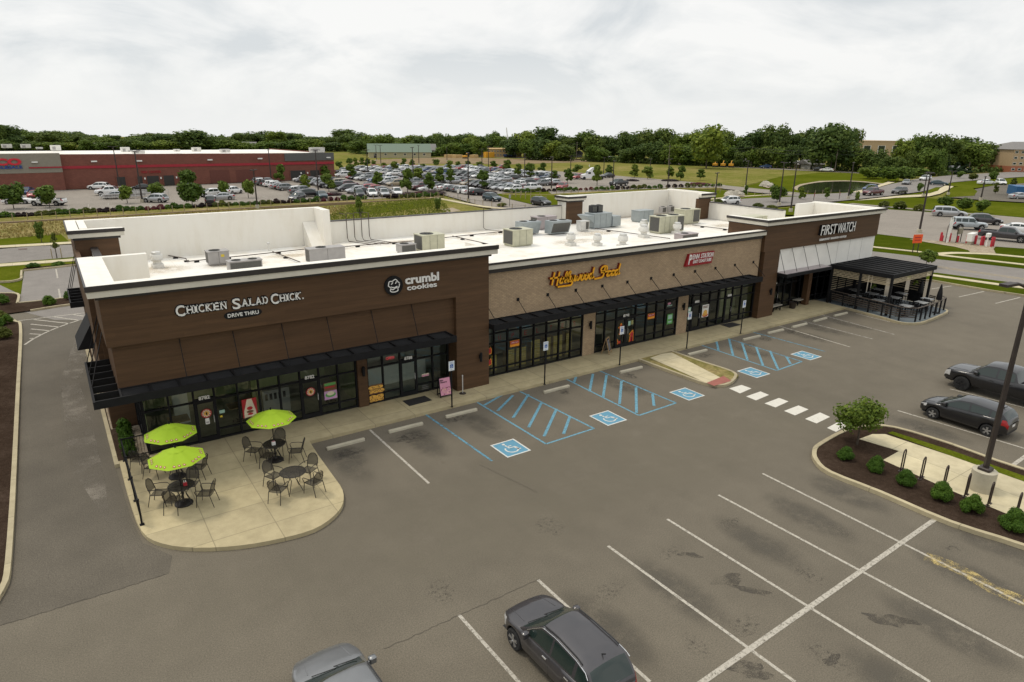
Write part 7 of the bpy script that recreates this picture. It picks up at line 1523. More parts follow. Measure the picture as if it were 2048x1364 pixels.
t = thing('railing', 'black post railing with pale slats round the far terrace', 'railing', (50, 23, ZT)); run = [(-1.45, 4.3), (-1.7, 2.2), (-1.95, 0.1), (-2.2, -1.25), (-1.55, -2.05), (0.6, -2.02), (2.4, -1.85), (3.6, -1.62), (4.1, -1.0)]
M['rail_wood'] = plain('brown_grey_rail', (0.075, 0.058, 0.045), 0.7)
for a_, b2 in zip(run, run[1:]):
 L = math.hypot(b2[0] - a_[0], b2[1] - a_[1]); n = max(1, round(L / 0.85))
 for k in range(n): x, y = a_[0] + (b2[0] - a_[0]) * k / n, a_[1] + (b2[1] - a_[1]) * k / n; MB().box(x - 0.045, x + 0.045, y - 0.045, y + 0.045, 0, 0.95).build('post', 'black', t)
 MB().bar((a_[0], a_[1], 0.97), (b2[0], b2[1], 0.97), 0.10, 0.04).build('handrail', 'rail_wood', t)
 if a_[1] > -1.3 and a_[0] < 0:
  b = MB(); [b.bar((a_[0], a_[1], z), (b2[0], b2[1], z), 0.02, 0.07) for z in (0.30, 0.45, 0.60, 0.75)]; b.build('slat_panel', 'rail_wood', t)
 else:
  b = MB(); [b.bar((a_[0], a_[1], z), (b2[0], b2[1], z), 0.008, 0.008) for z in (0.2, 0.35, 0.5, 0.65, 0.8)]; b.build('cable_panel', 'trim', t)
M['top_grey'] = plain('pale_grey_tabletop', (0.34, 0.34, 0.33), 0.45)
spots = [(49.3, 25.9), (49.4, 24.2), (51.2, 25.6), (51.4, 24.0), (49.5, 22.2), (51.5, 22.1), (53.0, 22.4), (53.2, 24.4), (53.0, 26.2), (51.2, 27.0)]
names = ['first row by the side railing, rear', 'first row by the side railing, middle', 'second row, rear', 'second row, middle', 'front row near the side railing', 'front row, middle', 'front row by the end post', 'end row, middle', 'end row, rear', 'second row by the wall']
tb0 = None; cc0 = None
for i, ((x, y), nm) in enumerate(zip(spots, names)):
 if tb0 is None:
  tb0 = thing('terrace_table', 'x', 'table'); MB().box(-0.38, 0.38, -0.38, 0.38, 0.72, 0.755).build('tabletop', 'top_grey', tb0); MB().box(-0.04, 0.04, -0.04, 0.04, 0.03, 0.72).build('pedestal', 'black', tb0); b = MB(); b.box(-0.28, 0.28, -0.03, 0.03, 0, 0.03); b.box(-0.03, 0.03, -0.28, 0.28, 0.0005, 0.0295); b.build('foot', 'black', tb0); tt = tb0
  cc0 = thing('terrace_chair', 'x', 'chair'); MB().box(-0.21, 0.21, -0.21, 0.21, 0.43, 0.46).build('seat', 'black', cc0); b = MB(); [b.box(-0.21, 0.21, -0.225, -0.205, z, z + 0.08) for z in (0.56, 0.68, 0.80)]; b.build('backrest', 'black', cc0)
  for sx_ in (-0.19, 0.19): MB().box(sx_ - 0.015, sx_ + 0.015, 0.17, 0.20, 0, 0.43).build('leg', 'black', cc0); MB().box(sx_ - 0.015, sx_ + 0.015, -0.2, -0.17, 0, 0.9).build('leg', 'black', cc0)
  cn = cc0; first = True
 else: tt = copy_tree(tb0)
 tt.location = (x, y, ZT); tt['label'] = 'grey square terrace table, ' + nm; tt['group'] = 'grey tables on the far terrace'
 for s_ in (-1, 1):
  c = cc0 if first else copy_tree(cc0); first = False
  c.location = (x + s_ * 0.62, y, ZT); c.rotation_euler = (0, 0, s_ * PI / 2); c['label'] = 'black chair %s of the terrace table, %s' % ('left' if s_ < 0 else 'right', nm); c['group'] = 'black chairs on the far terrace'
for px, py, lb, h in ((1872, 626, 'closed black umbrella at the outer corner of the terrace', 2.15), (1835, 612, 'closed black umbrella behind the corner post of the pergola', 2.0)):
 p = at(px, py, ZT); t = thing('closed_umbrella', lb, 'umbrella', p); MB().lathe([(0.25, 0), (0.25, 0.05), (0.04, 0.08)], 14).build('base', 'black', t, 40); MB().tube([(0, 0, 0.05), (0, 0, h)], 0.02, 6).build('pole', 'black', t); MB().lathe([(0.17, 1.0), (0.20, 1.1), (0.16, 1.5), (0.10, 1.85), (0.03, h)], 10).build('canopy', 'black', t, 60)
for px, py, lb in ((1748, 573, 'leafy hanging basket under the front of the pergola'), (1832, 566, 'leafy hanging basket under the end of the pergola')):
 p = at(px, py, 1.9);
 t = thing('hanging_basket', lb, 'plant', p); MB().lathe([(0.05, -0.12), (0.14, 0.0), (0.14, 0.02)], 12).build('basket', 'iron', t, 40); V, F = leaf_cloud([(0, 0, 0.08), (0.1, 0, 0), (-0.1, 0.05, -0.05)], [0.15, 0.12, 0.12], 60, 0.07, 5); o = bpy.data.objects.new('leaves', np_mesh('leaves', V, F, LEAF['bright'])); C.objects.link(o); o.parent = t; MB().tube([(0, 0, 0.02), (0, 0, 0.85)], 0.006, 4).build('chain', 'black', t)
# ------------------------------------------------------------------ warehouse store across the road
WA, WBp = at(131, 379, -0.1), at(670, 357, -0.1); wd_ = (WBp - WA).normalized(); wang = math.atan2(wd_.y, wd_.x); WL = (WBp - WA).length
store = thing('warehouse_store', 'long red block warehouse store with a red stripe and white roof', 'building', (WA.x, WA.y, -0.1), wang)
def wx(px, py=0):                                   # distance along the facade under this column of the photograph
 py = 379 + (px - 131) * (357 - 379) / (670 - 131); p = at(px, py, -0.1); return (p - WA).dot(wd_)
def wz(px, py):
 q = at(px, 379 + (px - 131) * (357 - 379) / (670 - 131), -0.1); return height_of(px, py, q) + 0.1
def wbox(x0, x1, y0, y1, z0, z1): return MB().box(x0, x1, y0, y1, z0, z1)
zt0, zt1 = wz(131, 308.5), wz(660, 306)
b = MB(); x0, x1 = 0.0, WL
b.add([(x0, 0, 0), (x1, 0, 0), (x1, 0, zt1), (x0, 0, zt0), (x0, 0.5, 0), (x1, 45, 0), (x1, 45, zt1), (x0, 0.5, zt0), (x1, 0.5, zt1), (x1, 0.5, 0)], [(0, 1, 2, 3), (3, 2, 8, 7), (1, 5, 6, 2)]); b.build('wall', 'redbrick', store)
b = MB(); b.box(-70, -0.15, -1.2, 0.6, 0, 3.6); b.box(-0.15, -0.02, -1.2, 0.6, 0, 3.6); b.build('wall', 'redbrick', store)
wbox(-70, -0.02, -1.25, 0.6, 3.602, wz(115, 306)).build('upper_wall', plain('grey_store_panel', (0.235, 0.215, 0.17), 0.7, 0, 0.06), store)
xg = wx(573); wbox(xg, WL + 0.06, -0.14, 0.3, wz(620, 321), zt1 + 0.12).build('upper_wall', plain('dark_grey_store_panel', (0.10, 0.10, 0.095), 0.7, 0, 0.06), store)
b = MB(); b.add([(-70, 0.6, zt0 - 0.25), (WL, 0.5, zt1 - 0.25), (WL, 44, zt1 - 0.25), (-70, 44, zt0 - 0.25)], [(0, 1, 2, 3)]); b.build('roof', 'membrane', store)
b = MB(); xs_ = [wx(66), -0.03]; b.box(xs_[0], xs_[1], -1.42, -1.25, wz(100, 335.3), wz(100, 332.8)); b.build('red_stripe', plain('store_stripe_red', (0.32, 0.012, 0.025), 0.5), store)
b = MB(); za_, zb_ = wz(140, 332), wz(660, 323.5); h_ = 0.55; b.add([(0, -0.12, za_ - h_), (WL, -0.16, zb_ - h_), (WL, -0.16, zb_), (0, -0.12, za_), (0, 0, za_), (WL, 0, zb_)], [(0, 1, 2, 3), (3, 2, 5, 4)]); b.build('red_stripe', plain('store_stripe_red', (0.32, 0.012, 0.025), 0.5), store)
for a_, c_, y0 in ((236, 253, 354), (277, 287, 353), (296, 320, 352.5), (329, 350, 352), (360, 375, 352), (582, 612, 341), (621, 640, 340.5)):
 xa, xb = wx(a_), wx(c_); zt = max(2.2, wz((a_ + c_) / 2, y0)); wbox(xa, xb, -0.06, 0.3, 0.02, zt).build('door_opening', 'dark', store); wbox(xa - 0.18, xa, -0.12, 0.2, 0.02, zt + 0.2).build('door_frame', 'redbrick', store); wbox(xb, xb + 0.18, -0.12, 0.2, 0.02, zt + 0.2).build('door_frame', 'redbrick', store)
for a_, c_, y0 in ((422, 461, 340), (474, 512, 339)):
 xa, xb = wx(a_), wx(c_); zt = wz((a_ + c_) / 2, y0); wbox(xa, xb, -0.05, 0.1, 0.02, zt).build('wall_panel', plain('dark_red_panel', (0.13, 0.042, 0.03), 0.8), store)
for px in (292, 324, 355, 603, 616): wbox(wx(px) - 0.15, wx(px) + 0.15, -0.16, -0.06, 1.5, 1.9).build('white_plate', 'white', store)
for px, py in ((197, 322.5), (286, 321.5), (425, 319.5), (524, 317), (659, 315)): x = wx(px); z = wz(px, py); wbox(x - 0.55, x + 0.55, -0.4, -0.15, z - 0.14, z + 0.14).build('wall_light', 'white', store)
wbox(wx(79) - 0.5, wx(79) + 0.5, -1.6, -1.26, wz(79, 323.5) - 0.12, wz(79, 323.5) + 0.12).build('wall_light', 'white', store)
st = thing('store_sign', 'big red capitals over blue ones on the grey warehouse front', 'sign', (WA.x, WA.y, -0.1), wang)
L = letters('COSTCO', 11.4, 1.35, 0.25, 0.05); xr = wx(43) + 0.9; put(L, xr - 11.4, -1.26, wz(30, 330)); L.build('lettering', plain('store_letter_red', (0.55, 0.012, 0.03), 0.45), st); L = letters('WHOLESALE', 6.4, 0.55, 0.2, 0.02); put(L, xr - 6.4, -1.26, wz(30, 336.5)); L.build('lettering', plain('store_letter_blue', (0.01, 0.06, 0.28), 0.45), st)
st = thing('store_sign', 'small red lettering over the garage doors of the warehouse store', 'sign', (WA.x, WA.y, -0.1), wang); L = letters('TIRE CENTER', wx(326) - wx(286), 0.5, 0.12, 0.01); put(L, wx(286), -0.02, wz(305, 346)); L.build('lettering', plain('tyre_letter_red', (0.36, 0.02, 0.025), 0.5), st)
names = ['far left one', 'second from the left', 'small flat one third from the left', 'tall one above the grey wall corner', 'one above the left lamp posts', 'low one above the garage lettering', 'small one left of the middle trees', 'slanted one above the panelled bays', 'one near the right end', 'white box near the dark grey corner']
for (px, py, w_, h_), nm in zip(((14, 296, 2.1, 0.9), (52, 296, 2.0, 0.9), (79, 298, 1.3, 0.4), (112, 300.5, 1.9, 1.1), (251, 304, 1.6, 1.0), (277, 307, 2.2, 0.6), (354, 303, 1.1, 0.5), (393, 303, 1.7, 0.9), (450, 305, 1.9, 0.7), (634, 305, 3.2, 1.1)), names):
 p = at(px, py, zt0 - 0.3); t = thing('rooftop_unit', 'pale rooftop unit on the warehouse store, ' + nm, 'rooftop unit', p, wang, 'rooftop units on the warehouse store'); b = MB(); unit_box(b, w_ * 1.1, 1.6, h_ * 1.1); b.build('casing', 'fan_white', t); b = MB(); b.box(-w_ * 0.4, -w_ * 0.05, -0.83, -0.79, 0.2, h_ * 0.8); b.build('coil_grille', 'hv_grey', t)
# ------------------------------------------------------------------ cars farther off
def between(a, b2, z=0):
 A, B_ = at(*a, z), at(*b2, z); return A, B_
WORD = dict(suv='sport utility car', crossover='small sport utility car', hatch='hatchback', sedan='sedan', van='minivan', offroad='boxy off-road car', pickup='pickup truck')
def px_car(kd, col, nose, tail, label, group=None, near=False, z=-0.1, k=0.95, cat=None):
 A, B_ = between(nose, tail, z); d = A - B_; ang = math.atan2(d.y, d.x); mid = (A + B_) / 2
 nm = 'pickup_truck' if kd == 'pickup' else ('minivan' if kd == 'van' else 'parked_car'); ct = cat or ('pickup' if kd == 'pickup' else 'car')
 o = near_car(kd, col, mid, ang, label, group, 'rim', 44, False, ct, nm) if near else far_car(kd, col, mid, ang, label, group, ct, nm)
 o.scale = (k, k, k); return o
px_car('van', 'silver', (1927, 434.5), (1869, 431.5), 'silver minivan at the far edge of the forecourt', None, True, 0.03)
px_car('suv', 'charcoal', (1998, 450), (1940, 447), 'dark grey sport utility car on the forecourt beside the silver minivan', None, True, 0.03)
px_car('offroad', 'bronco', (1962, 460), (1909, 458), 'pale grey boxy off-road car with dark roof trim behind the white pipe frame', None, True, 0.03)
px_car('pickup', 'charcoal', (2056, 486), (1962, 477), 'long dark grey pickup truck behind the red bollards', None, True, 0.03)
px_car('sedan', 'white', (2066, 468), (2010, 464), 'white car partly hidden behind the dark pickup truck on the forecourt', None, True, 0.03)
px_car('suv', 'teal', (999, 404), (969, 400), 'dark teal sport utility car on the entrance road', None, True)
px_car('suv', 'black', (1096, 413), (1068, 409), 'black and red lit car half hidden by the right roof tower', None, True)
px_car('suv', 'white', (1444, 409), (1470, 408.5), 'white sport utility car on the road behind the right roof tower', None, True)
px_car('suv', 'blue', (1729, 383), (1750, 381.5), 'blue sport utility car at the pond junction, behind a dark red truck'); px_car('pickup', 'maroon', (1733, 391.5), (1757, 390), 'dark red truck at the pond junction'); px_car('suv', 'charcoal', (1788, 388), (1808, 386.5), 'dark sport utility car on the road right of the pond junction')
px_car('sedan', 'steel', (1806, 371), (1819, 367), 'grey car on the road bend above the junction'); px_car('suv', 'white', (1842, 361.5), (1858, 360.5), 'white car on the road near the bushy trees'); px_car('sedan', 'teal', (1889, 371), (1863, 370), 'dark green car at the grass corner by the footpath'); px_car('sedan', 'white', (1985, 369), (1959, 369), 'white sedan in the hotel car park'); px_car('suv', 'white', (2008, 371), (1994, 368), 'white car in the hotel car park right of the white sedan'); px_car('sedan', 'silver', (2052, 398), (2027, 398), 'silver car beside the blue container'); px_car('sedan', 'blue', (1524, 336), (1538, 336), 'dark blue car parked by the meadow edge'); px_car('sedan', 'black', (1630, 341), (1643, 342), 'dark car before the white roofed house'); px_car('sedan', 'white', (1648, 342.5), (1658, 342.8), 'white car before the white roofed house')
G1 = 'cars parked at the warehouse store'
for kd, col, a, b2, lb in (('pickup', 'white', (64, 411), (130, 411), 'white pickup truck in the nearest row behind the left tree pair'), ('suv', 'white', (60, 407), (12, 408), 'white sport utility car in the nearest row at far left'), ('sedan', 'blue', (45, 390), (62, 386), 'blue car behind the far left tree'), ('sedan', 'red', (60, 398), (82, 392), 'dark blue and red car between the left trees'), ('suv', 'white', (183, 379), (214, 379), 'white sport utility car by the plain brick wall'), ('sedan', 'maroon', (206, 385), (234, 384), 'dark red car behind the white pickup'), ('pickup', 'white', (197, 391), (247, 389), 'white pickup truck left of the trolley shelter'), ('sedan', 'silver', (214, 397), (247, 396), 'silver sedan before the white pickup at the trolley shelter'), ('suv', 'silver', (287, 404), (337, 405), 'silver sport utility car by the double lamp posts'), ('sedan', 'black', (267, 381), (298, 380), 'black car before the garage doors'), ('suv', 'white', (406, 394), (436, 392), 'white sport utility car behind the middle tree'), ('sedan', 'silver', (422, 400.5), (466, 399), 'silver sedan in the nearest row right of the middle tree'), ('suv', 'white', (479, 386), (455, 389), 'white sport utility car before the panelled bays'), ('suv', 'charcoal', (421, 403), (421, 412), 'dark car seen from behind at the hedge'), ('sedan', 'black', (396, 379), (372, 378), 'black car by the far garage doors'), ('suv', 'charcoal', (582, 404), (606, 399), 'dark car behind the hedge right of the short pole'), ('sedan', 'teal', (655, 402), (634, 390), 'dark green car nearest the hedge beside the tall lamp'),
  ('suv', 'black', (728, 399), (710, 389), 'dark car first in the row of four facing the swale'), ('suv', 'white', (753, 398), (736, 388), 'white car second in the row of four facing the swale'), ('suv', 'silver', (777, 398), (760, 388), 'pale silver car third in the row of four facing the swale'), ('suv', 'white', (803, 396), (786, 386), 'white car last in the row of four facing the swale')): px_car(kd, col, a, b2, lb, G1, True)
def ppoint(v):
 d = v - Vector((0, 0, CAMH)); c = d.dot(fw); return 1024 + FPX * d.dot(rt) / c, 682 - FPX * d.dot(up) / c
def inside(x, y, P):
 r_ = False; n = len(P)
 for i in range(n):
  (xa, ya), (xb, yb) = P[i], P[i - 1]
  if (ya > y) != (yb > y) and x < (xb - xa) * (y - ya) / (yb - ya) + xa: r_ = not r_
 return r_
area = [(545, 362), (640, 362), (672, 360), (692, 342), (770, 336), (1000, 338), (1062, 346), (1105, 353), (1130, 360), (1128, 369), (1075, 383), (1000, 386), (965, 396), (925, 388), (880, 383), (800, 386), (690, 393), (650, 392), (610, 397), (520, 378), (515, 366)]
rr = random.Random(21); ROWN = ['first', 'second', 'third', 'fourth', 'fifth', 'sixth', 'seventh', 'eighth', 'ninth', 'tenth', 'eleventh', 'twelfth', 'last']
cols = ['white'] * 7 + ['black'] * 5 + ['charcoal'] * 5 + ['grey'] * 4 + ['silver'] * 5 + ['red'] * 2 + ['maroon'] + ['blue'] * 2 + ['steel'] * 2 + ['tan']
nfar = 0
for m_ in range(9):
 for side in (0, 1):
  X = 37.5 + m_ * 15.2 + side * 4.9
  y = 108.0
  while y < 215:
   y += 2.62
   if (y - 108) % 34 < 5: continue         # planted breaks in the rows
   p = Vector((X + rr.uniform(-0.2, 0.2), y, -0.09)); u_, v_ = ppoint(p)
   if not inside(u_, v_, area) or rr.random() < 0.10: continue
   if nfar > 255: continue
   kd = rr.choice(['suv', 'suv', 'crossover', 'crossover', 'sedan', 'sedan', 'van', 'pickup', 'hatch']); col = rr.choice(cols)
   o = far_car(kd, col, p, (0 if side else PI) + rr.uniform(-0.03, 0.03), '%s %s in the %s line of the warehouse car park' % (col, WORD[kd], ROWN[m_]), G1, 'pickup' if kd == 'pickup' else 'car', 'pickup_truck' if kd == 'pickup' else 'parked_car', 20)
   o.scale = (0.94,) * 3; nfar += 1
for kd, col, a, b2, lb in (('pickup', 'black', (952 + 118, 358), (952 + 140, 357), 'dark car alone on the emptier tarmac'), ('sedan', 'white', (1085, 358), (1100, 357), 'white car on the emptier tarmac right of a dark one'), ('suv', 'red', (1143, 359), (1165, 357), 'red sport utility car beside the white truck cab'), ('sedan', 'black', (1204, 356), (1226, 355), 'dark car just right of the white truck cab'), ('suv', 'red', (1114, 380), (1134, 376), 'red car behind the hedge left of the right roof tower'), ('pickup', 'black', (1222, 373), (1252, 371), 'dark pickup truck parked alone behind the hedge'), ('suv', 'white', (1025, 376), (1051, 373), 'white sport utility car at the end of a line near the hedge'), ('suv', 'charcoal', (1076, 371), (1053, 371), 'dark grey car at the end of a line near the hedge'), ('sedan', 'silver', (1039, 384), (1013, 379), 'silver sedan closest to the entrance hedge')): px_car(kd, col, a, b2, lb, G1)
def cart_corral(px, py, lb):
 p = at(px, py, -0.1); t = thing('trolley_shelter', lb, 'trolley shelter', p, wang, 'trolley shelters in the warehouse car park'); b = MB()
 for y in (-1.2, 1.2):
  for z in (0.5, 1.0): b.tube([(-4, y, z), (4, y, z)], 0.04, 5)
  for x in (-4, -1.4, 1.4, 4): b.tube([(x, y, 0), (x, y, 1.1)], 0.04, 5)
 b.build('rails', 'galv', t); b = MB()
 for k in range(26): x = -3.6 + k * 0.27; b.box(x, x + 0.02, -0.7, 0.7, 0.35, 0.95); b.box(x + 0.03, x + 0.15, -0.7, -0.68, 0.3, 0.9)
 o = b.build('trolleys', 'hv_grey', t)
cart_corral(252, 397, 'grey trolley shelter left of the tall lamp posts'); cart_corral(290, 391, 'grey trolley shelter right of the tall lamp posts'); cart_corral(1095, 367, 'grey trolley shelter on the emptier tarmac')
# white truck cab
p = at(1180, 359, -0.1); t = thing('truck_cab', 'white lorry tractor unit parked in the warehouse car park', 'lorry', p, PI * 0.86)
b = MB(); v = [(2.9, 0.5), (2.9, 1.5), (1.4, 1.8), (0.9, 2.7), (-0.4, 3.7), (-2.2, 3.9), (-2.2, 0.6)]; n = len(v); b.add([(x, -1.15, z) for x, z in v] + [(x, 1.15, z) for x, z in v], [tuple(range(n))[::-1], tuple(range(n, 2 * n))] + [(i, (i + 1) % n, n + (i + 1) % n, n + i) for i in range(n)]); b.build('cab', PAINT['white'], t)
b = MB(); b.add([(1.38, -0.95, 1.88), (1.38, 0.95, 1.88), (0.98, 0.95, 2.6), (0.98, -0.95, 2.6)], [(0, 1, 2, 3)]); b.v = [(x + 0.02, y, z + 0.02) for x, y, z in b.v]; b.build('windshield', 'car_glass', t)
for s_ in (-1, 1): MB().box(0.1, 1.0, s_ * 1.155 - 0.006, s_ * 1.155 + 0.006, 1.8, 2.4).build('side_window', 'car_glass', t)
MB().box(-4.0, -2.2, -0.5, 0.5, 0.6, 0.9).build('chassis', 'trim', t)
for x in (2.2, -2.6, -3.6):
 for s_ in (-1, 1): MB().lathe([(0.5, -0.16), (0.5, 0.16)], 16, 0, 'Y', (x, s_ * 1.0, 0.5)).build('wheel', 'tyre', t)
t.scale = (0.85,) * 3
# ------------------------------------------------------------------ lamp posts of the far lots
for i, (px, py, top, lb) in enumerate(((240, 378, 293, 'lamp post left of the garage doors'), (285, 405, 302, 'lamp post beside the silver car'), (515, 417, 340, 'lamp post right behind the left roof tower'), (543, 365, 300, 'lamp post before the right part of the store'), (637, 386, 300, 'lamp post before the store entrance'), (736, 350, 300, 'lamp post past the store corner'), (827, 368, 295, 'lamp post amid the middle tree rows'), (937, 404, 306, 'lamp post by the entrance road'), (753, 322, 290, 'lamp post before the green roofed hall, left'), (762, 330, 291, 'lamp post before the green roofed hall, right'), (838, 330, 291, 'lamp post right of the green roofed hall'), (894, 323, 296, 'lamp post left of the building site'), (964, 341, 298, 'lamp post before the building site'), (977, 338, 293, 'lamp post right beside the one before the building site'), (1049, 360, 308, 'lamp post on the emptier tarmac'), (1102.5, 382, 314, 'lamp post at the right hedge'), (1141, 346, 312, 'lamp post behind the red car'), (1207, 352, 315, 'lamp post behind the white truck cab'), (1225, 379, 322, 'lamp post at the hedge beside the black pickup'), (1299, 354, 318, 'lamp post on the meadow edge'), (1335, 376, 318, 'lamp post at the hedge end'), (1429, 406, 346, 'lamp post behind the right roof tower'), (1491, 376, 322, 'lamp post by the side street'), (1558, 411, 325, 'lamp post in the planted island, left'), (1581, 424, 325, 'lamp post in the planted island, right'), (1696, 398, 325, 'lamp post at the junction by the pond'), (1838, 467, 345, 'tall brown lamp post behind the orange sign'), (1896, 390, 342, 'lamp post on the grass triangle'), (1846, 393, 346, 'lamp post by the footpath'), (1961, 401, 353, 'lamp post beside the hotel car park'))):
 p = at(px, py, -0.1); h = height_of(px, top, p) + 0.1
 t = thing('lamp_post', 'slim dark ' + lb if 'brown' not in lb else lb, 'lamp post', p, 0.4 * (i % 4), 'lamp posts of the far lots'); w_ = 0.15
 MB().lathe([(0.32, 0), (0.32, 0.6)], 12).build('concrete_base', 'stop', t, 40); MB().tube([(0, 0, 0.6), (0, 0, h)], w_, 6, 0, True, w_ * 0.6).build('pole', 'iron', t)
 for a_ in (0, PI): dx = math.cos(a_); b = MB(); b.bar((dx * 0.05, 0, h - 0.1), (dx * 0.4, 0, h), 0.1, 0.1); b.bar((dx * 0.35, 0, h + 0.02), (dx * 0.95, 0, h + 0.02), 0.34, 0.12); b.build('lamp_head', 'iron', t)
# ------------------------------------------------------------------ hedge shrubs and post fences
pat = ['shrub'] * 2 + ['plum'] * 3 + ['yellow'] * 3 + ['shrub'] * 4 + ['yellow'] * 2 + ['plum'] * 3 + ['shrub'] * 4 + ['rose'] * 3 + ['shrub'] * 2
cname = dict(shrub='dark green', plum='dark plum', yellow='yellow green', rose='rosy', lilac='greyish lilac')
def hedge(a, b2, n, where, off=0, z=-0.05):
 for i in range(n):
  u_ = (i + 0.5) / n; p = at(a[0] + (b2[0] - a[0]) * u_, a[1] + (b2[1] - a[1]) * u_, z); lf = pat[(i + off) % len(pat)]; w_ = random.uniform(1.15, 1.6) * (0.9 if lf in ('plum', 'rose') else 1.05)
  shrub(lf, p, w_, w_ * random.uniform(0.62, 0.8), '%s clipped shrub in the hedge %s' % (cname[lf], where), 'hedge shrubs', i % 2, 'hedge_shrub', 60)
hedge((4, 436), (736, 398.5), 54, 'before the warehouse car park'); hedge((772, 398), (880, 392.5), 9, 'before the row of four cars', 3); hedge((1008, 386), (1325, 376.5), 30, 'behind the right roof tower', 7); hedge((1330, 376), (1445, 372.5), 9, 'behind the right roof tower', 2); hedge((-260, 450), (0, 436.5), 16, 'before the warehouse car park', 5)
M['post_wood'] = plain('weathered_post_wood', (0.30, 0.24, 0.15), 0.85, 0, 0.2)
def fence(pts, n, label, h=1.0, rail=True, z=-0.05, r_=0.06):
 P = [at(x, y, z) for x, y in pts]; o = P[0]; t = thing('post_fence', label, 'fence', o); seg = [(b2 - a).length for a, b2 in zip(P, P[1:])]; tot = sum(seg)
 def along(d):
  for a, b2, s_ in zip(P, P[1:], seg):
   if d <= s_ + 1e-6: return a + (b2 - a) * (d / s_)
   d -= s_
  return P[-1]
 me = MB().tube([(0, 0, 0), (0, 0, h)], r_, 6).build('post', 'post_wood'); md = me.data; bpy.data.objects.remove(me); Q = []
 for i in range(n):
  q = along(tot * i / max(1, n - 1)) - o; Q.append(q); c = bpy.data.objects.new('post', md); C.objects.link(c); c.parent = t; c.location = q
 if rail: MB().tube([q + Vector((0, 0, h * 0.8)) for q in Q], 0.018, 4).build('wire', 'trim', t)
fence([(-200, 457), (17, 442), (300, 426), (560, 411), (736, 401.5), (820, 397.5), (876, 394)], 48, 'long wooden post fence along the hedge of the warehouse car park'); fence([(878, 394), (912, 402), (960, 410), (1010, 417), (1050, 420)], 12, 'short wooden post fence along the footpath of the swale', 0.9)
fence([(1006, 391), (1100, 389), (1200, 383), (1330, 379), (1440, 375)], 30, 'wooden post fence along the hedge behind the right roof tower', 0.9); fence([(1440, 386), (1520, 392), (1600, 393)], 12, 'wooden post fence beside the side street', 0.8); fence([(1600, 389), (1650, 387), (1720, 386), (1750, 384)], 11, 'wooden post fence along the pond', 0.8)
M['post_pale'] = plain('pale_post', (0.55, 0.52, 0.42), 0.8); fence([(1022, 392), (1046, 397), (1075, 403), (1092, 407)], 8, 'row of pale posts on the grass wedge left of the right roof tower', 1.3, False, -0.05, 0.08)
for i, (px, py, lf, w_, h_, lb) in enumerate(((815, 391, 'lilac', 5, 0.7, 'greyish lilac shrub bed behind the row of four cars, left'), (840, 389, 'rose', 3.5, 0.7, 'rosy shrub bed behind the row of four cars'), (865, 388, 'lilac', 6, 0.8, 'greyish lilac shrub bed at the entrance corner'), (960, 388, 'rose', 6, 0.9, 'rosy shrub bed on the island by the entrance road'), (975, 390, 'lilac', 5, 0.9, 'greyish lilac shrub bed on the island by the entrance road'), (655, 391, 'rose', 3, 0.6, 'rosy shrub bed near the store entrance'), (668, 390, 'lilac', 4, 0.6, 'greyish lilac shrub bed near the store entrance'), (1110, 370, 'lilac', 5, 0.8, 'greyish lilac shrub bed on the emptier tarmac'), (1265, 362, 'lilac', 4, 0.6, 'greyish lilac shrub bed by the meadow'), (1340, 362, 'lilac', 5, 0.6, 'greyish lilac shrub bed at the tarmac end'), (1400, 370, 'rose', 6, 0.7, 'rosy shrub bed at the end of the hedge'), (910, 377, 'rose', 4, 0.7, 'rosy shrub bed under the middle trees'), (880, 376, 'lilac', 4, 0.7, 'greyish lilac shrub bed under the middle trees'))): shrub(lf, at(px, py, -0.08), w_, h_, lb, 'shrub beds in the warehouse car park', i % 2, 'shrub_bed', 60)
# ------------------------------------------------------------------ trees
def px_tree(kind, leaf, px, py, top, wpx, label, group=None, var=0, z=-0.1, base=0.16, per=80, size=0.085, name='tree'):
 p = at(px, py, z); h = max(0.6, height_of(px, top, p) - z); w_ = wpx / ppm(p); return tree(kind, leaf, p, h, w_, label, group, base, var, None, name, per, size)
T1 = 'young trees of the warehouse car park'
for i, (x, y, tp, w_, lb) in enumerate(((28, 418, 365, 50, 'leftmost tree of the nearest row'), (100, 415, 364, 50, 'second tree of the nearest row'), (30, 372, 343, 40, 'tree against the grey store wall, left'), (88, 374, 340, 44, 'tree against the grey store wall, right'), (217, 368, 339, 34, 'tree before the left garage door'), (255, 407, 365, 34, 'tree by the trolley shelter'), (312, 393, 365, 34, 'tree above the silver car'), (268, 370, 350, 26, 'tree between the lamp posts and the garage'), (378, 376, 333, 40, 'tree before the far garage doors'), (385, 412, 362, 52, 'broad middle tree of the nearest row'), (447, 394, 357, 30, 'tree above the silver sedan'), (497, 396, 354, 30, 'tree left of the lamp post by the roof tower'))): px_tree('round' if i % 3 else 'broad', 'maple', x, y, tp, w_ * 1.02, 'leafy ' + lb, T1, i % 3, -0.1, 0.12)
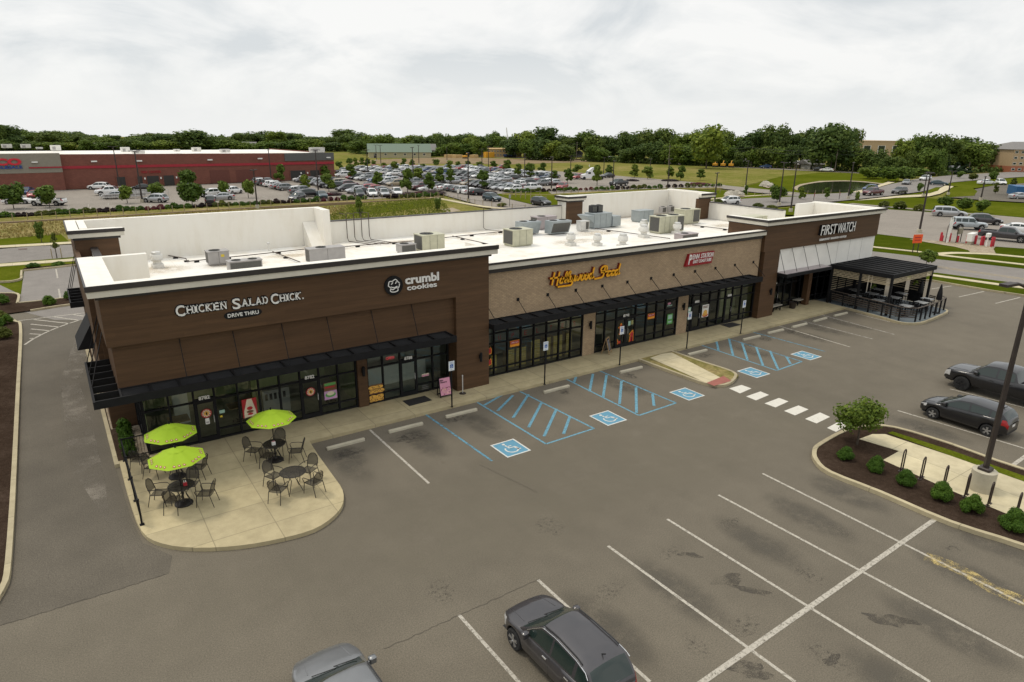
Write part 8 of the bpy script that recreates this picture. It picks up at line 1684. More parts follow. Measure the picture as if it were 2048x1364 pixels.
for i, (x, y, tp, w_) in enumerate(((519, 362, 325, 24), (562, 364, 328, 26), (612, 384, 348, 26), (649, 358, 330, 24), (658, 383, 346, 28), (703, 358, 328, 26), (757, 376, 342, 26), (815, 384, 336, 32), (836, 360, 334, 24), (858, 385, 344, 26), (880, 367, 334, 26), (902, 368, 336, 24), (965, 378, 340, 26), (767, 342, 325, 18), (790, 347, 322, 22), (846, 340, 327, 18), (872, 332, 318, 16), (900, 341, 320, 18), (916, 336, 322, 16), (935, 337, 321, 16), (960, 334, 322, 16), (986, 338, 321, 18), (1014, 341, 319, 22), (1036, 354, 326, 20), (1060, 357, 326, 22), (1085, 344, 325, 20), (1108, 360, 340, 20), (1135, 366, 336, 24), (1154, 347, 329, 22), (1194, 371, 328, 24), (1218, 352, 329, 20), (1269, 355, 328, 24), (1295, 358, 330, 24), (1339, 357, 332, 20), (1361, 360, 331, 22), (1400, 360, 337, 22), (700, 336, 316, 14), (712, 334, 315, 14), (724, 333, 314, 14), (736, 335, 316, 14), (680, 342, 322, 16), (808, 334, 316, 14), (824, 336, 318, 14), (748, 338, 320, 15))):
 px_tree('young' if i % 4 else 'column', 'bright' if i % 3 else 'maple', x, y, tp, w_ * 1.38, 'young pyramidal tree standing between car lines of the warehouse lot' if x < 1120 else 'young pyramidal tree on the right edge of the warehouse lot', T1, i % 3, -0.1, 0.14)
px_tree('column', 'maple', 84, 486, 441, 24, 'dark columnar tree on the bank behind the left road', None, 1); px_tree('young', 'yellow', 114, 516, 462, 26, 'thin sparse young tree tied between stakes by the left road', None, 2, 0, 0.3, 14); px_tree('column', 'bright', 720, 434, 394, 20, 'narrow bright tree behind the rear parapet, left', None, 0); px_tree('column', 'bright', 876, 424, 394, 20, 'narrow bright tree behind the rear parapet, right', None, 1)
px_tree('round', 'bright', 1851, 534, 494, 38, 'round light green tree beyond the pergola', None, 2, 0.02, 0.2, 120, 0.08)
for i, (k, lf, x, y, tp, w_, lb) in enumerate((('broad', 'maple', 1554, 404, 370, 30, 'bushy tree in the planted island by two lamp posts'), ('young', 'maple', 1602, 398, 374, 20, 'young tree right of the planted island'), ('young', 'bright', 1652, 398, 374, 16, 'sparse young tree at the roadside right of the far wing'), ('young', 'bright', 1714, 401, 382, 14, 'sparse young tree on the grass near the junction'), ('young', 'maple', 1491, 389, 370, 14, 'small tree by the boulders'), ('broad', 'maple', 1740, 388, 370, 16, 'small tree at the pond junction'), ('young', 'maple', 1702, 391, 378, 12, 'small tree left of the pond junction'), ('round', 'maple', 1838, 384, 363, 14, 'small round tree between road and footpath'), ('round', 'maple', 1888, 414, 389, 30, 'round lollipop tree on the grass strip, left of three'), ('round', 'maple', 1926, 422, 392, 32, 'round lollipop tree on the grass strip, middle of three'), ('round', 'maple', 1964, 426, 395, 30, 'round lollipop tree on the grass strip, right of three'), ('young', 'yellow', 1990, 388, 364, 14, 'yellowish young tree beside the blue container'), ('young', 'yellow', 2026, 376, 354, 16, 'yellowish young tree at the right photo edge'), ('round', 'maple', 1920, 356, 340, 18, 'round tree before the red barn'), ('round', 'yellow', 1945, 362, 344, 18, 'yellowish tree right of the red barn'), ('round', 'maple', 1986, 362, 340, 18, 'green tree before the hotel'))): px_tree(k, lf, x, y, tp, w_ * 1.15, lb, None, i % 3, -0.05, 0.08)
for i, (x, y, tp, w_, lb) in enumerate(((1768, 414, 399, 18, 'pale flowering bush on the grass strip, left of three'), (1799, 418, 398, 20, 'pale flowering bush on the grass strip, middle of three'), (1838, 422, 405, 18, 'pale flowering bush on the grass strip, right of three'), (1516, 414, 404, 18, 'yellow green bush behind the rear parapet, left'), (1543, 419, 408, 20, 'yellow green bush behind the rear parapet, right'), (1004, 412, 404, 18, 'yellow green bush by the entrance road sign'), (1436, 410, 395, 16, 'leafy bush behind the right roof tower'))): p = at(x, y, -0.03); shrub('yellow', p, w_ * 1.3 / ppm(p), (height_of(x, tp, p)), lb, None, i % 2, 'bush', 60)
# woods on the skyline
prof = [(-60, 244), (0, 245), (60, 248), (110, 258), (160, 262), (205, 265), (240, 270), (305, 262), (345, 259), (400, 258), (430, 262), (470, 268), (535, 253), (570, 265), (600, 264), (640, 268), (690, 260), (725, 268), (765, 265), (800, 272), (850, 268), (900, 265), (960, 265), (1000, 262), (1050, 258), (1095, 252), (1130, 262), (1160, 259), (1200, 262), (1240, 266), (1290, 258), (1320, 252), (1350, 262), (1380, 268), (1415, 250), (1440, 255), (1470, 265), (1520, 248), (1545, 250), (1600, 258), (1650, 250), (1680, 250), (1705, 256), (1722, 284), (1760, 285), (1795, 268), (1830, 257), (1880, 262), (1920, 272), (1950, 284), (2000, 289), (2100, 289)]
front = [(-60, 306), (700, 306), (760, 312), (950, 313), (1000, 318), (1200, 324), (1500, 335), (1650, 340), (1720, 343), (1780, 350), (1880, 352), (1950, 346), (2100, 340)]
rw = random.Random(4)
def zone(x): return 'behind the warehouse store' if x < 690 else ('behind the green roofed hall' if x < 960 else ('behind the meadow' if x < 1480 else ('behind the pond' if x < 1760 else 'between pond and hotel')))
TW = 'trees of the woods on the skyline'
x = -40
while x < 2090:
 yb = interp(front, x); tp = interp(prof, x) + rw.choice((0, 2, 5, 9, 13)) + rw.uniform(-3, 3); back = yb - rw.uniform(3, 9) if x > 700 else rw.uniform(288, 298)
 near_gap = 1715 < x < 1790
 if not near_gap and not (735 < x < 870 and False):
  p = at(x, max(back, 284), -0.3); w_ = rw.uniform(34, 66)
  px_tree(rw.choice(['broad', 'broad', 'wide']), rw.choice(['wood', 'wood', 'wood', 'maple', 'bright']), x, max(back, 284), tp, w_ * 1.15, 'dense dark tree in the wood ' + zone(x), TW, rw.randrange(4), -0.3, 0.05, 110, 0.055)
 x += rw.uniform(15, 24)
x = -40
while x < 2090:                                     # lower front rank
 yb = interp(front, x); tp0 = interp(prof, x); tp = tp0 + (yb - tp0) * rw.uniform(0.28, 0.5)
 if 735 < x < 870: tp = yb - rw.uniform(8, 13) if x > 840 or x < 748 else None
 if 960 < x < 1050: tp = None
 if 1717 < x < 1795: tp = yb - rw.uniform(40, 52)
 if x > 1925 or 1588 < x < 1656 or 1893 < x < 1937 or 1135 < x < 1172 or 1082 < x < 1102 or 1212 < x < 1230: tp = None
 if tp: px_tree(rw.choice(['broad', 'round', 'wide']), rw.choice(['wood', 'maple', 'bright']), x, yb if x > 700 else 303, tp if x > 700 else rw.uniform(276, 286), rw.uniform(34, 56), 'lower green tree at the front of the wood ' + zone(x), TW, rw.randrange(4), -0.3, 0.04, 90, 0.06)
 x += rw.uniform(20, 30)
px_tree('wide', 'bright', 1412, 337, 248, 88, 'tall light green tree rising above the wood behind the meadow', None, 2, -0.3, 0.1, 45, 0.06); px_tree('wide', 'wood', 1660, 342, 247, 110, 'very broad dark tree by the white roofed house', None, 1, -0.3, 0.06, 120, 0.05); px_tree('wide', 'wood', 396, 303, 258, 90, 'broad dome of a dark tree right behind the warehouse store', None, 3, -0.3, 0.05, 120, 0.05)
for i, x in enumerate((1735, 1752, 1776, 1790, 1812, 1835)): px_tree('broad', 'maple', x, 358 - i * 0.5 + 6 * (i in (2, 3, 4)), 332 + (i % 2) * 4, 40, 'bushy tree at the road bend beyond the pond', 'bushy trees at the road bend', i % 4, -0.2, 0.05, 60, 0.09)
for i, x in enumerate((1890, 1912, 1930)): px_tree('cone', 'conifer', x, 350 - i, 318 + 4 * i, 34, 'dark pointed tree beside the hotel', 'dark trees beside the hotel', i, -0.3, 0.03, 60, 0.09)
# far woods that read as one mass
g_ = np.random.default_rng(8); cs = []; rs = []
for ang_ in np.linspace(YAW - 0.80, YAW + 0.80, 420):
 for D in (600, 780):
  cs.append((D * math.sin(ang_) + g_.normal() * 14, D * math.cos(ang_) + g_.normal() * 14, g_.uniform(-4, 0.5))); rs.append(5.2)
V, F = leaf_cloud(cs, rs, 110, 1.7, 12); o = bpy.data.objects.new('distant_wood', np_mesh('distant_wood', V, F, LEAF['wood'])); C.objects.link(o); o['kind'] = 'stuff'; tag(o, 'far belt of woodland along the horizon', 'woodland')
g_ = np.random.default_rng(3); cs = []; rs = []
for px in np.arange(-60, 2110, 7):
 yb = interp(front, px) + 1.0
 if px < 700: yb = 304
 if 735 < px < 865 or 960 < px < 1060 or 1588 < px < 1652 or 1893 < px < 1937 or 1137 < px < 1168: continue
 p = at(px, yb - 1.5, -0.3); cs.append((p.x, p.y, 0.6)); rs.append(2.6 if px < 1500 else 1.8)
V, F = leaf_cloud(cs, rs, 50, 0.8, 13, 0.7); o = bpy.data.objects.new('undergrowth', np_mesh('undergrowth', V, F, LEAF['wood'])); C.objects.link(o); o['kind'] = 'stuff'; tag(o, 'tangled undergrowth along the foot of the woods', 'undergrowth')
# rough grass on bank, swale and meadow
def tufts(name, poly, n, size, leaf, label, seed, z):
 g_ = np.random.default_rng(seed); P = px_poly(poly, z); xs = [p[0] for p in P]; ys = [p[1] for p in P]; pts = []
 while len(pts) < n:
  x_, y_ = g_.uniform(min(xs), max(xs)), g_.uniform(min(ys), max(ys))
  if inside(x_, y_, P): pts.append((x_, y_))
 pts = np.array(pts); k = len(pts); a = g_.uniform(0, 6.28, k); h = size * g_.uniform(0.5, 1.3, k); w_ = size * 0.9
 dx, dy = np.cos(a) * w_ / 2, np.sin(a) * w_ / 2; lx, ly = g_.normal(size=k) * h * 0.3, g_.normal(size=k) * h * 0.3
 V = np.stack([np.stack([pts[:, 0] - dx, pts[:, 1] - dy, np.full(k, z)], 1), np.stack([pts[:, 0] + dx, pts[:, 1] + dy, np.full(k, z)], 1), np.stack([pts[:, 0] + dx * 0.5 + lx, pts[:, 1] + dy * 0.5 + ly, z + h], 1), np.stack([pts[:, 0] - dx * 0.5 + lx, pts[:, 1] - dy * 0.5 + ly, z + h], 1)], 1).reshape(-1, 3)
 o = bpy.data.objects.new(name, np_mesh(name, V, np.arange(len(V)).reshape(-1, 4), LEAF[leaf])); C.objects.link(o); o['kind'] = 'stuff'; tag(o, label, 'grass')
LEAF['straw'] = foliage('leaves_straw', (0.17, 0.145, 0.05), (0.38, 0.31, 0.13)); LEAF['green_grass'] = foliage('leaves_grass', (0.09, 0.125, 0.02), (0.20, 0.225, 0.045))
tufts('bank_grass', [(-200, 462), (0, 450), (125, 442), (420, 422), (690, 413), (690, 430), (125, 470), (-200, 490)], 4000, 0.24, 'straw', 'dry straw coloured grass on the bank behind the left road', 1, -0.05)
tufts('swale_grass', [(640, 444), (690, 412), (735, 406), (868, 397), (885, 402), (900, 420), (900, 434)], 3500, 0.22, 'green_grass', 'rough green grass in the swale behind the rear parapet', 2, -0.05)
# ------------------------------------------------------------------ utility poles and wires
tops = []
for i, (px, py, tp, lb) in enumerate(((1066, 312, 284, 'left of the crane'), (1111, 312, 285, 'right of the crane'), (1153, 318, 283, 'before the grey roofed house'), (1240, 317, 285, 'leaning slightly at the meadow edge'), (1337, 330, 290, 'on the meadow edge right of the tall tree'), (1501, 335, 292, 'left of the white roofed house'), (1669, 344, 298, 'right of the white roofed house'), (1878, 346, 296, 'left of the red barn'), (1936, 345, 324, 'short one right of the red barn'))):
 p = at(px, py, -0.3); h = height_of(px, tp, p) + 0.3; t = thing('utility_pole', 'wooden utility pole ' + lb, 'utility pole', p, 0.7, 'utility poles along the country lane'); MB().tube([(0, 0, 0), (0, 0, h)], 0.17, 7, 0, True, 0.11).build('pole', plain('grey_pole_wood', (0.17, 0.14, 0.11), 0.9), t); MB().box(-1.0, 1.0, -0.06, 0.06, h - 0.7, h - 0.55).build('crossarm', plain('grey_pole_wood', (0.17, 0.14, 0.11)), t)
 if i in (5, 6, 7): MB().lathe([(0.2, 0), (0.2, 0.8)], 10, 0, 'Z', (0.3, 0, h - 2.2)).build('transformer', 'hv_grey', t)
 tops.append(p + Vector((0, 0, h - 0.6)))
t = thing('power_line', 'thin overhead wires strung between the utility poles', 'wire', tops[0])
for dz in (0, -1.1):
 pts = []
 for a, b2 in zip(tops[:-1], tops[1:-1]):
  for k in range(6): u_ = k / 6; pts.append(a + (b2 - a) * u_ + Vector((0, 0, dz - 1.2 * 4 * u_ * (1 - u_) * 0.5)) - tops[0])
 MB().tube(pts, 0.035, 4).build('wire', 'trim', t)
# ------------------------------------------------------------------ houses and other far buildings
def house(name, px0, px1, py, top_wall, top_roof, depth, wall, roof, label, cat='house', hip=0.0, wins=3, z=-0.3, door=True):
 A, B_ = at(px0, py, z), at(px1, py, z); d = B_ - A; L = d.length; ang = math.atan2(d.y, d.x); hw = height_of((px0 + px1) / 2, top_wall, (A + B_) / 2) - z; hr = height_of((px0 + px1) / 2, top_roof, (A + B_) / 2) - z
 t = thing(name, label, cat, A, ang); b = MB(); b.box(0, L, 0, depth, 0, hw)
 if hip == 0: b.add([(0, 0, hw), (0, depth, hw), (0, depth / 2, hr - 0.12), (L, 0, hw), (L, depth, hw), (L, depth / 2, hr - 0.12)], [(0, 2, 1), (3, 4, 5)])
 b.build('wall', wall, t); o_ = 0.5; b = MB()
 b.add([(-o_, -o_, hw - 0.12), (L + o_, -o_, hw - 0.12), (L + o_, depth + o_, hw - 0.12), (-o_, depth + o_, hw - 0.12), (hip * L - o_ * (hip == 0), depth / 2, hr), (L - hip * L + o_ * (hip == 0), depth / 2, hr)], [(0, 1, 5, 4), (2, 3, 4, 5), (1, 2, 5), (3, 0, 4), (0, 3, 2, 1)]); b.build('roof', roof, t)
 for k in range(wins):
  xw = L * (k + 0.7) / (wins + 0.4); f_ = MB().box(xw - 0.06 * L / wins * 2, xw + 0.06 * L / wins * 2, -0.05, 0, hw * 0.42, hw * 0.8).build('window', 'white', t); MB().box(xw - 0.05 * L / wins * 2, xw + 0.05 * L / wins * 2, -0.07, -0.051, hw * 0.46, hw * 0.76).build('pane', 'car_glass', f_)
 if door: MB().box(L * 0.08, L * 0.08 + min(1.2, L * 0.1), -0.05, 0, 0, hw * 0.78).build('door', 'trim', t)
 return t
W = dict(cream=plain('cream_siding', (0.38, 0.34, 0.21), 0.8), greenroof=plain('grey_green_metal_roof', (0.12, 0.165, 0.12), 0.7), greyroof=plain('grey_shingle_roof', (0.19, 0.18, 0.17), 0.85), whiteroof=plain('pale_metal_roof', (0.58, 0.57, 0.55), 0.6), red=plain('barn_red_boards', (0.17, 0.022, 0.022), 0.8), tan=plain('tan_stucco', (0.43, 0.31, 0.18), 0.8), grey=plain('grey_siding', (0.34, 0.33, 0.31), 0.8), dark=plain('dark_brown_roof', (0.09, 0.075, 0.065), 0.85), blue=plain('blue_siding', (0.10, 0.20, 0.26), 0.8), raw=plain('raw_timber', (0.52, 0.36, 0.16), 0.85))
house('hall', 738, 862, 316, 304, 288, 16, W['cream'], W['greenroof'], 'long cream hall with a grey green metal roof beyond the warehouse car park', 'hall', 0.0, 6)
house('house', 486, 512, 303, 293, 284, 9, W['grey'], W['greyroof'], 'grey roofed house just behind the warehouse store roof', wins=2); house('house', 858, 872, 312, 300, 288, 8, W['grey'], W['greyroof'], 'small grey house at the right end of the green roofed hall', wins=1); house('house', 184, 232, 300, 293, 286, 9, W['tan'], W['dark'], 'brown roofed house half hidden behind the warehouse store', wins=2)
house('house', 1141, 1165, 314, 308, 302, 9, W['grey'], W['greyroof'], 'grey roofed house among trees at the meadow edge', wins=2); house('house', 1084, 1100, 312, 305, 298, 8, W['grey'], W['dark'], 'dark roofed cottage among trees right of the crane', wins=1); house('house', 1214, 1228, 317, 313, 310, 6, W['blue'], W['whiteroof'], 'small blue shed at the meadow edge', 'shed', wins=1); house('house', 1362, 1386, 324, 316, 309, 9, W['tan'], W['dark'], 'brown house among trees behind the excavators', wins=2)
house('house', 1596, 1618, 337, 328, 322, 8, plain('pink_grey_siding', (0.34, 0.24, 0.22)), W['whiteroof'], 'pale roofed cottage beside the grey roofed house behind the pond', wins=2); house('house', 1619, 1646, 339, 328, 320, 9, W['grey'], W['greyroof'], 'grey roofed house under the broad dark tree', wins=2); house('house', 1486, 1505, 332, 325, 318, 8, W['grey'], W['greyroof'], 'grey house half hidden at the left foot of the wood behind the pond', wins=1)
house('barn', 1899, 1931, 346, 339, 332, 8, W['red'], W['whiteroof'], 'red barn with a pale metal roof', 'barn', wins=1); house('house', 1824, 1842, 343, 338, 334, 7, W['grey'], W['whiteroof'], 'small white roofed shed among trees left of the red barn', 'shed', wins=1)
def block(name, px0, px1, py, top, depth, wall, label, floors, cols_, z=-0.3, roof=None, cat='building', base=None):
 A, B_ = at(px0, py, z), at(px1, py, z); d = B_ - A; L = d.length; ang = math.atan2(d.y, d.x); h = height_of((px0 + px1) / 2, top, (A + B_) / 2) - z
 t = thing(name, label, cat, A, ang); MB().box(0, L, 0, depth, 0, h).build('wall', wall, t)
 if base: MB().box(-0.04, L + 0.04, -0.06, depth, 0, h * 0.28).build('base_wall', base, t)
 if roof: b = MB(); b.add([(-0.5, -0.5, h), (L + 0.5, -0.5, h), (L + 0.5, depth + 0.5, h), (-0.5, depth + 0.5, h), (depth * 0.4, depth / 2, h * 1.32), (L - depth * 0.4, depth / 2, h * 1.32)], [(0, 1, 5, 4), (2, 3, 4, 5), (1, 2, 5), (3, 0, 4), (0, 3, 2, 1)]); b.build('roof', roof, t)
 else: MB().box(-0.2, L + 0.2, -0.2, depth + 0.2, h, h + 0.4).build('roof_edge', wall, t)
 for f_ in range(floors):
  for c in range(cols_): xw = L * (c + 0.5) / cols_; z0 = h * (f_ + 0.35) / floors; wd = L / cols_ * 0.26; o = MB().box(xw - wd, xw + wd, -0.10, -0.061, z0, z0 + h / floors * 0.42).build('window', 'white', t); MB().box(xw - wd * 0.85, xw + wd * 0.85, -0.12, -0.101, z0 + 0.1, z0 + h / floors * 0.42 - 0.1).build('pane', 'car_glass', o)
 return t
block('hotel', 2018, 2130, 345, 299, 16, W['tan'], 'four storey tan hotel with a dark hipped roof at the right photo edge', 4, 9, roof=W['greyroof'], cat='hotel', base=plain('orange_brick_base', (0.34, 0.12, 0.06), 0.8))
block('office_block', 1716, 1802, 318, 283, 30, W['tan'], 'flat roofed tan building rising behind the trees above the pond', 1, 3)
t = block('building_site_frame', 976, 1043, 314, 299, 14, W['raw'], 'raw timber framed building under construction beside the crane', 2, 12, cat='building site'); block('building_site_wall', 951, 975, 314, 299, 12, W['grey'], 'grey clad end of the unfinished building', 1, 2, cat='building site')
p = at(978, 315, -0.3); k = 20 / ppm(p); t = thing('site_container', 'bright orange yellow container before the unfinished building', 'container', p); M['site_yellow'] = plain('site_yellow', (0.62, 0.30, 0.02), 0.6); MB().box(-k / 2, k / 2, -1.2, 1.2, 0, 2.6).build('box', 'site_yellow', t)
for q in range(5): MB().box(-k / 2 + k * (q + 0.5) / 5 - 0.05, -k / 2 + k * (q + 0.5) / 5 + 0.05, -1.26, -1.2, 0.1, 2.5).build('rib', 'site_yellow', t)
p = at(1020, 315, -0.3); q = at(1012.5, 315, -0.3); ht = height_of(1012.5, 255, q) + 0.3; t = thing('crane', 'mobile crane with a raised white telescopic boom', 'crane', p); MB().box(-3, 3, -1.2, 1.2, 0.6, 1.6).build('chassis', PAINT['blue'], t); MB().box(0.8, 2.4, -1.0, 1.0, 1.6, 2.8).build('cab', PAINT['white'], t); e_ = q - p; MB().tube([(0, 0, 1.8), (e_.x * 0.55, e_.y * 0.55, ht * 0.5)], 0.5, 6, 0, True, 0.42).build('boom', 'white', t); MB().tube([(e_.x * 0.55, e_.y * 0.55, ht * 0.5), (e_.x, e_.y, ht)], 0.32, 6, 0, True, 0.2).build('boom', 'white', t)
for x in (-2.2, -0.8, 0.8, 2.2): MB().lathe([(0.6, -1.3), (0.6, 1.3)], 12, 0, 'Y', (x, 0, 0.6)).build('wheel', 'tyre', t)
for px, py, lb in ((1430, 334, 'orange excavator at the meadow edge, left'), (1446, 334.5, 'orange excavator at the meadow edge, middle'), (1462, 335, 'orange excavator at the meadow edge, right'), (930, 317, 'orange excavator on the building site')):
 p = at(px, py, -0.3); t = thing('excavator', lb, 'excavator', p, 0.5, 'orange excavators'); t.scale = (0.75,) * 3; MB().bbox(-1.4, 1.4, -1.2, 1.2, 0, 0.8, 0.2).build('tracks', 'trim', t); MB().bbox(-1.5, 1.2, -1.1, 1.1, 0.85, 1.9, 0.15).build('house', 'site_yellow', t); MB().box(0.2, 1.2, -1.05, -0.1, 1.9, 2.7).build('cab', 'car_glass', t); MB().bar((1.0, 0.4, 1.5), (3.2, 0.4, 3.2), 0.35, 0.4).build('boom', 'site_yellow', t); MB().bar((3.2, 0.4, 3.2), (4.2, 0.4, 1.0), 0.3, 0.3).build('arm', 'site_yellow', t)
for i, (px, py, lb) in enumerate(((900, 315.5, 'left'), (915, 316, 'second'), (948, 316, 'third'), (1052, 314, 'right'))):
 p = at(px, py, -0.3); t = thing('timber_stack', 'stack of pale timber on the building site, %s' % lb, 'timber', p, 0.3 * i, 'timber stacks on the building site')
 for q in range(4): MB().box(-2.6, 2.6, -1.2 + 0.03 * q, 1.2, 0.38 * q, 0.38 * q + 0.34).build('timber_layer', W['raw'], t)
# ------------------------------------------------------------------ filling-station fittings, signs, boulders, container
M['bollard'] = plain('bollard_red', (0.42, 0.012, 0.025), 0.45); zd2 = zd
for i, (x, y, tp, lb) in enumerate(((872, 512, 402, 'leftmost'), (888, 515, 440, 'second from the left'), (980, 520, 412, 'third from the left'), (1080, 528, 445, 'by the grey box'), (1195, 540, 432, 'left of the white panel'), (1300, 552, 440, 'right of the white panel'), (1372, 568, 452, 'left of the white post box, rear'), (1395, 566, 448, 'left of the white post box, front'), (1500, 585, 460, 'rightmost pair, left'), (1520, 580, 462, 'rightmost pair, right'))):
 q = zd((x, y))[0]; p = at(*q, 0.04); h = height_of(*zd((x, tp))[0], p); t = thing('bollard', 'red guard bollard on the gravel bed, ' + lb, 'bollard', p, 0, 'red bollards on the gravel bed'); MB().lathe([(0.13, 0), (0.13, h - 0.08), (0.09, h)], 14).build('post', 'bollard', t, 40); MB().lathe([(0.20, 0), (0.20, 0.05)], 12).build('foot', 'stop', t, 40)
p = at(*zd((960, 525))[0], 0.04); h = height_of(*zd((955, 215))[0], p); t = thing('vent_pipes', 'white vent pipes in a dark frame on the gravel bed', 'vent pipes', p, 0.2)
for k in range(4): MB().tube([(-0.45 + 0.42 * k, 0, 0), (-0.45 + 0.42 * k, 0, h * (0.92 if k % 2 else 1.0))], 0.05, 6).build('pipe', 'white', t)
b = MB(); [b.bar(a, c, 0.06, 0.06) for a, c in (((-0.75, 0.1, 0), (-0.75, 0.1, h * 0.68)), ((1.05, 0.1, 0), (1.05, 0.1, h * 0.68)), ((-0.75, 0.1, h * 0.68), (1.05, 0.1, h * 0.68)), ((-0.75, 0.1, h * 0.22), (1.05, 0.1, h * 0.22)))]; b.build('frame', 'iron', t)
p = at(*zd((1090, 525))[0], 0.04); t = thing('meter_box', 'olive grey meter box on a dark frame', 'meter box', p, 0.1); MB().box(-0.55, 0.55, -0.15, 0.15, 1.05, 1.75).build('box', plain('olive_grey_box', (0.22, 0.20, 0.14)), t)
for x in (-0.75, 0.75): MB().box(x - 0.04, x + 0.04, -0.04, 0.04, 0, 2.0).build('leg', 'iron', t)
p = at(*zd((1245, 548))[0], 0.04); t = thing('equipment_cabinet', 'low white cabinet between red bollards', 'cabinet', p, 0.1); MB().bbox(-0.85, 0.85, -0.3, 0.3, 0.4, 1.35, 0.03).build('panel', 'white', t); MB().box(-0.75, 0.75, -0.2, 0.2, 0, 0.4).build('base', 'stop', t)
p = at(*zd((1440, 575))[0], 0.04); t = thing('post_box', 'white box on a white post between red bollards', 'box', p, 0.1); MB().box(-0.08, 0.08, -0.08, 0.08, 0, 1.1).build('post', 'white', t); MB().bbox(-0.35, 0.35, -0.2, 0.2, 1.1, 1.55, 0.03).build('box', 'white', t)
M['orange'] = plain('sign_orange', (0.85, 0.10, 0.015), 0.5, 0, 0.04); p = at(*zd((555, 652))[0], 0.03); h = height_of(*zd((570, 428))[0], p); t = thing('road_sign', 'orange roadworks sign on two dark legs by the street', 'sign', p, -0.35)
for x in (-0.32, 0.32): MB().box(x - 0.035, x + 0.035, -0.035, 0.035, 0, h - 0.5).build('leg', 'iron', t)
MB().box(-0.62, 0.62, -0.06, -0.036, h - 0.95, h).build('sign_panel', 'orange', t)
for z in (0.62, 0.32): b = MB(); b.box(-0.4, 0.4, -0.066, -0.061, h - 0.95 + z - 0.05, h - 0.95 + z + 0.05); b.build('lettering', 'bollard', t)
for px, py, tp, lb, m_ in ((916, 398, 378, 'white backed sign on a post by the entrance road', 'white'), (1019, 413, 388, 'pale sign on a post behind the rear parapet', 'hv_grey'), (1627, 401, 385, 'red stop sign left of the road behind the far wing', 'bollard'), (1678, 399, 384, 'red stop sign right of the road behind the far wing', 'bollard'), (1178, 341, 329, 'white notice board at the meadow edge', 'white')):
 p = at(px, py, -0.1); h = height_of(px, tp, p) + 0.1; t = thing('road_sign', lb, 'sign', p, 0.5); MB().tube([(0, 0, 0), (0, 0, h)], 0.05, 6).build('post', 'iron', t); pts = [(0.42 * math.cos(a + PI / 8), 0.42 * math.sin(a + PI / 8)) for a in np.linspace(0, 2 * PI, 9)[:-1]]; b = MB(); b.add([(x, -0.07, h - 0.4 + z) for x, z in pts] + [(x, -0.05, h - 0.4 + z) for x, z in pts], [tuple(range(8)), tuple(reversed(range(8, 16)))] + [(i, i + 8, (i + 1) % 8 + 8, (i + 1) % 8) for i in range(8)]); b.build('sign_panel', m_, t)
p = at(2034, 391, -0.04); t = thing('waste_container', 'blue waste container beside the hotel car park', 'container', p, 0.6); M['cont_blue'] = plain('container_blue', (0.01, 0.09, 0.22), 0.5); MB().box(-3.2, 3.2, -1.2, 1.2, 0.2, 2.1).build('tub', 'cont_blue', t)
for k in range(7): MB().box(-3.0 + k, -2.9 + k, -1.28, -1.2, 0.2, 2.1).build('rib', 'cont_blue', t)
M['boulder'] = plain('pale_boulder', (0.36, 0.33, 0.27), 0.9, 0, 0.3, 4)
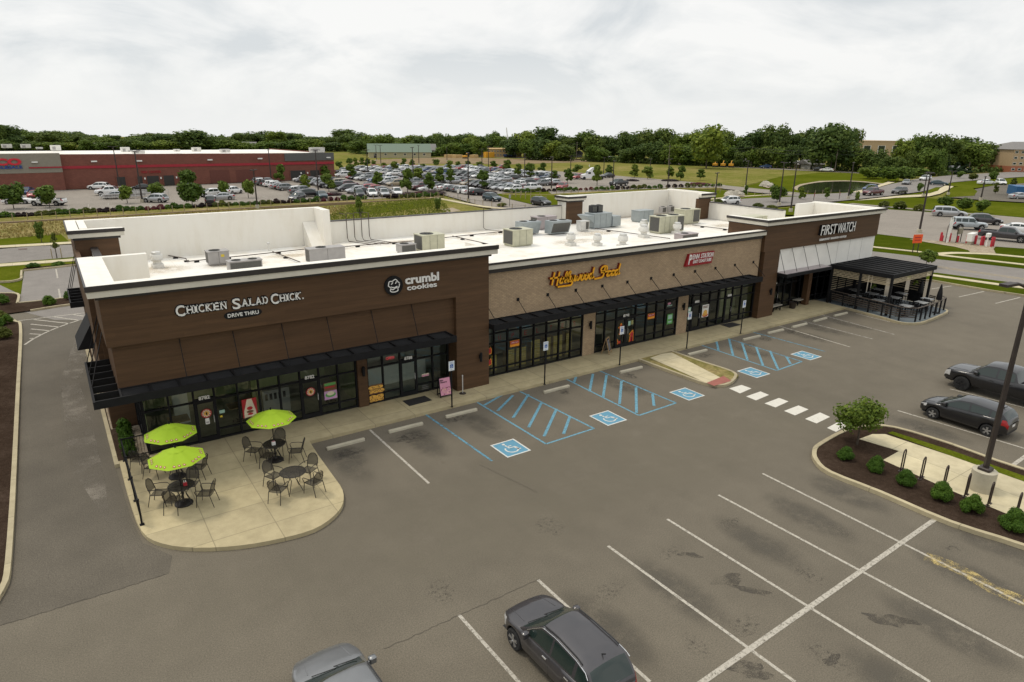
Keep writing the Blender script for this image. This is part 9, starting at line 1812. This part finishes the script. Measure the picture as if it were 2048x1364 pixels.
for i, (px, py, w_, h_, lb) in enumerate(((1462, 391, 3.0, 1.1, 'large pale boulder pile by the roadside, left'), (1473, 389.5, 2.4, 1.0, 'large pale boulder by the roadside, middle'), (1481, 391, 2.0, 0.8, 'pale boulder by the roadside, right'), (1531, 372, 3.0, 1.3, 'pale boulder at the meadow corner'), (1540, 374, 2.4, 1.0, 'small pale boulder at the meadow corner'), (1650, 387, 0.1, 0.1, ''))):
 if not lb: continue
 p = at(px, py, -0.1); g_ = np.random.default_rng(i); b = MB(); n = 12; vs = [(0, 0, h_)];
 for ring, (rr_, zz_) in enumerate(((0.45, 0.9), (0.85, 0.5), (1.0, 0.0))): vs += [(w_ / 2 * rr_ * math.cos(2 * PI * k / n) * g_.uniform(0.75, 1.15), w_ / 2 * rr_ * math.sin(2 * PI * k / n) * g_.uniform(0.75, 1.15), h_ * zz_ * g_.uniform(0.8, 1.1)) for k in range(n)]
 f = [(0, 1 + k, 1 + (k + 1) % n) for k in range(n)] + [(1 + r_ * n + k, 1 + (r_ + 1) * n + k, 1 + (r_ + 1) * n + (k + 1) % n, 1 + r_ * n + (k + 1) % n) for r_ in range(2) for k in range(n)]
 o = b.add(vs, f).build('boulder', 'boulder'); o.location = p; tag(o, lb, 'boulder', 'roadside boulders')
for i, (px, py, w_, leaf) in enumerate(((6, 608, 1.0, 'shrub'), (99, 609, 0.95, 'shrub'), (140, 598, 0.9, 'shrub'), (13, 648, 0.9, 'shrub'), (8, 677, 1.0, 'yellow'), (-6, 655, 0.9, 'shrub'), (4, 638, 0.8, 'yellow'))):
 p = at(px, py, 0.1); shrub(leaf, p, w_, w_ * 0.85, ['round shrub at the bed corner on the far left', 'round shrub in the mulch bed across the lane', 'round shrub under the rear side canopy', 'round shrub in the left bed near the lane end', 'pale green shrub in the left bed nearest the lane', 'round shrub in the left bed at the photo edge', 'yellow green shrub at the top of the left bed'][i], 'shrubs along the lane', i % 2, 'shrub', 120)
for i, (px, py) in enumerate(((67, 535), (118, 532))): p = at(px, py, 0); shrub('shrub', p, 1.3, 0.5, ['low spreading shrub in the roadside mulch, left', 'low spreading shrub in the roadside mulch, right'][i], None, i, 'shrub', 80)
for i, (px, py) in enumerate(((105, 517), (124, 516))): p = at(px, py, 0); o = MB().box(-0.04, 0.04, -0.04, 0.04, 0, 1.0).build('tree_stake', 'post_wood'); o.location = p; tag(o, ['wooden stake left of the thin young tree', 'wooden stake right of the thin young tree'][i], 'stake')
struct(MB().sheet(px_poly([(36, 497), (54, 495.5), (54, 498), (37, 499)]), -0.03).build('road_grate', plain('rusty_grate', (0.09, 0.04, 0.03))))
